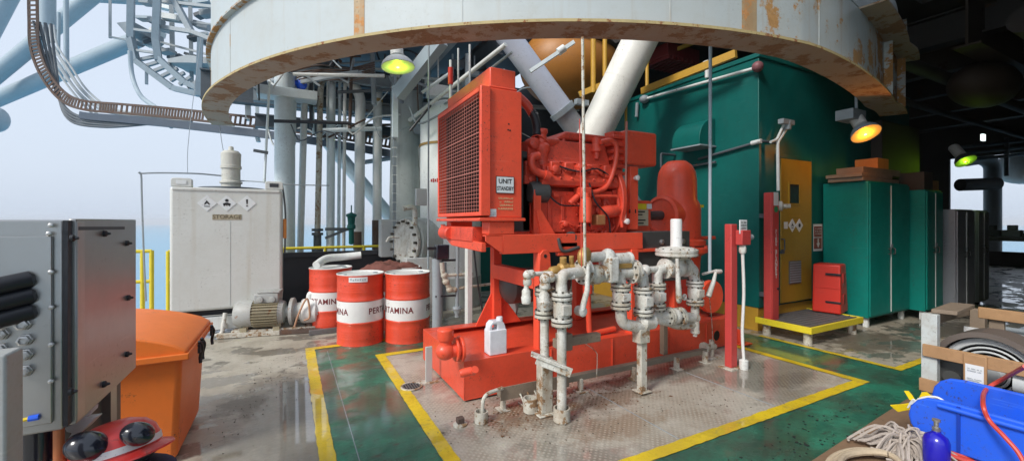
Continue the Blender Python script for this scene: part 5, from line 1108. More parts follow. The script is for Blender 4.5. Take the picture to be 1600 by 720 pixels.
# valves C and D with the U bend and mid leg
cC = q_(970, 460); zc = lambda y, v=V0: at(970, y, v=v).z
part('elbow', MB().pipe(elbow_path([q_(966, 426), q_(970, 445)], .03), .05, 16), PW, mf)
valve(cC, zc(443), zc(482), .088, dirty=True)
cD = q_(1005, 465)
valve(cD, at(1005, 447, v=V0).z, at(1005, 492, v=V0).z, .09)
part('elbow', MB().pipe(elbow_path([q_(992, 426), q_(1004, 428), q_(1005, 450)], .12, 8), .05, 16), PW, mf)
part('u_bend', MB().pipe(elbow_path([q_(970, 480), q_(971, 505), q_(1004, 512), q_(1006, 490)], .16, 8), .05, 16), PW, mf)
c = q_(1012, 502); part('tee_block', MB().lathe(c - Vector((.09, 0, 0)), (1, 0, 0), [(.05, 0), (.075, .02), (.075, .14), (.05, .16)], 18), PW, mf)
m0 = at(1003, 611, v=V0); part('leg', MB().box(m0.x - .036, m0.x + .036, V0 - .03, V0 + .03, .03, q_(1003, 512).z).box(m0.x - .065, m0.x + .065, V0 - .06, V0 + .06, .016, .03).box(m0.x - .07, m0.x + .05, V0 - .05, V0 + .05, q_(1003, 534).z, q_(1003, 512).z), PD, mf, .005)
# column E, diaphragm valve, right-hand drop
VE = 2.98
e = lambda x, y: at(x, y, v=VE)
valve(e(1027, 465), e(1027, 442).z, e(1027, 483).z, .082, dirty=True)
part('elbow', MB().pipe(elbow_path([e(1027, 444), e(1027, 420), e(1046, 418)], .12, 8), .05, 16), PW, mf)
part('stub', MB().cyl(e(1003, 422), e(1034, 420), .032, n=14).ell(e(1008, 422), .055, .055, .055), PW, mf)
c = e(1056, 418)
part('valve_body', MB().ell(c, .14, .10, .10).lathe(c - Vector((.16, 0, 0)), (1, 0, 0), [(.10, 0), (.10, .03), (.06, .035)], 20).lathe(c + Vector((.12, 0, 0)), (1, 0, 0), [(.06, 0), (.10, .005), (.10, .035)], 20).cyl(c, c + Vector((0, 0, .15)), .09, n=20), PW, mf)
dz = e(1058, 394).z
dsc = part('diaphragm_housing', MB().lathe((c.x + .01, VE, dz), (0, 0, 1), [(.10, -.07), (.16, -.04), (.205, -.03), (.205, -.006), (.195, 0), (.205, .006), (.205, .028), (.15, .05), (.06, .06)], 32), PW, mf)
bm_ = MB()
for k in range(14): a = k * math.pi / 7; bm_.cyl((c.x + .01 + .185 * math.cos(a), VE + .185 * math.sin(a), dz - .045), (c.x + .01 + .185 * math.cos(a), VE + .185 * math.sin(a), dz + .042), .009, n=6)
mesh_obj('bolt', bm_, M['bolt'], dsc)
part('stem_cover', MB().lathe((c.x + .005, VE, dz + .05), (0, 0, 1), [(.06, 0), (.056, .02), (.056, .27), (.05, .285), (.0, .285)], 22), paint('stem_white', (.72, .72, .70), .4, dirt=.2, bump=.03), mf)
part('elbow', MB().pipe(elbow_path([e(1068, 418), e(1083, 418), e(1086, 445)], .16, 8), .055, 16), PW, mf)
cR = e(1086, 458); valve(cR, e(1086, 438).z, e(1086, 476).z, .088)
part('drop_pipe', MB().cyl(e(1086, 474), e(1086, 520), .042, n=16).lathe((e(1086, 520).x, VE, e(1086, 525).z), (0, 0, 1), [(.022, 0), (.022, .03), (.046, .035), (.046, .06)], 14), PW, mf)
part('lower_header', MB().cyl(e(1018, 492), e(1088, 496), .05, n=18).pipe(elbow_path([e(1027, 482), e(1027, 498), e(1045, 502)], .1), .05, 14), PW, mf)
for x in (1044, 1062):
    cc = e(x, 494); fl = part('flange', MB().lathe(cc, (1, 0, 0), [(.092, -.026), (.092, -.006), (.084, 0), (.092, .006), (.092, .026)], 22), PD, mf)
    bm_ = MB()
    for k in range(8): a = k * math.pi / 4; bm_.cyl(cc + Vector((-.04, .075 * math.cos(a), .075 * math.sin(a))), cc + Vector((.04, .075 * math.cos(a), .075 * math.sin(a))), .009, n=6)
    mesh_obj('bolt', bm_, M['bolt'], fl)
part('ball_body', MB().ell(e(1053, 494), .08, .085, .085), PW, mf)
part('lower_pipe', MB().pipe(elbow_path([e(1040, 503), e(1062, 511), e(1088, 506)], .1), .035, 12), PD, mf)
part('leg', MB().box(e(1072, 500).x - .03, e(1072, 500).x + .03, 3.24, 3.30, .12, e(1072, 512).z), M['wood_grey'], mf, .004)
# levers
part('lever', MB().pipe([e(1040, 402) + Vector((0, -.14, 0)), e(1043, 462) + Vector((0, -.14, 0))], [.016, .03], 10).ell(e(1043, 464) + Vector((0, -.14, 0)), .034, .02, .04), PW, mf)
part('eye_bolt', MB().lathe(e(1054, 461) + Vector((0, -.12, 0)), (.2, -1, 0), [(.018, -.008), (.032, -.008), (.032, .008), (.018, .008), (.018, -.008)], 14).cyl(e(1045, 464) + Vector((0, -.12, 0)), e(1050, 462) + Vector((0, -.12, 0)), .009, n=8), PW, mf)
part('lever', MB().pipe([q_(904, 410) + Vector((0, -.13, 0)), q_(902, 450) + Vector((0, -.13, 0)), q_(894, 480) + Vector((0, -.13, 0))], [.016, .022, .026], 10).lathe(q_(895, 482) + Vector((0, -.12, 0)), (0, -1, 0), [(.04, -.05), (.04, .02), (.02, .03)], 14), PW, mf)
part('lever', MB().pipe([e(1112, 424) + Vector((0, -.05, 0)), e(1108, 440) + Vector((0, -.05, 0)), e(1100, 462) + Vector((0, -.05, 0))], [.014, .022, .03], 10), PW, mf)
part('lever', MB().pipe([e(1098, 428), e(1118, 423), e(1124, 424)], .014, 8).cyl(e(1118, 424), e(1126, 424), .024, n=10), PW, mf)
# tall poles hung from the girder
single('hanging_pole', MB().cyl(q_(898.5, 66) + Vector((0, -.1, .0)), q_(900, 412) + Vector((0, -.12, 0)), .0125, n=10), M['pipe_dirty'], 'long thin stained white pole dropping from the girder to the manifold', 'pole', 'thin poles hanging from the girder')
single('hanging_pole', MB().cyl(at(1110, 66, v=3.0), at(1109, 425, v=3.0), .017, n=10), M['brace'], 'long pale blue pole dropping past the red gear drive', 'pole', 'thin poles hanging from the girder')
single('hanging_pole', MB().cyl(at(670, 68, v=5.4), at(669, 420, v=5.4), .011, n=8), M['steel_mid'], 'thin grey pole dropping past the white vessel left of the radiator', 'pole', 'thin poles hanging from the girder')
single('hanging_pole', MB().cyl(at(716, 76, v=5.0), at(716, 170, v=5.0), .012, n=8), M['steel_pale'], 'short pale pole behind the top left of the radiator', 'pole', 'thin poles hanging from the girder')
single('hanging_pole', MB().cyl(at(734, 70, v=4.9), at(734, 150, v=4.9), .014, n=8), M['steel_pale'], 'short tan-grey pole behind the radiator header', 'pole', 'thin poles hanging from the girder')
p = at(704, 118, v=5.3); t = thing('red_tipped_rod', 'short rod with a red sleeve standing behind the radiator header', 'rod', p)
part('shaft', MB().cyl(p + Vector((0, 0, -.5)), p + Vector((0, 0, .2)), .018, n=8), M['steel_pale'], t); part('sleeve', MB().cyl(p + Vector((0, 0, -.12)), p + Vector((0, 0, .1)), .034, n=10), M['box_red'], t)
# wires along the poles
def wire(lab, pts, r=.004, m='steel_mid', grp='slack wires'): return single('wire', MB().pipe(smooth_path(pts), r, 5), M[m], lab, 'wire', grp)
wire('red-brown cord hanging beside the stained white pole', [q_(894, 190) + Vector((0, -.1, 0)), q_(896, 330) + Vector((0, -.1, 0)), q_(897, 415) + Vector((0, -.1, 0))], .004, 'hose_red')
wire('pale wire loop dropping from the manifold to the skid rail', [q_(905, 530), q_(930, 548), q_(933, 560), q_(932, 590)], .003, 'pipe_dirty')
wire('thin wire from the blue pole to the deck drain valve', [at(1108, 460, v=3.0), at(1112, 500, v=3.1), at(1114, 545, v=3.2)], .004, 'pipe_dirty')
# ------------------------------------------------------------------ floor-level channel along the skid
t = thing('floor_channel', 'long brown steel channel on short feet along the near side of the red skid', 'channel', (2.8, 3.14, 0))
c0, c1 = at(786, 612, z=.17), at(1122, 551, z=.10)
y0 = 3.12
part('rail', MB().beam((1.52, y0, .145), (4.15, y0 + .07, .10), .06, .055), paint('channel_brown', (.22, .19, .145), .6, dirt=.5, rust=.3, scale=5), t, .004)
part('side_strip', MB().beam((1.52, y0 - .036, .145), (2.2, y0 - .036, .14), .008, .11), M['wood_grey'], t, .002)
for k, x in enumerate((1.56, 1.78, 2.35, 3.0, 3.6, 4.05)):
    part('foot', MB().box(x - .012, x + .012, y0 - .03, y0 + .03, .006, .12).box(x - .05, x + .05, y0 - .06, y0 + .05, .004, .012), PD, t, .002)
for k in range(5):
    x = 1.70 + k * .07; part('u_clip', MB().pipe(smooth_path([(x, y0 - .04, .12), (x + .015, y0 - .07, .06), (x + .03, y0 - .05, .02)]), .008, 6), PD, t)
t = thing('floor_cup', 'white floor cup with a bent tube beside the near skid corner', 'drain cup', at(752, 660, z=0))
cb = at(752, 660, z=0); cb.z = .006
part('cup', MB().lathe(cb, (0, 0, 1), [(.052, 0), (.052, .085), (.042, .085), (.042, .02)], 20), PD, t)
part('bent_tube', MB().pipe(elbow_path([cb + Vector((.01, .0, .03)), cb + Vector((.015, .01, .2)), (1.53, y0 - .05, .2)], .08), .015, 8), PD, t)
cb = at(719, 664, z=0); t = thing('pipe_stub', 'rusty broken pipe stub on the deck left of the floor cup', 'pipe stub', cb)
part('base', MB().lathe(cb + Vector((0, 0, .003)), (0, 0, 1), [(.055, 0), (.055, .012), (.03, .015)], 14), PD, t); part('stub', MB().box(cb.x - .025, cb.x + .03, cb.y - .02, cb.y + .03, .017, .06), M['tray_rust'], t, .006)
cb = at(670, 597, z=0); t = thing('floor_post', 'short grey steel stub post on the deck left of the red skid', 'post', cb)
part('post', MB().box(cb.x - .032, cb.x + .032, cb.y - .012, cb.y + .012, .012, .345), M['concrete_col'], t, .003); part('base_plate', MB().box(cb.x - .07, cb.x + .09, cb.y - .05, cb.y + .05, .002, .012), PD, t)
cb = at(643, 605, z=0); t = thing('floor_drain', 'round slotted drain cover on the yellow line left of the skid', 'drain', cb)
part('ring', MB().lathe((cb.x, cb.y, .009), (0, 0, 1), [(.10, 0), (.10, .008), (.085, .008), (.085, 0)], 28), PD, t)
mb = MB()
for k in range(7): x = -.072 + k * .024; h_ = math.sqrt(max(.0001, .085 ** 2 - x * x)); mb.box(cb.x + x - .006, cb.x + x + .006, cb.y - h_, cb.y + h_, .0095, .015)
part('grate', mb, M['grating'], t); part('sump', MB().lathe((cb.x, cb.y, .0092), (0, 0, 1), [(.084, 0), (.084, .0008)], 24), M['ink_dark'], t)
cb = at(1112, 558, z=0); t = thing('floor_valve', 'small dirty valve on the deck by the right end of the floor channel', 'valve', cb)
part('body', MB().cyl((cb.x - .12, cb.y, .13), (cb.x + .05, cb.y, .12), .035).cyl((cb.x, cb.y, .01), (cb.x, cb.y, .2), .028).lathe((cb.x - .14, cb.y, .13), (1, 0, 0), [(.06, 0), (.06, .03)], 16), PD, t, .002); part('base', MB().box(cb.x - .1, cb.x + .12, cb.y - .06, cb.y + .06, .003, .014), PW, t)
# red post with sign
cb = at(1143, 574, z=0); t = thing('alarm_post', 'upright faded red post with a small white sign, right of the skid', 'post', cb)
pz = at(1143, 350, Y=4.53).z
part('post', MB().box(cb.x - .06, cb.x + .04, cb.y - .04, cb.y + .04, .014, pz), M['post_red'], t, .008); part('base_plate', MB().box(cb.x - .11, cb.x + .10, cb.y - .08, cb.y + .08, .003, .014), PD, t)
k = at(1158, 372, v=cb.y - .06); part('call_box', MB().box(k.x - .085, k.x + .06, cb.y - .13, cb.y - .051, k.z - .07, k.z + .085), M['post_red'], t, .008)
part('gland', MB().cyl((k.x + .06, cb.y - .09, k.z + .01), (k.x + .13, cb.y - .09, k.z + .01), .03, n=12), M['steel_mid'], t)
part('gland', MB().lathe((k.x - .02, cb.y - .09, k.z - .16), (0, 0, 1), [(.026, 0), (.036, .02), (.036, .06), (.028, .09)], 14), PW, t)
part('conduit', MB().pipe(smooth_path([(k.x - .02, cb.y - .09, k.z - .16), (k.x, cb.y - .09, .8), (k.x - .01, cb.y - .08, .4), (k.x + .0, cb.y - .09, .1)]), .016, 10).lathe((k.x, cb.y - .09, .004), (0, 0, 1), [(.045, 0), (.045, .09), (.03, .1)], 14), M['steel_pale'], t)
sg = at(1160, 354, v=cb.y - .1); sp = part('sign', MB().box(sg.x - .055, sg.x + .065, cb.y - .11, cb.y - .10, sg.z - .075, sg.z + .07), M['sign_white'], t, .003)
mb = MB(); scribble(mb, (sg.x + .005, cb.y - .1105, sg.z), (1, 0, 0), (0, 0, 1), .10, 4, .12, 6); mesh_obj('print', mb, M['ink_dark'], sp)
# ================================================================== DRUMS
def drum_profile():
    p = [(0, .012), (.27, .012), (.283, .0), (.292, .006), (.289, .02)]
    def hoop(z): return [(.286, z - .018), (.293, z - .006), (.293, z + .006), (.286, z + .018)]
    for k in (.07, .10, .13, .16, .19): p += [(.286, k), (.2885, k + .010), (.286, k + .02)]
    p += hoop(.285) 
    return p
def drum_shells():
    lo = [(0, .012), (.27, .012), (.283, .0), (.292, .006), (.2885, .022)]
    for k in (.08, .11, .14, .17): lo += [(.286, k), (.289, k + .012), (.286, k + .024)]
    lo += [(.286, .265), (.293, .278), (.293, .288), (.287, .297)]
    band = [(.2862, .2971), (.2872, .31), (.2872, .54), (.2862, .5529)]
    up = [(.287, .553), (.293, .562), (.293, .572), (.286, .586)]
    for k in (.66, .69, .72, .75): up += [(.286, k), (.289, k + .012), (.286, k + .024)]
    up += [(.2865, .855), (.292, .866), (.292, .878)]
    return lo, band, up
LO, BAND, UP = drum_shells()
def drum(lab, c, word_ends, clutter=None):
    t = thing('oil_drum', lab, 'drum', (c[0], c[1], 0), 'red and white oil drums')
    b = (c[0], c[1], 0)
    part('lower_shell', MB().lathe(b, (0, 0, 1), LO, 48, cap=False), M['drum_red'], t)
    part('white_band', MB().lathe(b, (0, 0, 1), BAND, 48, cap=False), M['white_band'], t)
    part('upper_shell', MB().lathe(b, (0, 0, 1), UP, 48, cap=False), M['drum_red'], t)
    part('rim', MB().lathe(b, (0, 0, 1), [(.292, .878), (.294, .884), (.288, .889), (.281, .884), (.279, .872)], 48, cap=False), M['steel_pale'], t)
    lid = part('lid', MB().lathe(b, (0, 0, 1), [(.279, .872), (.272, .868), (.0, .868)], 48, cap=False), paint('drum_lid_%d' % len(bpy.data.materials), (.70, .70, .68), .45, dirt=.6, rust=.12, scale=5, bump=.05), t)
    va = math.atan2(-c[1], -c[0])                         # direction of the viewer seen from the drum
    for (ang, al) in word_ends:
        a0 = va + R(ang)
        part('lettering', text_mb('PERTAMINA', .106, (0, 0, .425), (1, 0, 0), (0, 0, 1), 0, .022, al, sx=.9, spacing=1.08, bend=((c[0], c[1]), .2885, a0)), M['ink_maroon'], t)
    for (x, y, r) in ((.19, .05, .032), (-.19, -.03, .02)):
        mesh_obj('bung', MB().lathe((c[0] + x, c[1] + y, .868), (0, 0, 1), [(r, 0), (r, .012), (r * .6, .014), (0, .012)], 12), M['steel_mid'], lid)
    return t
# bend runs counter-clockwise = rightwards for a viewer outside the drum
def drum_c(px, pyf, r=.293):
    g = at(px, pyf, z=0); d = Vector((g.x, g.y, 0)).normalized(); return (g.x + d.x * r, g.y + d.y * r)
dF, dR, dL = drum_c(563.5, 542), drum_c(637, 538.5), drum_c(517, 519)
d1 = drum('foremost red and white oil drum, with a paper label on its rim', dF, [(19, 'LEFT'), (-31, 'RIGHT')])
d2 = drum('right-hand oil drum standing beside the red pump skid', dR, [(14, 'RIGHT'), (54, 'LEFT')])
d3 = drum('left-hand oil drum with a grey hose lying on its lid', dL, [(-80, 'LEFT')])
dB = at(600, 470, v=6.2); dB = (1.45, 6.28)
d4 = drum('rear oil drum, mostly hidden behind the others, under a brown cloth', dB, [(160, 'LEFT')])
a = math.atan2(-dF[1], -dF[0]) - R(22)
def wrap(c, rad, a0, a1, z0, z1, n=12):
    mb = MB(); vs = []
    for i in range(n + 1): t = a0 + (a1 - a0) * i / n; vs += [(c[0] + rad * math.cos(t), c[1] + rad * math.sin(t), z0), (c[0] + rad * math.cos(t), c[1] + rad * math.sin(t), z1)]
    return mb.add(vs, [(2 * i, 2 * i + 2, 2 * i + 3, 2 * i + 1) for i in range(n)])
va = math.atan2(-dF[1], -dF[0])
lb = part('paper_label', wrap(dF, .2945, va - R(28), va + R(16), .80, .862), M['sign_white'], d1)
mk = MB(); rr = random.Random(2)
for k in range(7):
    a_ = va + R(-24 + k * 5.4); mk2 = wrap(dF, .2952, a_, a_ + R(3.6), .815 + rr.random() * .008, .836 + rr.random() * .012, 3); mk.add(mk2.v, mk2.f)
mesh_obj('print', mk, M['brace'], lb)
q = at(508, 521, z=0); single('floor_grate', MB().box(q.x - .22, q.x + .22, q.y - .05, q.y + .5, .002, .05), M['grating'], 'small dark grating mat under the left-hand drum', 'grating') if False else None
single('drum_dunnage', MB().box(dL[0] - .30, dL[0] + .12, dL[1] - .36, dL[1] - .30, .002, .07), M['grating'], 'dark steel dunnage at the foot of the left-hand drum', 'dunnage', bevel=.004)
# hose on the left drum, brown cloth over the rear drum
single('grey_hose', MB().pipe(smooth_path([(dL[0] - .2, dL[1] - .1, .93), (dL[0] - .05, dL[1] + .12, 1.0), (dL[0] + .2, dL[1] + .22, 1.01), (dL[0] + .45, dL[1] + .2, 1.03)]), .055, 14), M['steel_pale'], 'fat grey hose lying across the lid of the left-hand drum', 'hose')
def cloth(name, lab, cx, cy, rx, ry, z, m, seed, amp=.06, drop=.25, n=34, rot=0):
    rnd = random.Random(seed); ph = [rnd.uniform(0, 6.28) for _ in range(8)]; mb = MB(); vs = []
    for i in range(n + 1):
        for j in range(n + 1):
            x, y = -1 + 2 * i / n, -1 + 2 * j / n; r = math.hypot(x, y)
            h = amp * (math.sin(5 * x + ph[0] + 2 * y) * math.sin(4 * y + ph[1]) + .6 * math.sin(9 * x - 6 * y + ph[2]) * .6 + .45 * math.sin(14 * y + 5 * x + ph[3]) + .4 * abs(math.sin(11 * x - 9 * y + ph[6])) - .3 * abs(math.sin(8 * x + 12 * y + ph[7])))
            zz = z + amp * .9 + h * .8 - drop * max(0, r - .72) * 1.3
            X = x * rx * (1 + .08 * math.sin(5 * y + ph[4])); Y = y * ry * (1 + .1 * math.sin(4 * x + ph[5]))
            vs.append((cx + X * math.cos(rot) - Y * math.sin(rot), cy + X * math.sin(rot) + Y * math.cos(rot), zz))
    fs = [(i * (n + 1) + j, (i + 1) * (n + 1) + j, (i + 1) * (n + 1) + j + 1, i * (n + 1) + j + 1) for i in range(n) for j in range(n)]
    mb.add(vs, fs); o = single(name, mb, m, lab, 'cloth', sharp=80)
    sm = o.modifiers.new('thick', 'SOLIDIFY'); sm.thickness = .012; return o
cloth('brown_cloth', 'crumpled rust-brown cloth heaped over the rear drum', dB[0] - .14, dB[1] - .02, .44, .33, .895, M['rag'], 4, .042, .26)

# ================================================================== STORAGE TANK (left)
X0, X1, Y0, Y1, ZA, ZB = -1.36, -.09, 6.83, 7.95, .37, 2.00
t = thing('storage_tank', 'square off-white steel tank with three hazard diamonds and a vent on top', 'tank', ((X0 + X1) / 2, Y0, 0))
part('shell', MB().box(X0, X1, Y0, Y1, ZA, ZB), M['tank'], t, .035, seg=3)
part('rim', MB().box(X0 + .03, X1 - .03, Y0 - .012, Y0 + .01, ZB - .045, ZB - .01), M['tank'], t, .006)
part('base_frame', MB().box(X0, X1, Y0 + .05, Y0 + .17, .09, .27), M['steel_pale'], t, .01)
for x in (X0 + .08, X1 - .08):
    for y in (Y0 + .1, Y1 - .15): part('foot', MB().box(x - .07, x + .07, y - .07, y + .07, .0, .372), M['tar'], t, .004)
part('bottom_pan', MB().box(X0 + .05, X1 - .05, Y0 + .2, Y1 - .2, .27, .369), M['tar'], t)
for x in (X0 + .12, X1 - .10):
    lg = part('lifting_lug', MB().prism([(x - .11, Y0 + .02, 2.002), (x + .11, Y0 + .02, 2.002), (x + .11, Y0 + .02, 2.10), (x + .085, Y0 + .02, 2.115), (x - .085, Y0 + .02, 2.115), (x - .11, Y0 + .02, 2.10)], (0, .10, 0)), M['tank'], t, .006)
    mesh_obj('slot', MB().box(x - .055, x + .055, Y0 + .014, Y0 + .0195, 2.035, 2.085), M['tar'] if x > -.5 else M['sign_white'], lg)
vx = at(361, 286, v=7.25)
part('vent', MB().lathe((vx.x, vx.y, 2.0), (0, 0, 1), [(.14, 0), (.14, .02), (.12, .025), (.12, .09), (.14, .095), (.14, .12), (.115, .13), (.115, .30), (.13, .305), (.13, .345), (.12, .35), (.125, .52), (.09, .56), (.035, .565), (.03, .62), (.0, .63)], 28), paint('vent_cream', (.56, .55, .49), .5, dirt=.4), t)
part('hatch', MB().lathe((vx.x + .02, vx.y, 2.0), (0, 0, 1), [(.40, 0), (.40, .025), (.3, .03), (.16, .031)], 32), M['steel_dark'], t)
for px, gph in ((323.5, 'flame'), (354.5, 'body'), (386, 'bang')):
    q = at(px, 317.5, v=Y0); diamond(t, (q.x, Y0 - .002, q.z), (1, 0, 0), (0, 0, 1), .108, gph)
q = at(355, 339, v=Y0); part('label_strip', MB().box(q.x - .165, q.x + .165, Y0 - .004, Y0 - .001, q.z - .038, q.z + .035), paint('label_worn', (.44, .38, .27), .6, dirt=.6, bump=0), t)
part('lettering', text_mb('STORAGE', .074, (q.x, Y0 - .0065, q.z), (1, 0, 0), (0, 0, 1), 0, .02), paint('worn_ink', (.10, .085, .05), .6, dirt=.7, dirtc=(.35, .3, .18), scale=20, bump=0), t)
part('seam', MB().box(q.x + .03, q.x + .036, Y0 - .003, Y0 - .0005, .42, q.z - .06), M['concrete_col'], t)
part('sling_cable', MB().pipe(smooth_path([(vx.x - .1, vx.y, 2.2), at(300, 271, v=7.1), at(224, 271, v=7.0), at(221, 280, v=7.0), at(224, 380, v=7.0), at(228, 470, v=7.0)], 8), .011, 6), M['steel_mid'], t)
part('sling_cable', MB().pipe(smooth_path([(vx.x + .12, vx.y, 2.14), at(405, 284, v=7.0), at(440, 288, v=6.95), at(515, 290, v=7.0)], 6), .009, 6), M['steel_mid'], t)
part('side_tube', MB().pipe(smooth_path([at(441, 290, v=6.9), at(444, 310, v=6.9), at(446, 340, v=6.9), at(445, 395, v=6.9)]), .012, 8), M['steel_dark'], t)
part('orange_sleeve', MB().cyl(at(445, 342, v=6.9), at(445, 372, v=6.9), .024, n=10), M['orange_card'], t)
wire('fine wire hanging down to the left lug of the storage tank', [at(314, 60, Y=8), at(305, 130, Y=7.5), at(294, 225, Y=7.2), at(293, 270, Y=7.0)], .005)
wire('fine wire dropping from the girder end to the tank vent', [at(343, 195, Y=7), at(347, 225, Y=7), at(352, 250, Y=7)], .005)
t = thing('hanging_rod', 'slim grey rod with a short cross bar hanging over the tank corner', 'rod', at(413, 280, v=7.2))
part('shaft', MB().cyl(at(421, 128, v=7.2), at(413, 285, v=7.2), .018, n=8), M['steel_blue'], t); part('cross_bar', MB().beam(at(396, 235, v=7.15), at(419, 239, v=7.15), .04, .04), M['steel_dark'], t)
# pump motor set on the deck
mB = Vector((-.2, 6.25, 0)); t = thing('pump_motor', 'dirty grey electric pump set on a rusty base beside the tank foot', 'pump motor', mB)
ml, mr = at(370, 527, z=.0), at(482, 520, z=0)
ax = (mr - ml); ax.z = 0; Lm = ax.length; ax.normalize(); o = ml + Vector((0, .12, .29)); sdv = Vector((-ax.y, ax.x, 0))
part('fan_cowl', MB().lathe(o, ax, [(.0, -.02), (.15, -.02), (.185, .03), (.185, .2)], 28), M['motor_grey'], t)
mb = MB().lathe(o, ax, [(.165, .2), (.165, .52)], 28)
for k in range(30):
    a = k * 2 * math.pi / 30; rd = sdv * math.cos(a) + Vector((0, 0, 1)) * math.sin(a); mb.beam(o + ax * .205 + rd * .175, o + ax * .52 + rd * .175, .007, .04, rd)
part('finned_body', mb, M['motor_dirty'], t)
part('terminal_box', MB().beam(o + ax * .22 + Vector((0, 0, .21)), o + ax * .52 + Vector((0, 0, .21)), .2, .13), M['motor_grey'], t, .012)
part('terminal_lid', MB().beam(o + ax * .26 + Vector((0, 0, .295)), o + ax * .54 + Vector((0, 0, .295)), .2, .03), M['motor_grey'], t, .006)
for s_ in (.30, .45): part('cable_gland', MB().lathe(o + ax * s_ - sdv * .10 + Vector((0, 0, .2)), -sdv, [(.03, 0), (.04, .01), (.04, .03), (.02, .035)], 14), M['motor_grey'], t)
part('end_shield', MB().lathe(o, ax, [(.17, .52), (.15, .58), (.08, .6), (.08, .68)], 28), M['motor_grey'], t)
part('coupling_ring', MB().lathe(o, ax, [(.19, .66), (.19, .70), (.12, .71), (.12, .8), (.17, .81)], 28), M['motor_grey'], t)
part('pump_casing', MB().lathe(o, ax, [(.16, .80), (.17, .84), (.17, 1.0), (.12, 1.02)], 28), M['steel_pale'], t, .006)
part('pipe_flange', MB().lathe(o, ax, [(.13, 1.02), (.13, 1.05), (.07, 1.06), (.07, 1.10), (.15, 1.11), (.15, 1.14), (.1, 1.15)], 24), M['steel_pale'], t)
part('top_pipe', MB().pipe(elbow_path([o + ax * .9 + Vector((0, 0, .15)), o + ax * .9 + Vector((0, 0, .24)), o + ax * 1.14 + Vector((0, 0, .24))], .05), .045, 12), M['steel_pale'], t)
part('cable', MB().pipe(smooth_path([o + ax * .74 - sdv * .17 + Vector((0, 0, -.18)), o + ax * .80 - sdv * .2, o + ax * .90 - sdv * .18 + Vector((0, 0, .2)), o + ax * .93 - sdv * .17 + Vector((0, 0, -.05)), o + ax * .86 - sdv * .18 + Vector((0, 0, -.1))]), .013, 8), paint('cable_tan', (.46, .26, .16), .6), t)
part('base_rail', MB().beam(o - ax * .2 - sdv * .12 + Vector((0, 0, -.255)), o + ax * .55 - sdv * .12 + Vector((0, 0, -.255)), .06, .06), M['pipe_dirty'], t, .004)
part('base_rail', MB().beam(o + ax * .55 - sdv * .12 + Vector((0, 0, -.255)), o + ax * 1.2 - sdv * .12 + Vector((0, 0, -.255)), .06, .06), M['tray_rust'], t, .004, label='rusty red half of the base rail')
part('base_plate', MB().beam(o - ax * .05 + sdv * .05 + Vector((0, 0, -.22)), o + ax * 1.15 + sdv * .05 + Vector((0, 0, -.22)), .3, .03), M['pipe_dirty'], t, .003)
for s_ in (.1, .5): part('foot', MB().beam(o + ax * s_ - sdv * .12 + Vector((0, 0, -.2)), o + ax * s_ + sdv * .14 + Vector((0, 0, -.2)), .08, .06).beam(o + ax * s_ + Vector((0, 0, -.22)), o + ax * s_ + Vector((0, 0, -.13)), .2, .06), M['motor_dirty'], t)
q = at(347, 527, z=0); single('drain_leg', MB().pipe(elbow_path([(q.x - .1, q.y - .02, .03), (q.x, q.y, .05), (q.x + .03, q.y + .04, .32)], .04), .026, 10).lathe((q.x + .02, q.y + .03, .12), (0, 0, 1), [(.038, 0), (.038, .06)], 12), M['pipe_white'], 'short white drain pipe on the deck left of the pump motor', 'pipe')
q = at(485, 520, z=0); single('rusty_valve', MB().ell((q.x, q.y + .1, .1), .05, .05, .09).cyl((q.x - .12, q.y + .06, .05), (q.x + .1, q.y + .12, .05), .03).cyl((q.x, q.y + .1, .1), (q.x, q.y + .1, .38), .012), M['tray_rust'], 'small rusty valve on the deck between the pump set and the left-hand drum', 'valve')
single('far_motor', MB().box(-.15, .25, 7.0, 7.6, .02, .5), M['tar'], 'black block under the tank corner behind the pump set', 'block', bevel=.02) if False else None

# ================================================================== ORANGE BIN
bx0, bx1, by0, by1 = -1.86, -.605, 3.36, 4.22
t = thing('spill_bin', 'big orange plastic bin with an arched lid on the left, behind the steel cabinet', 'bin', ((bx0 + bx1) / 2, by0, 0))
zr = .70
part('tub', MB().add([(bx0 + .22, by0 + .05, .02), (bx1 - .035, by0 + .05, .02), (bx1 - .035, by1 - .05, .02), (bx0 + .22, by1 - .05, .02), (bx0, by0, zr), (bx1, by0, zr), (bx1, by1, zr), (bx0, by1, zr)], [(3, 2, 1, 0), (4, 5, 6, 7), (0, 1, 5, 4), (1, 2, 6, 5), (2, 3, 7, 6), (3, 0, 4, 7)]), M['orange_bin'], t, .035, seg=4)
N_ = 20; pf = []
for i in range(N_ + 1):
    s_ = i / N_; x = bx0 - .03 + (bx1 + .06 - bx0 + .0) * s_
    pf.append((x, .735 + .155 * math.sin(math.pi * s_) ** .7))
lidpts = [(bx0 - .03, .69)] + [(x, z) for x, z in pf] + [(bx1 + .03, .69)]
part('lid', MB().prism([(x, by0 - .035, z) for x, z in lidpts], (0, by1 - by0 + .07, 0)), M['orange_bin'], t, .012, seg=3)
part('lid_lip', MB().box(bx0 - .045, bx1 + .045, by0 - .055, by0 - .036, .68, .72).box(bx1 + .031, bx1 + .045, by0 - .036, by1 + .04, .68, .72), M['orange_bin'], t, .006)
for y in (by0 + .25, by0 + .34, by1 - .10): part('latch', MB().pipe(smooth_path([(bx1 + .05, y, .72), (bx1 + .065, y + .02, .67), (bx1 + .05, y + .05, .60), (bx1 + .055, y + .03, .56)]), .012, 6).box(bx1 + .045, bx1 + .062, y - .02, y + .05, .64, .70), M['black'], t, .003)

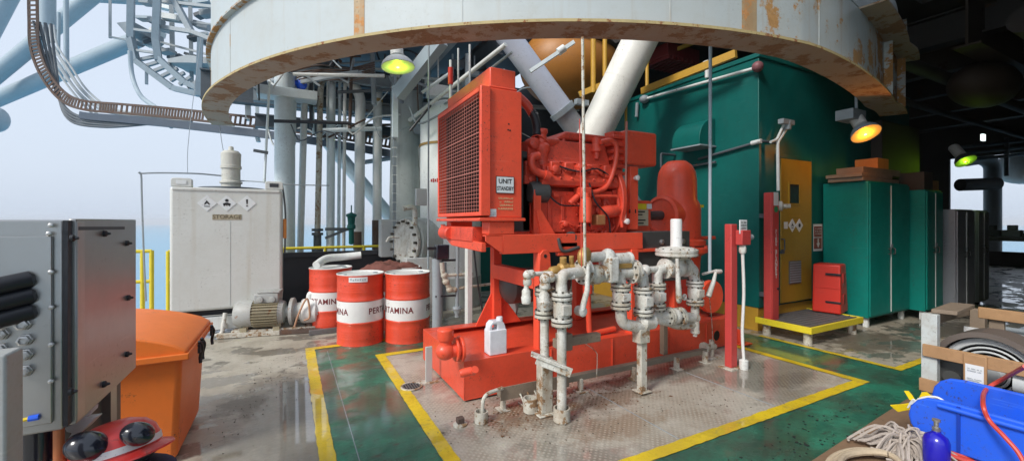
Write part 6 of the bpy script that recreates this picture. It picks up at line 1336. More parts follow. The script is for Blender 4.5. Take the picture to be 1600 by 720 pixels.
# ================================================================== STAINLESS CABINET (far left)
cx1, cy0, cy1, cz0, cz1 = -.64, 1.865, 2.50, .885, 1.555
t = thing('stainless_cabinet', 'stainless steel cabinet with cables entering its side, large at the far left', 'cabinet', (-1.2, 2.2, 0))
part('case', MB().box(-1.75, cx1, cy0, cy1, cz0, cz1), M['stainless'], t, .006)
part('door', MB().box(cx1 + .0015, cx1 + .022, cy0 + .03, cy1 + .004, cz0 + .0, cz1 + .004), M['stainless'], t, .004)
part('seal', MB().box(cx1 + .0005, cx1 + .012, cy0 - .002, cy0 + .029, cz0 + .01, cz1 - .002), M['black'], t)
part('corner_strip', MB().box(cx1 + .010, cx1 + .024, cy0 + .032, cy0 + .088, cz0 + .01, cz1 - .006), M['chrome'], t, .002)
part('gland_plate', MB().box(-1.72, cx1 - .022, cy0 - .012, cy0 - .001, cz0 + .03, cz1 - .05), M['stainless'], t, .003)
def fy(px, py): return at(px, py, v=cy0 - .012)
for px, py in ((38, 506), (41, 530), (41, 553), (41, 578), (4, 521), (2, 545)):
    q = fy(px, py); part('gland', MB().lathe(q, (0, -1, 0), [(.019, 0), (.019, .010), (.016, .011), (.016, .022), (.010, .024), (.010, .018), (.0, .018)], 6), M['chrome'], t)
for i, (px, py) in enumerate(((46, 436), (48, 461), (48, 486))):
    a = fy(px, py); d = Vector((-.30, -.22, -.075))
    part('cable_boot', MB().pipe([a + Vector((.014, 0, .003)), a, a + d * .5, a + d * 1.2], [.012, .026, .027, .024], 14), M['black'], t)
for px, py in ((80, 352), (77, 365), (80, 425), (80, 480), (80, 538), (80, 595)): q = fy(px, py); part('screw', MB().lathe(q + Vector((0, .003, 0)), (0, -1, 0), [(.007, 0), (.007, .008), (.004, .01)], 8), M['chrome'], t)
for px, py in ((162, 365), (197, 380), (199, 465), (197, 553), (161, 600), (110, 372), (108, 612)): q = at(px, py, u=cx1 + .0225); part('latch', MB().lathe(q, (1, 0, 0), [(.012, 0), (.012, .008), (.006, .012), (.004, .02)], 10), M['black'], t)
q0 = at(122, 354, u=cx1 + .023); q1 = at(194, 354, u=cx1 + .023); part('top_gasket', MB().beam(q0 - Vector((0, 0, .006)), q1 - Vector((0, 0, .006)), .004, .012), M['black'], t)
part('earth_lead', MB().pipe(smooth_path([fy(10, 660), fy(38, 655), fy(46, 653)]), .006, 6), M['strap'], t)
part('earth_lug', MB().pipe([fy(46, 653) + Vector((0, -.004, 0)), fy(62, 650) + Vector((0, -.004, 0))], .009, 8), M['blue'], t)
part('leg', MB().box(-1.7, -1.62, cy0 + .05, cy0 + .12, 0, cz0 - .001).box(-1.7, -1.62, cy1 - .12, cy1 - .05, 0, cz0 - .001), M['stainless'], t)
part('leg', MB().box(cx1 - .09, cx1 - .03, cy1 - .12, cy1 - .05, 0, cz0 - .001), M['stainless'], t)
p = at(60, 700, v=1.98); part('bottom_cable', MB().cyl((p.x, p.y, .05), (p.x, p.y, cz0 - .001), .052, n=20), M['gloss_black'], t)
p = at(92, 690, v=1.92); part('conduit', MB().cyl((p.x + .0, p.y, .02), (p.x, p.y, cz0 - .002), .014, n=12).lathe((p.x, p.y, .72), (0, 0, 1), [(.016, 0), (.019, .01), (.019, .04), (.016, .05)], 12), paint('conduit_orange', (.52, .17, .06), .5, rust=.2), t)
q = at(4, 560, Y=1.05); single('grey_post', MB().box(q.x - .12, q.x + .022, q.y - .04, q.y + .04, 0, at(4, 549, Y=1.05).z), M['motor_grey'], 'grey steel post at the very left edge of the view', 'post', bevel=.006)
# torn white tray scraps under the cabinet
def Tp(x, y): return at(x, y, v=2.08)
single('torn_plate', MB().prism([Tp(101, 668), Tp(110, 665), Tp(128, 650), Tp(143, 636), Tp(142, 642), Tp(131, 653), Tp(150, 651), Tp(133, 668), Tp(118, 680), Tp(103, 690), Tp(112, 676), Tp(104, 674)], (.01, .03, 0)), M['sign_white'], 'torn white plastic scrap sticking out under the steel cabinet', 'scrap')
t = thing('cable_box', 'drab grey-brown box below the steel cabinet, in front of the orange bin', 'box', (-.9, 2.3, 0))
part('case', MB().box(-1.3, -.70, 2.12, 2.62, 0, .86), paint('drab_box', (.17, .15, .125), .6, dirt=.5), t, .01)
part('lid', MB().box(-1.31, -.69, 2.11, 2.63, .862, .88), M['motor_grey'], t, .004)

# ================================================================== HARD HAT WITH EAR MUFFS
hc = at(182, 708, Y=1.5); t = thing('hard_hat', 'red hard hat with a white band and two glossy black ear muffs', 'hard hat', hc)
rt = Matrix.Rotation(R(35), 3, 'Z') @ Matrix.Rotation(R(-14), 3, 'X')
def tr(mb): mb.v = [hc + rt @ (p - hc) for p in mb.v]; return mb
part('shell', tr(MB().lathe(hc, (0, 0, 1), [(.128, .0), (.126, .03), (.115, .065), (.09, .092), (.05, .108), (.0, .113)], 32)), M['hat_red'], t)
part('brim', tr(MB().lathe(hc + Vector((0, -.012, 0)), (0, 0, 1), [(.12, .006), (.155, -.008), (.158, -.014), (.12, -.004)], 36, cap=False)), M['hat_red'], t)
part('white_band', tr(MB().lathe(hc, (0, 0, 1), [(.1285, .012), (.1265, .034), (.1255, .034), (.1275, .012)], 32)), M['sign_white'], t)
for (px, py, yy, k) in ((137, 697, 1.40, 1.0), (215, 677, 1.45, .8)):
    e_ = at(px, py, Y=yy); part('ear_muff', MB().ell(e_, .062 * k, .05 * k, .047 * k, 22, 14, Matrix.Rotation(R(25), 3, 'Y')), M['gloss_black'], t)
    part('muff_arm', MB().pipe([e_, e_.lerp(hc, .5) + Vector((0, 0, .02)), hc + Vector((0, 0, .03))], .007, 6), M['black'], t)
part('liner', tr(MB().lathe(hc - Vector((0, 0, .03)), (0, 0, 1), [(.08, -.02), (.115, .0), (.115, .028)], 24)), M['black'], t)
hb = Vector((hc.x, hc.y, 0)); t = thing('navy_bag', 'dark navy cloth bag under the red hard hat at the bottom edge', 'bag', hb)
part('body', MB().lathe(hb, (0, 0, 1), [(.0, 0), (.16, 0), (.19, .05), (.19, hc.z - .2), (.17, hc.z - .09), (.10, hc.z - .055), (.0, hc.z - .05)], 26), M['navy'], t)
part('carry_strap', MB().pipe(smooth_path([hb + Vector((.15, -.05, hc.z - .12)), hb + Vector((.17, -.08, hc.z - .08)), hb + Vector((.19, .02, hc.z - .14)), hb + Vector((.185, .04, hc.z - .22))]), .012, 8), paint('purple_strap', (.10, .05, .28), .6), t)

# ================================================================== CRATE, BLUE TROUGH AND CLUTTER (right foreground)
b1, b2 = at(1440, 612, z=0), at(1270, 724, z=0); dv_ = (b1 - b2); dv_.z = 0; dv_.normalize(); nv = Vector((dv_.y, -dv_.x, 0))
e0 = b2 - dv_ * .8
mb = MB().prism([e0 + Vector((0, 0, .012)), b1 - dv_ * .35 + Vector((0, 0, .012)), b1 - dv_ * .35 + nv * 1.9 + Vector((0, 0, .012)), e0 + nv * 1.9 + Vector((0, 0, .012))], (0, 0, .016)); single('plywood_sheet', mb, M['plywood'], 'worn brown board lying on the deck in the bottom right corner', 'board', bevel=.004)
BZ = .03
t = thing('wooden_crate', 'open timber crate holding a big grey machine wheel, in the right foreground', 'crate', (4.5, .8, BZ))
cu = 4.25; W1, W2 = M['wood'], M['wood_grey']
yL, yR = 1.34, -.35
def cz(py, px=1452): return at(px, py, u=cu).z
part('post', MB().box(cu - .02, cu + .04, yL - .045, yL + .045, BZ, .86), paint('post_pale', (.50, .54, .53), .6, dirt=.6, dirtc=(.3, .25, .2), scale=6, bump=.3), t, .004)
part('post', MB().box(cu - .02, cu + .05, yR, yR + .09, BZ, .86), W2, t, .004)
part('post', MB().box(cu + .95, cu + 1.02, yL - .045, yL + .045, BZ, .80), W2, t, .004); part('post', MB().box(cu + .95, cu + 1.02, yR, yR + .09, BZ, .80), W2, t, .004)
zm = cz(546); part('side_slat', MB().box(cu - .045, cu - .021, yR, yL + .03, zm - .045, zm + .045), W1, t, .005)
zl = cz(600); part('side_slat', MB().box(cu - .045, cu - .021, yR, yL + .05, zl - .05, zl + .045), W1, t, .005)
part('end_slat', MB().box(cu + .05, cu + .95, yL + .046, yL + .07, .74, .84), W2, t, .005)
part('back_slat', MB().box(cu + .50, cu + .53, yR, yL - .12, .80, .885), W1, t, .005); part('back_post', MB().box(cu + .531, cu + .57, yL - .25, yL - .17, BZ, .86), W2, t, .004)
part('top_slat', MB().add([(cu + .02, yL + .0, .864), (cu + .52, yL + .04, .864), (cu + .56, yL - .09, .864), (cu + .06, yL - .13, .864), (cu + .02, yL + .0, .894), (cu + .52, yL + .04, .894), (cu + .56, yL - .09, .894), (cu + .06, yL - .13, .894)], [(3, 2, 1, 0), (4, 5, 6, 7), (0, 1, 5, 4), (1, 2, 6, 5), (2, 3, 7, 6), (3, 0, 4, 7)]), W2, t, .005)
part('skid_board', MB().box(cu - .02, cu + 1.0, yL - .3, yL - .2, BZ, BZ + .09).box(cu - .02, cu + 1.0, yR + .1, yR + .2, BZ, BZ + .09), W2, t, .004)
a_, b_ = at(1506, 600, u=cu - .05), at(1543, 560, u=cu - .05)
part('mid_slat', MB().box(cu - .065, cu - .046, b_.y, a_.y, zl - .05, zm + .04), W1, t, .005)
pa, pb = at(1508, 567, u=cu - .07), at(1537, 607, u=cu - .07)
pl = part('paper_label', MB().box(cu - .069, cu - .0665, pb.y, pa.y, pb.z, pa.z), M['sign_white'], t)
yc = (pa.y + pb.y) / 2; pw_ = (pa.y - pb.y) * .8
mb = MB(); scribble(mb, (cu - .0705, yc, pa.z - .035), (0, -1, 0), (0, 0, 1), pw_, 2, .03, 12); scribble(mb, (cu - .0705, yc, pb.z + .04), (0, -1, 0), (0, 0, 1), pw_, 3, .035, 13); mesh_obj('print', mb, M['steel_mid'], pl)
rc_ = at(1549, 583, u=4.46); mx, my, mz = 4.46, rc_.y, rc_.z
t = thing('crated_machine', 'grey machine with a round ribbed fan guard inside the timber crate', 'machine', (mx, my, BZ))
part('housing', MB().box(4.84, 5.15, -.2, 1.22, BZ + .1, .70), paint('machine_blue', (.40, .45, .49), .45, dirt=.35), t, .02)
q = at(1520, 517, u=4.835); part('label_plate', MB().box(4.832, 4.838, q.y - .06, q.y + .05, q.z - .03, q.z + .03), M['sign_white'], t)
part('base', MB().box(4.36, 5.1, -.2, 1.2, BZ + .091, BZ + .16), M['dark_metal'], t, .008)
def arc_band(r0, r1, x0, x1, a0, a1, n=28):
    mb = MB(); vs = []; fs = []
    for i in range(n + 1):
        a = a0 + (a1 - a0) * i / n
        for (r, x) in ((r0, x0), (r1, x0), (r1, x1), (r0, x1)): vs.append((x, my + r * math.cos(a), mz + r * math.sin(a)))
    for i in range(n):
        for k in range(4): fs.append((i * 4 + k, i * 4 + (k + 1) % 4, i * 4 + 4 + (k + 1) % 4, i * 4 + 4 + k))
    fs += [(3, 2, 1, 0), tuple(n * 4 + k for k in range(4))]
    return mb.add(vs, fs)
part('guard_ring', arc_band(.262, .30, 4.37, 4.62, R(-25), R(205)), paint('guard_brown', (.13, .105, .09), .6, dirt=.5), t)
for k in range(6):
    r_ = .085 + k * .030; part('guard_rib', MB().lathe((4.43, my, mz), (1, 0, 0), [(r_, 0), (r_ + .006, -.006), (r_ + .016, -.002), (r_ + .012, .008), (r_, .008)], 40), M['grey_plastic'], t)
part('back_disc', MB().lathe((4.50, my, mz), (1, 0, 0), [(.0, 0), (.26, 0), (.26, .1), (0, .1)], 36), M['black'], t)
part('hub', MB().lathe((4.40, my, mz), (1, 0, 0), [(.0, 0), (.06, .0), (.08, .03), (.08, .1)], 24), M['grey_plastic'], t)
q = at(1490, 588, u=cu + .08); part('fan_disc', MB().lathe((cu + .08, q.y, q.z), (-1, 0, 0), [(.13, -.05), (.13, .0), (.10, .012), (.05, .012), (.05, .04), (0, .04)], 24), M['dark_metal'], t)
q = at(1586, 600, u=cu - .02); part('spool', MB().lathe((cu + .06, q.y, q.z), (.1, -1, 0), [(.075, -.02), (.075, .22), (.055, .24), (.0, .24)], 22), M['grey_plastic'], t)
# blue trough
tu0, tu1 = 3.72, 4.10
t = thing('blue_trough', 'long bright blue plastic trough with a rounded end in front of the timber crate', 'trough', (3.9, .7, BZ))
def side_poly(u): # outline in the Y-Z plane, rounded at the left end
    yl, zc, hh = 1.28, .0, .0
    z_lo, z_hi = BZ + .06, BZ + .37
    pts = [(-.4, z_hi), (yl - .17, z_hi)]
    for k in range(1, 8): a = R(90 - k * 180 / 8); pts.append((yl - .15 + .155 * math.cos(a), (z_lo + z_hi) / 2 + (z_hi - z_lo) / 2 * math.sin(a)))
    pts += [(yl - .17, z_lo), (-.4, z_lo)]
    return [(u, y, z) for y, z in pts]
part('front_side', MB().prism(side_poly(tu0), (.03, 0, 0)), M['blue'], t, .012, seg=3)
part('back_side', MB().prism([(x, y, z + .06) for x, y, z in side_poly(tu1)], (.03, 0, 0)), M['blue'], t, .012, seg=3)
part('floor_pan', MB().box(tu0 + .031, tu1 - .001, -.4, 1.12, BZ + .06, BZ + .10), M['blue'], t)
part('rim_bar', MB().cyl((tu0 - .012, -.4, BZ + .335), (tu0 - .012, 1.13, BZ + .335), .016, n=10), M['blue'], t)
part('rib', MB().box(tu0 - .012, tu0 - .001, 1.03, 1.045, BZ + .08, BZ + .36), paint('blue_dark', (.01, .05, .40), .4, bump=0), t)
part('runner', MB().box(tu0 + .02, tu1, .9, 1.0, BZ, BZ + .059).box(tu0 + .02, tu1, -.1, .0, BZ, BZ + .059), M['blue'], t)
# yellow straps
def strap(lab, pts, wd=.05):
    pts = smooth_path(pts, 5); mb = MB(); vs = []
    for i, p in enumerate(pts):
        d = (pts[min(i + 1, len(pts) - 1)] - pts[max(0, i - 1)]).normalized(); n_ = d.cross(Vector((.5, .2, .85))).normalized() * wd / 2 * (1 - .3 * i / len(pts)); vs += [p - n_, p + n_]
    mb.add(vs, [(2 * i, 2 * i + 1, 2 * i + 3, 2 * i + 2) for i in range(len(pts) - 1)])
    o = single('yellow_strap', mb, M['strap'], lab, 'strap', 'yellow straps on the blue trough', sharp=180)
    sm = o.modifiers.new('thick', 'SOLIDIFY'); sm.thickness = .006
def tq(x, y, u=3.85): return at(x, y, u=u)
def strap_end(lab, pts, us):
    mb = MB().prism([at(x, y, u=us[k % len(us)]) for k, (x, y) in enumerate(pts)], (.008, .004, .002)); single('yellow_strap', mb, M['strap'], lab, 'strap', 'yellow straps on the blue trough')
strap_end('yellow strap end pointing left, lowest of the three on the blue trough', [(1391, 633), (1408, 632), (1428, 629), (1424, 639), (1403, 643)], [3.80, 3.82, 3.86, 3.86, 3.82])
strap_end('yellow strap end sticking straight up at the tip of the blue trough', [(1413, 611), (1420, 611), (1426, 618), (1431, 626), (1421, 624)], [3.88, 3.90, 3.88, 3.86, 3.84])
strap_end('broad yellow strap end pointing right over the blue trough', [(1434, 626), (1441, 613), (1449, 613), (1456, 619), (1470, 626), (1452, 624)], [3.84, 3.9, 3.92, 3.9, 3.88, 3.82])
wire('white cord running from the strap knot along the trough rim', [tq(1426, 632), tq(1440, 622), tq(1462, 620), tq(1478, 628)], .009, 'sign_white')
wire('second white cord knotted at the tip of the blue trough', [tq(1418, 636), tq(1428, 624), tq(1432, 634), tq(1436, 622)], .008, 'sign_white')
# grey tube, bottle, hoses, mop, rope
def fl(x, y, h=0): return at(x, y, z=BZ + h)
g0, g1 = at(1476, 678, z=.10), at(1560, 705, z=.10)
t = thing('grey_tube', 'short pale grey tube lying in front of the blue trough', 'tube', g0)
part('shell', MB().cyl(g0, g1, .058, n=22), M['grey_plastic'], t); part('end_cap', MB().cyl(g1, g1 + (g1 - g0).normalized() * .03, .062, n=22), M['steel_mid'], t)
bb = at(1463, 742, z=BZ); bb.z = BZ
t = thing('blue_bottle', 'glossy deep blue metal bottle with a small chrome valve, standing on the board', 'bottle', bb)
zt = at(1463, 688, Y=2.55).z; kb = at(1463, 700, Y=2.55)
bx, by = kb.x, kb.y
part('body', MB().lathe((bx, by, BZ), (0, 0, 1), [(.055, 0), (.062, .01), (.062, zt - BZ), (.052, zt - BZ + .028), (.03, zt - BZ + .045), (.022, zt - BZ + .05), (.022, zt - BZ + .06)], 30), M['blue_bottle'], t)
part('valve', MB().lathe((bx, by, zt + .06), (0, 0, 1), [(.018, 0), (.02, .02), (.012, .025), (.012, .055), (.02, .058), (.02, .07)], 14).cyl((bx, by, zt + .09), (bx - .03, by - .01, zt + .09), .009, n=8), M['chrome'], t)
hcn = at(1500, 706, z=BZ)
mb = MB(); pts = []
for k in range(150):
    a = k * .30; rr = .30 - .05 * math.sin(k * .11) - .04 * (k % 7) / 7; pts.append(Vector((hcn.x + .06 + rr * math.cos(a) * .95, hcn.y - .02 + rr * math.sin(a) * .8, BZ + .016 + .02 * (k // 42) + .006 * math.sin(k * .9))))
mb.pipe(pts, .013, 7); single('red_hose', mb, M['hose_red'], 'coil of thin red-orange hose on the board behind the blue bottle', 'hose')
single('draped_hose', MB().pipe(smooth_path([at(1602, 572, u=3.75), at(1570, 590, u=4.12), at(1541, 608, u=4.10), at(1536, 630, u=3.70), at(1545, 655, u=3.66), at(1568, 680, u=3.62), at(1590, 705, u=3.6), at(1604, 730, u=3.58)]), .012, 8), M['hose_red'], 'red cord draped over the crate label and the blue trough', 'cord')
def strands(lab, name, m, pts_fn, n, r, cat):
    mb = MB()
    for k in range(n): mb.pipe(pts_fn(k), r, 5)
    return single(name, mb, m, lab, cat)
mc = at(1418, 708, z=BZ); rnd = random.Random(8)
def mop(k):
    a = rnd.uniform(0, 6.283); L = rnd.uniform(.12, .24); s0 = Vector((mc.x + rnd.uniform(-.06, .06), mc.y + rnd.uniform(-.05, .05), BZ + rnd.uniform(.03, .12)))
    p1 = s0 + Vector((math.cos(a) * L * .5, math.sin(a) * L * .5, rnd.uniform(-.0, .05))); p2 = s0 + Vector((math.cos(a + rnd.uniform(-.6, .6)) * L, math.sin(a) * L, 0)); p2.z = BZ + rnd.uniform(.01, .05)
    return smooth_path([s0, p1, p2, p2 + Vector((rnd.uniform(-.06, .06), rnd.uniform(-.06, .06), -.003))], 4)
strands('tangled pale cotton mop head on the board left of the blue bottle', 'mop_head', M['mop'], mop, 150, .0075, 'mop')
rc = at(1325, 730, z=BZ)
mb = MB()
for j in range(3):
    pts = []
    for k in range(64): a = k * 2 * math.pi / 63 * .98; rr = .30 - j * .045; pts.append(Vector((rc.x + .04 + rr * math.cos(a) * 1.0 + .01 * math.sin(3 * a + j), rc.y - .10 + rr * math.sin(a) * .62, BZ + .02 + .018 * j + .01 * math.sin(2 * a + j))))
    mb.pipe(pts, .018, 8)
single('rope_coil', mb, M['rope'], 'coil of thick straw-coloured rope at the bottom edge left of the mop head', 'rope')
wire('loose pale string end on the board edge by the mop head', [at(1370, 676, z=.05), at(1378, 674, z=.10), at(1392, 682, z=.06), at(1374, 680, z=.05), at(1386, 694, z=.05)], .007, 'mop')

# ================================================================== TOP LEFT: jacket braces, cable ladder, stair cage
JB = 'blue-grey tubular braces against the sky'
for i, (a, b, r, lab) in enumerate([((-30, 137, 14), (155, -15, 14), .24, 'upper blue-grey tubular brace slanting up to the right against the sky'),
        ((-30, 166, 15), (215, 62, 14), .25, 'lower blue-grey tubular brace slanting up to the right against the sky'),
        ((-20, 60, 15), (22, -20, 15), .26, 'blue-grey tube cutting the upper left corner'), ((130, -6, 15), (420, 10, 15), .2, 'blue-grey tube along the top edge behind the stair cage')]):
    single('jacket_brace', MB().cyl(at(*a[:2], Y=a[2]), at(*b[:2], Y=b[2]), r, n=20), M['brace'], lab, 'brace', JB)
single('jacket_node', MB().ell(at(-6, 187, Y=14), .32, .32, .42), M['brace'], 'rounded blue-grey tube end at the left edge', 'tube end')
t = thing('sky_column', 'grey-blue upright column behind the rusty cable ladder', 'column', at(74, 60, Y=12))
part('shaft', MB().cyl(at(73, -60, Y=12), at(73, 50, Y=12), .19, n=20), M['brace'], t); part('collar', MB().cyl(at(75, 48, Y=12), at(77, 62, Y=12), .22, n=20), M['steel_dark'], t)
single('drop_pipe', MB().cyl(at(103, -20, Y=12), at(104, 128, Y=12), .06, n=10), M['brace'], 'slim blue-grey pipe hanging right of the cable ladder', 'pipe', 'drop pipes in the sky')
single('drop_pipe', MB().cyl(at(92, 20, Y=12), at(91, 88, Y=12), .04, n=10), M['brace'], 'thinner blue-grey pipe just right of the column', 'pipe', 'drop pipes in the sky')
# cable ladder: side rails with rungs along a bent path
path = smooth_path([at(51, -30, Y=10), at(52, 30, Y=10), at(54, 72, Y=10), at(68, 112, Y=10), at(95, 148, Y=9.9), at(128, 164, Y=9.8), at(190, 170, Y=9.6), at(260, 176, Y=9.4), at(335, 184, Y=9.2), at(400, 191, Y=9.1), at(470, 200, Y=9.1), at(560, 214, Y=9.1), at(660, 232, Y=9.1)], 8)
lt = thing('cable_ladder', 'rusty brown cable ladder dropping from the top left and running right above the tank', 'cable ladder', path[0])
va_ = Vector((.2, .4, 0)); upv = []
mbA, mbB, mbR = MB(), MB(), MB(); off = []
for i, p in enumerate(path):
    d = (path[min(i + 1, len(path) - 1)] - path[max(0, i - 1)]).normalized(); n_ = d.cross(Vector((-S_, -C_, 0)).normalized()).normalized(); off.append(n_)
for i in range(len(path) - 1):
    mbA.beam(path[i] + off[i] * .10, path[i + 1] + off[i + 1] * .10, .03, .05); mbB.beam(path[i] - off[i] * .10, path[i + 1] - off[i + 1] * .10, .03, .05)
part('side_rail', mbA, M['tray_rust'], lt); part('side_rail', mbB, M['tray_rust'], lt)
acc = 0
for i in range(len(path) - 1):
    seg_ = path[i + 1] - path[i]; n_k = max(1, int(seg_.length / .075))
    for k in range(n_k):
        q = path[i] + seg_ * (k / n_k); mbR.beam(q - off[i] * .095, q + off[i] * .095, .045, .012, (S_, C_, 0))
part('rung', mbR, M['tray_rust'], lt); 
mb = MB()
for i in range(40, len(path) - 1): mb.beam(path[i] - Vector((0, 0, .24)), path[i + 1] - Vector((0, 0, .24)), .12, .16)
part('carrier_beam', mb, paint('carrier_blue', (.055, .075, .105), .5, dirt=.4), lt)
for k in range(6):
    o_k = k * 3.6 + (2.0 if k % 2 else 0)
    single('grey_cable', MB().pipe(smooth_path([at(66 + o_k * .9, 40, Y=11.2), at(70 + o_k, 72, Y=11), at(88 + o_k * 1.1, 108 - k, Y=10.8), at(115 + o_k, 146 - k * 1.3, Y=10.6), at(150 + o_k, 174 - k * 1.2 + (8 if k < 2 else 0), Y=10.4), at(185 + o_k, 182 - k * 1.2 + (9 if k < 2 else 0), Y=10.2), at(225, 184 - k + (4 if k < 2 else 0), Y=10), at(300, 190 - k, Y=9.6)]), .024, 7), M['steel_mid' if k == 2 else 'cable_grey'], 'grey cable in the bundle sweeping down beside the rusty cable ladder', 'cable', 'grey cables beside the cable ladder')
for k in range(4):
    single('black_cable', MB().pipe(smooth_path([path[8] + Vector((.1 * k, 0, -.05)), path[20] + Vector((.15 + .05 * k, 0, -.1)), path[34] + Vector((0, 0, -.22 - .06 * k)), path[44] + Vector((0, 0, -.30 - .05 * k)), path[56] + Vector((0, 0, -.22))], 8), .03, 7), M['steel_dark'], 'dark cable sagging below the rusty cable ladder', 'cable', 'dark cables under the cable ladder')
single('hose_loop', MB().pipe(smooth_path([at(203, 80, Y=12), at(207, 120, Y=12), at(220, 150, Y=11.5), at(245, 170, Y=10.5), at(268, 198, Y=10)]), .055, 10), M['brace'], 'blue-grey hose curving down from the stair cage to the cable ladder', 'hose')
# stair cage
SY = 13.0
t = thing('stair_cage', 'pale blue-grey caged stairway hanging at the upper left', 'stair', at(300, 150, Y=SY))
def sp_(x, y, d=0): return at(x, y, Y=SY + d)
PB, PM = M['cable_grey'], paint('cage_bluegrey', (.22, .28, .32), .5, dirt=.4, scale=2)
def bar(mb, *pts, w_=.12, d=0):
    for a, b in zip(pts[:-1], pts[1:]): mb.beam(sp_(*a, d), sp_(*b, d), w_, w_)
    return mb
part('post', bar(MB(), (205, -30), (204, 60), (212, 95), w_=.17), PM, t); part('post', bar(MB(), (247, -30), (243, 62), (248, 95), w_=.18), PM, t)
part('post', bar(MB(), (172, -10), (172, 60), w_=.06), PB, t); part('rail', bar(MB(), (172, 58), (204, 64), w_=.05), PB, t)
part('side_beam', bar(MB(), (212, 95), (270, 138), (330, 152), (360, 160), w_=.16), PM, t)
part('side_beam', bar(MB(), (248, 92), (290, 130), (340, 150), w_=.16), PM, t)
for k in range(9):
    s_ = k / 8; a = (212 + 110 * s_, 95 + 52 * s_ - 18 * s_ * (1 - s_) * -1.2); b = (246 + 84 * s_, 88 + 52 * s_)
    part('tread', bar(MB(), a, b, w_=.09, d=.1), M['steel_mid'], t)
for y in (46, 78): part('rail', bar(MB(), (205, y), (245, y + 5), w_=.07), PB, t)
part('handrail', bar(MB(), (248, 42), (300, 50), (352, 70), w_=.12, d=.2), PB, t)
part('handrail', bar(MB(), (248, 2), (340, 12), w_=.09, d=.3), PB, t)
part('rail', bar(MB(), (215, 28), (350, 40), w_=.05, d=.6), PB, t); part('rail', bar(MB(), (250, 66), (350, 92), w_=.06, d=.5), PB, t)
part('strut', bar(MB(), (272, 0), (300, 52), w_=.16, d=.3), M['steel_mid'], t); part('strut', bar(MB(), (313, 60), (310, 150), w_=.14, d=-.2), PM, t); part('strut', bar(MB(), (297, 0), (300, 140), w_=.10, d=.8), PB, t); part('strut', bar(MB(), (268, 0), (270, 110), w_=.12, d=.9), PB, t)
part('platform', MB().prism([sp_(262, 92), sp_(292, 86), sp_(345, 92), sp_(345, 100), sp_(292, 98), sp_(262, 98)], Vector((S_, C_, 0)) * 1.4), PB, t)
part('platform', MB().prism([sp_(182, 36), sp_(206, 33), sp_(206, 45), sp_(196, 52)], Vector((S_, C_, 0)) * 1.2), M['steel_mid'], t)
random.seed(17)
for k in range(46):
    x, y = random.uniform(208, 340), random.uniform(0, 125); y = min(y, 60 + (x - 215) * .6)
    w_, h_ = random.uniform(8, 26), random.uniform(3, 10)
    q = sp_(x, y, random.uniform(.4, 1.6)); part('cage_panel', MB().beam(q, q + Vector((w_ * .02 * C_, -w_ * .02 * S_, random.uniform(-.15, .1))), .3, h_ * .02), M[random.choice(['steel_mid', 'steel_dark', 'steel_mid', 'steel_pale', 'brace'])], t)
part('drop_leg', bar(MB(), (229, 112), (229, 132), w_=.07), PM, t)
# steel behind the girder's left end
for i, (x0, y0, x1, y1, Y_, w_, m, lab) in enumerate([(335, 0, 352, 60, 9, .18, 'steel_pale', 'pale plate post beside the girder upper left'), (387, 140, 388, 188, 9.2, .20, 'steel_pale', 'broad pale hanger plate under the left end of the girder'), (402, 130, 402, 185, 10, .14, 'steel_blue', 'blue-grey hanger under the left end of the girder'),
        (365, 150, 470, 160, 10.5, .3, 'steel_blue', 'pale blue beam glimpsed under the left end of the girder'), (398, 195, 404, 222, 9.4, .10, 'steel_blue', 'small slanted bracket below the cable ladder')]):
    single('hanger_plate', MB().beam(at(x0, y0, Y=Y_), at(x1, y1, Y=Y_), w_, w_ * .5), M[m], lab, 'hanger')
# black gauge box and tubing left of the skid
p = at(690, 393, v=5.15); t = thing('instrument_stand', 'pipe stand carrying a black gauge box and pale tubing, left of the radiator legs', 'instrument stand', (p.x, p.y, 0))
part('gauge_box', MB().box(p.x - .085, p.x + .085, p.y - .06, p.y + .06, p.z - .095, p.z + .09), M['gloss_black'], t, .015, seg=3)
part('gauge_foot', MB().box(p.x - .06, p.x + .2, p.y - .03, p.y + .02, p.z - .125, p.z - .1), M['black'], t)
part('post', MB().cyl((p.x - .05, p.y + .02, 0), (p.x - .05, p.y + .02, p.z - .09), .065, n=16), M['steel_mid'], t)
f = lambda x, y: at(x, y, v=5.12)
part('tubing', MB().pipe(elbow_path([f(690, 410), f(692, 428), f(703, 452), f(712, 452)], .04), .035, 12).pipe([f(693, 430), f(738, 428)], .022, 10).pipe([f(703, 452), f(770, 443)], .018, 8), M['pipe_dirty'], t)
for x, y in ((694, 430), (703, 452), (733, 428), (697, 440)): part('fitting', MB().ell(f(x, y), .05, .05, .045, 10, 8), M['pipe_dirty'], t)
part('clamp_bar', MB().beam(f(680, 463), f(716, 461), .02, .02).beam(f(668, 388), f(682, 388), .03, .035), M['black'], t)
part('tubing', MB().pipe([f(715, 380), f(714, 480)], .024, 10).lathe(f(714, 478), (0, 0, -1), [(.05, 0), (.06, .03), (.03, .1), (.03, .14)], 10), M['steel_mid'], t)
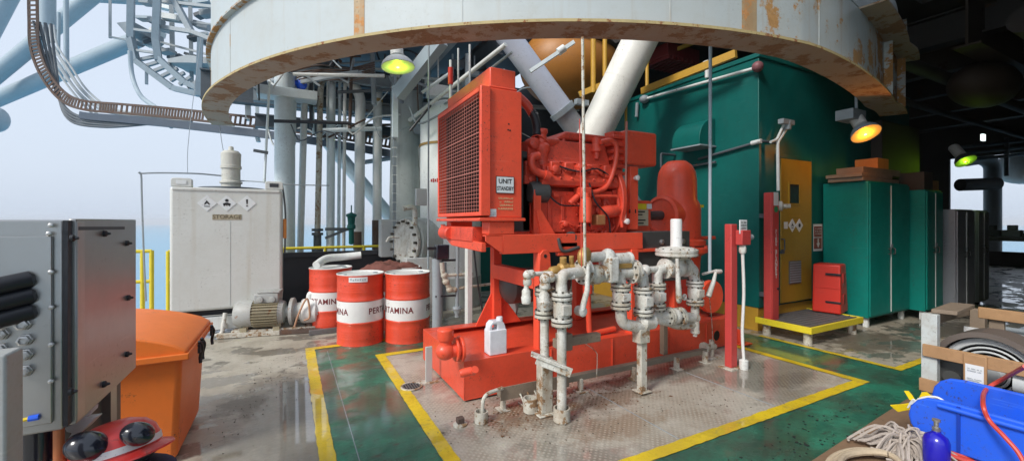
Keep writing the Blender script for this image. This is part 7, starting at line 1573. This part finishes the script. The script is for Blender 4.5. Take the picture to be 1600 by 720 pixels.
single('stand_leg', MB().beam((at(732, 385, v=5.0).x, 5.0, 0), (at(732, 385, v=5.0).x, 5.0, at(732, 385, v=5.0).z), .10, .06), M['steel_pale'], 'pale steel angle post standing behind the left end of the skid', 'post')
wire('black cable sagging behind the skid leg', [at(740, 385, v=4.9), at(746, 440, v=4.9), at(755, 490, v=4.9), at(760, 505, v=4.9)], .012, 'black')

# ------------------------------------------------------------------ loose grit and paint flakes on the deck
gr = random.Random(77)
def flakes(name, n, fn, m, lo, hi):
    mb = MB()
    for _ in range(n):
        x, y, z = fn(); r = gr.uniform(lo, hi) * (1.8 if gr.random() < .06 else 1); k = gr.randint(4, 6); a0 = gr.uniform(0, 6)
        pts = [(x + r * gr.uniform(.5, 1.1) * math.cos(a0 + 6.283 * i / k), y + r * gr.uniform(.5, 1.1) * math.sin(a0 + 6.283 * i / k), z + gr.uniform(0, .003)) for i in range(k)]
        mb.prism(pts, (0, 0, .003))
    o = mesh_obj(name, mb, m); o['kind'] = 'stuff'
def clump(cs, sx, sy):
    c = gr.choice(cs); return gr.gauss(c[0], sx), gr.gauss(c[1], sy)
flakes('deck_grit', 170, lambda: (*clump([(-.45, 3.0), (-.35, 3.9), (-.1, 4.6), (.0, 5.5), (-.3, 2.7), (-.2, 5.0)], .16, .22), .001), paint('grit_dark', (.10, .088, .07), .8, bump=0, chip=0), .002, .007)
flakes('rust_flakes', 300, lambda: (gr.uniform(1.3, 3.0), gr.gauss(3.02, .16), .005), paint('grit_rust', (.17, .085, .04), .85, bump=0, chip=0), .003, .011)
flakes('plate_grit', 170, lambda: (*clump([(1.3, 3.0), (2.0, 2.5), (3.2, 2.4), (4.4, 2.5), (2.4, 2.8)], .25, .16), .005), paint('grit_brown', (.12, .10, .075), .8, bump=0, chip=0), .003, .008)
flakes('walkway_scraps', 140, lambda: (*clump([(2.6, 1.5), (3.1, 1.6), (3.6, 1.75), (4.2, 1.7)], .22, .12), .005), paint('scrap_black', (.018, .02, .018), .7, bump=0, chip=0), .003, .012)
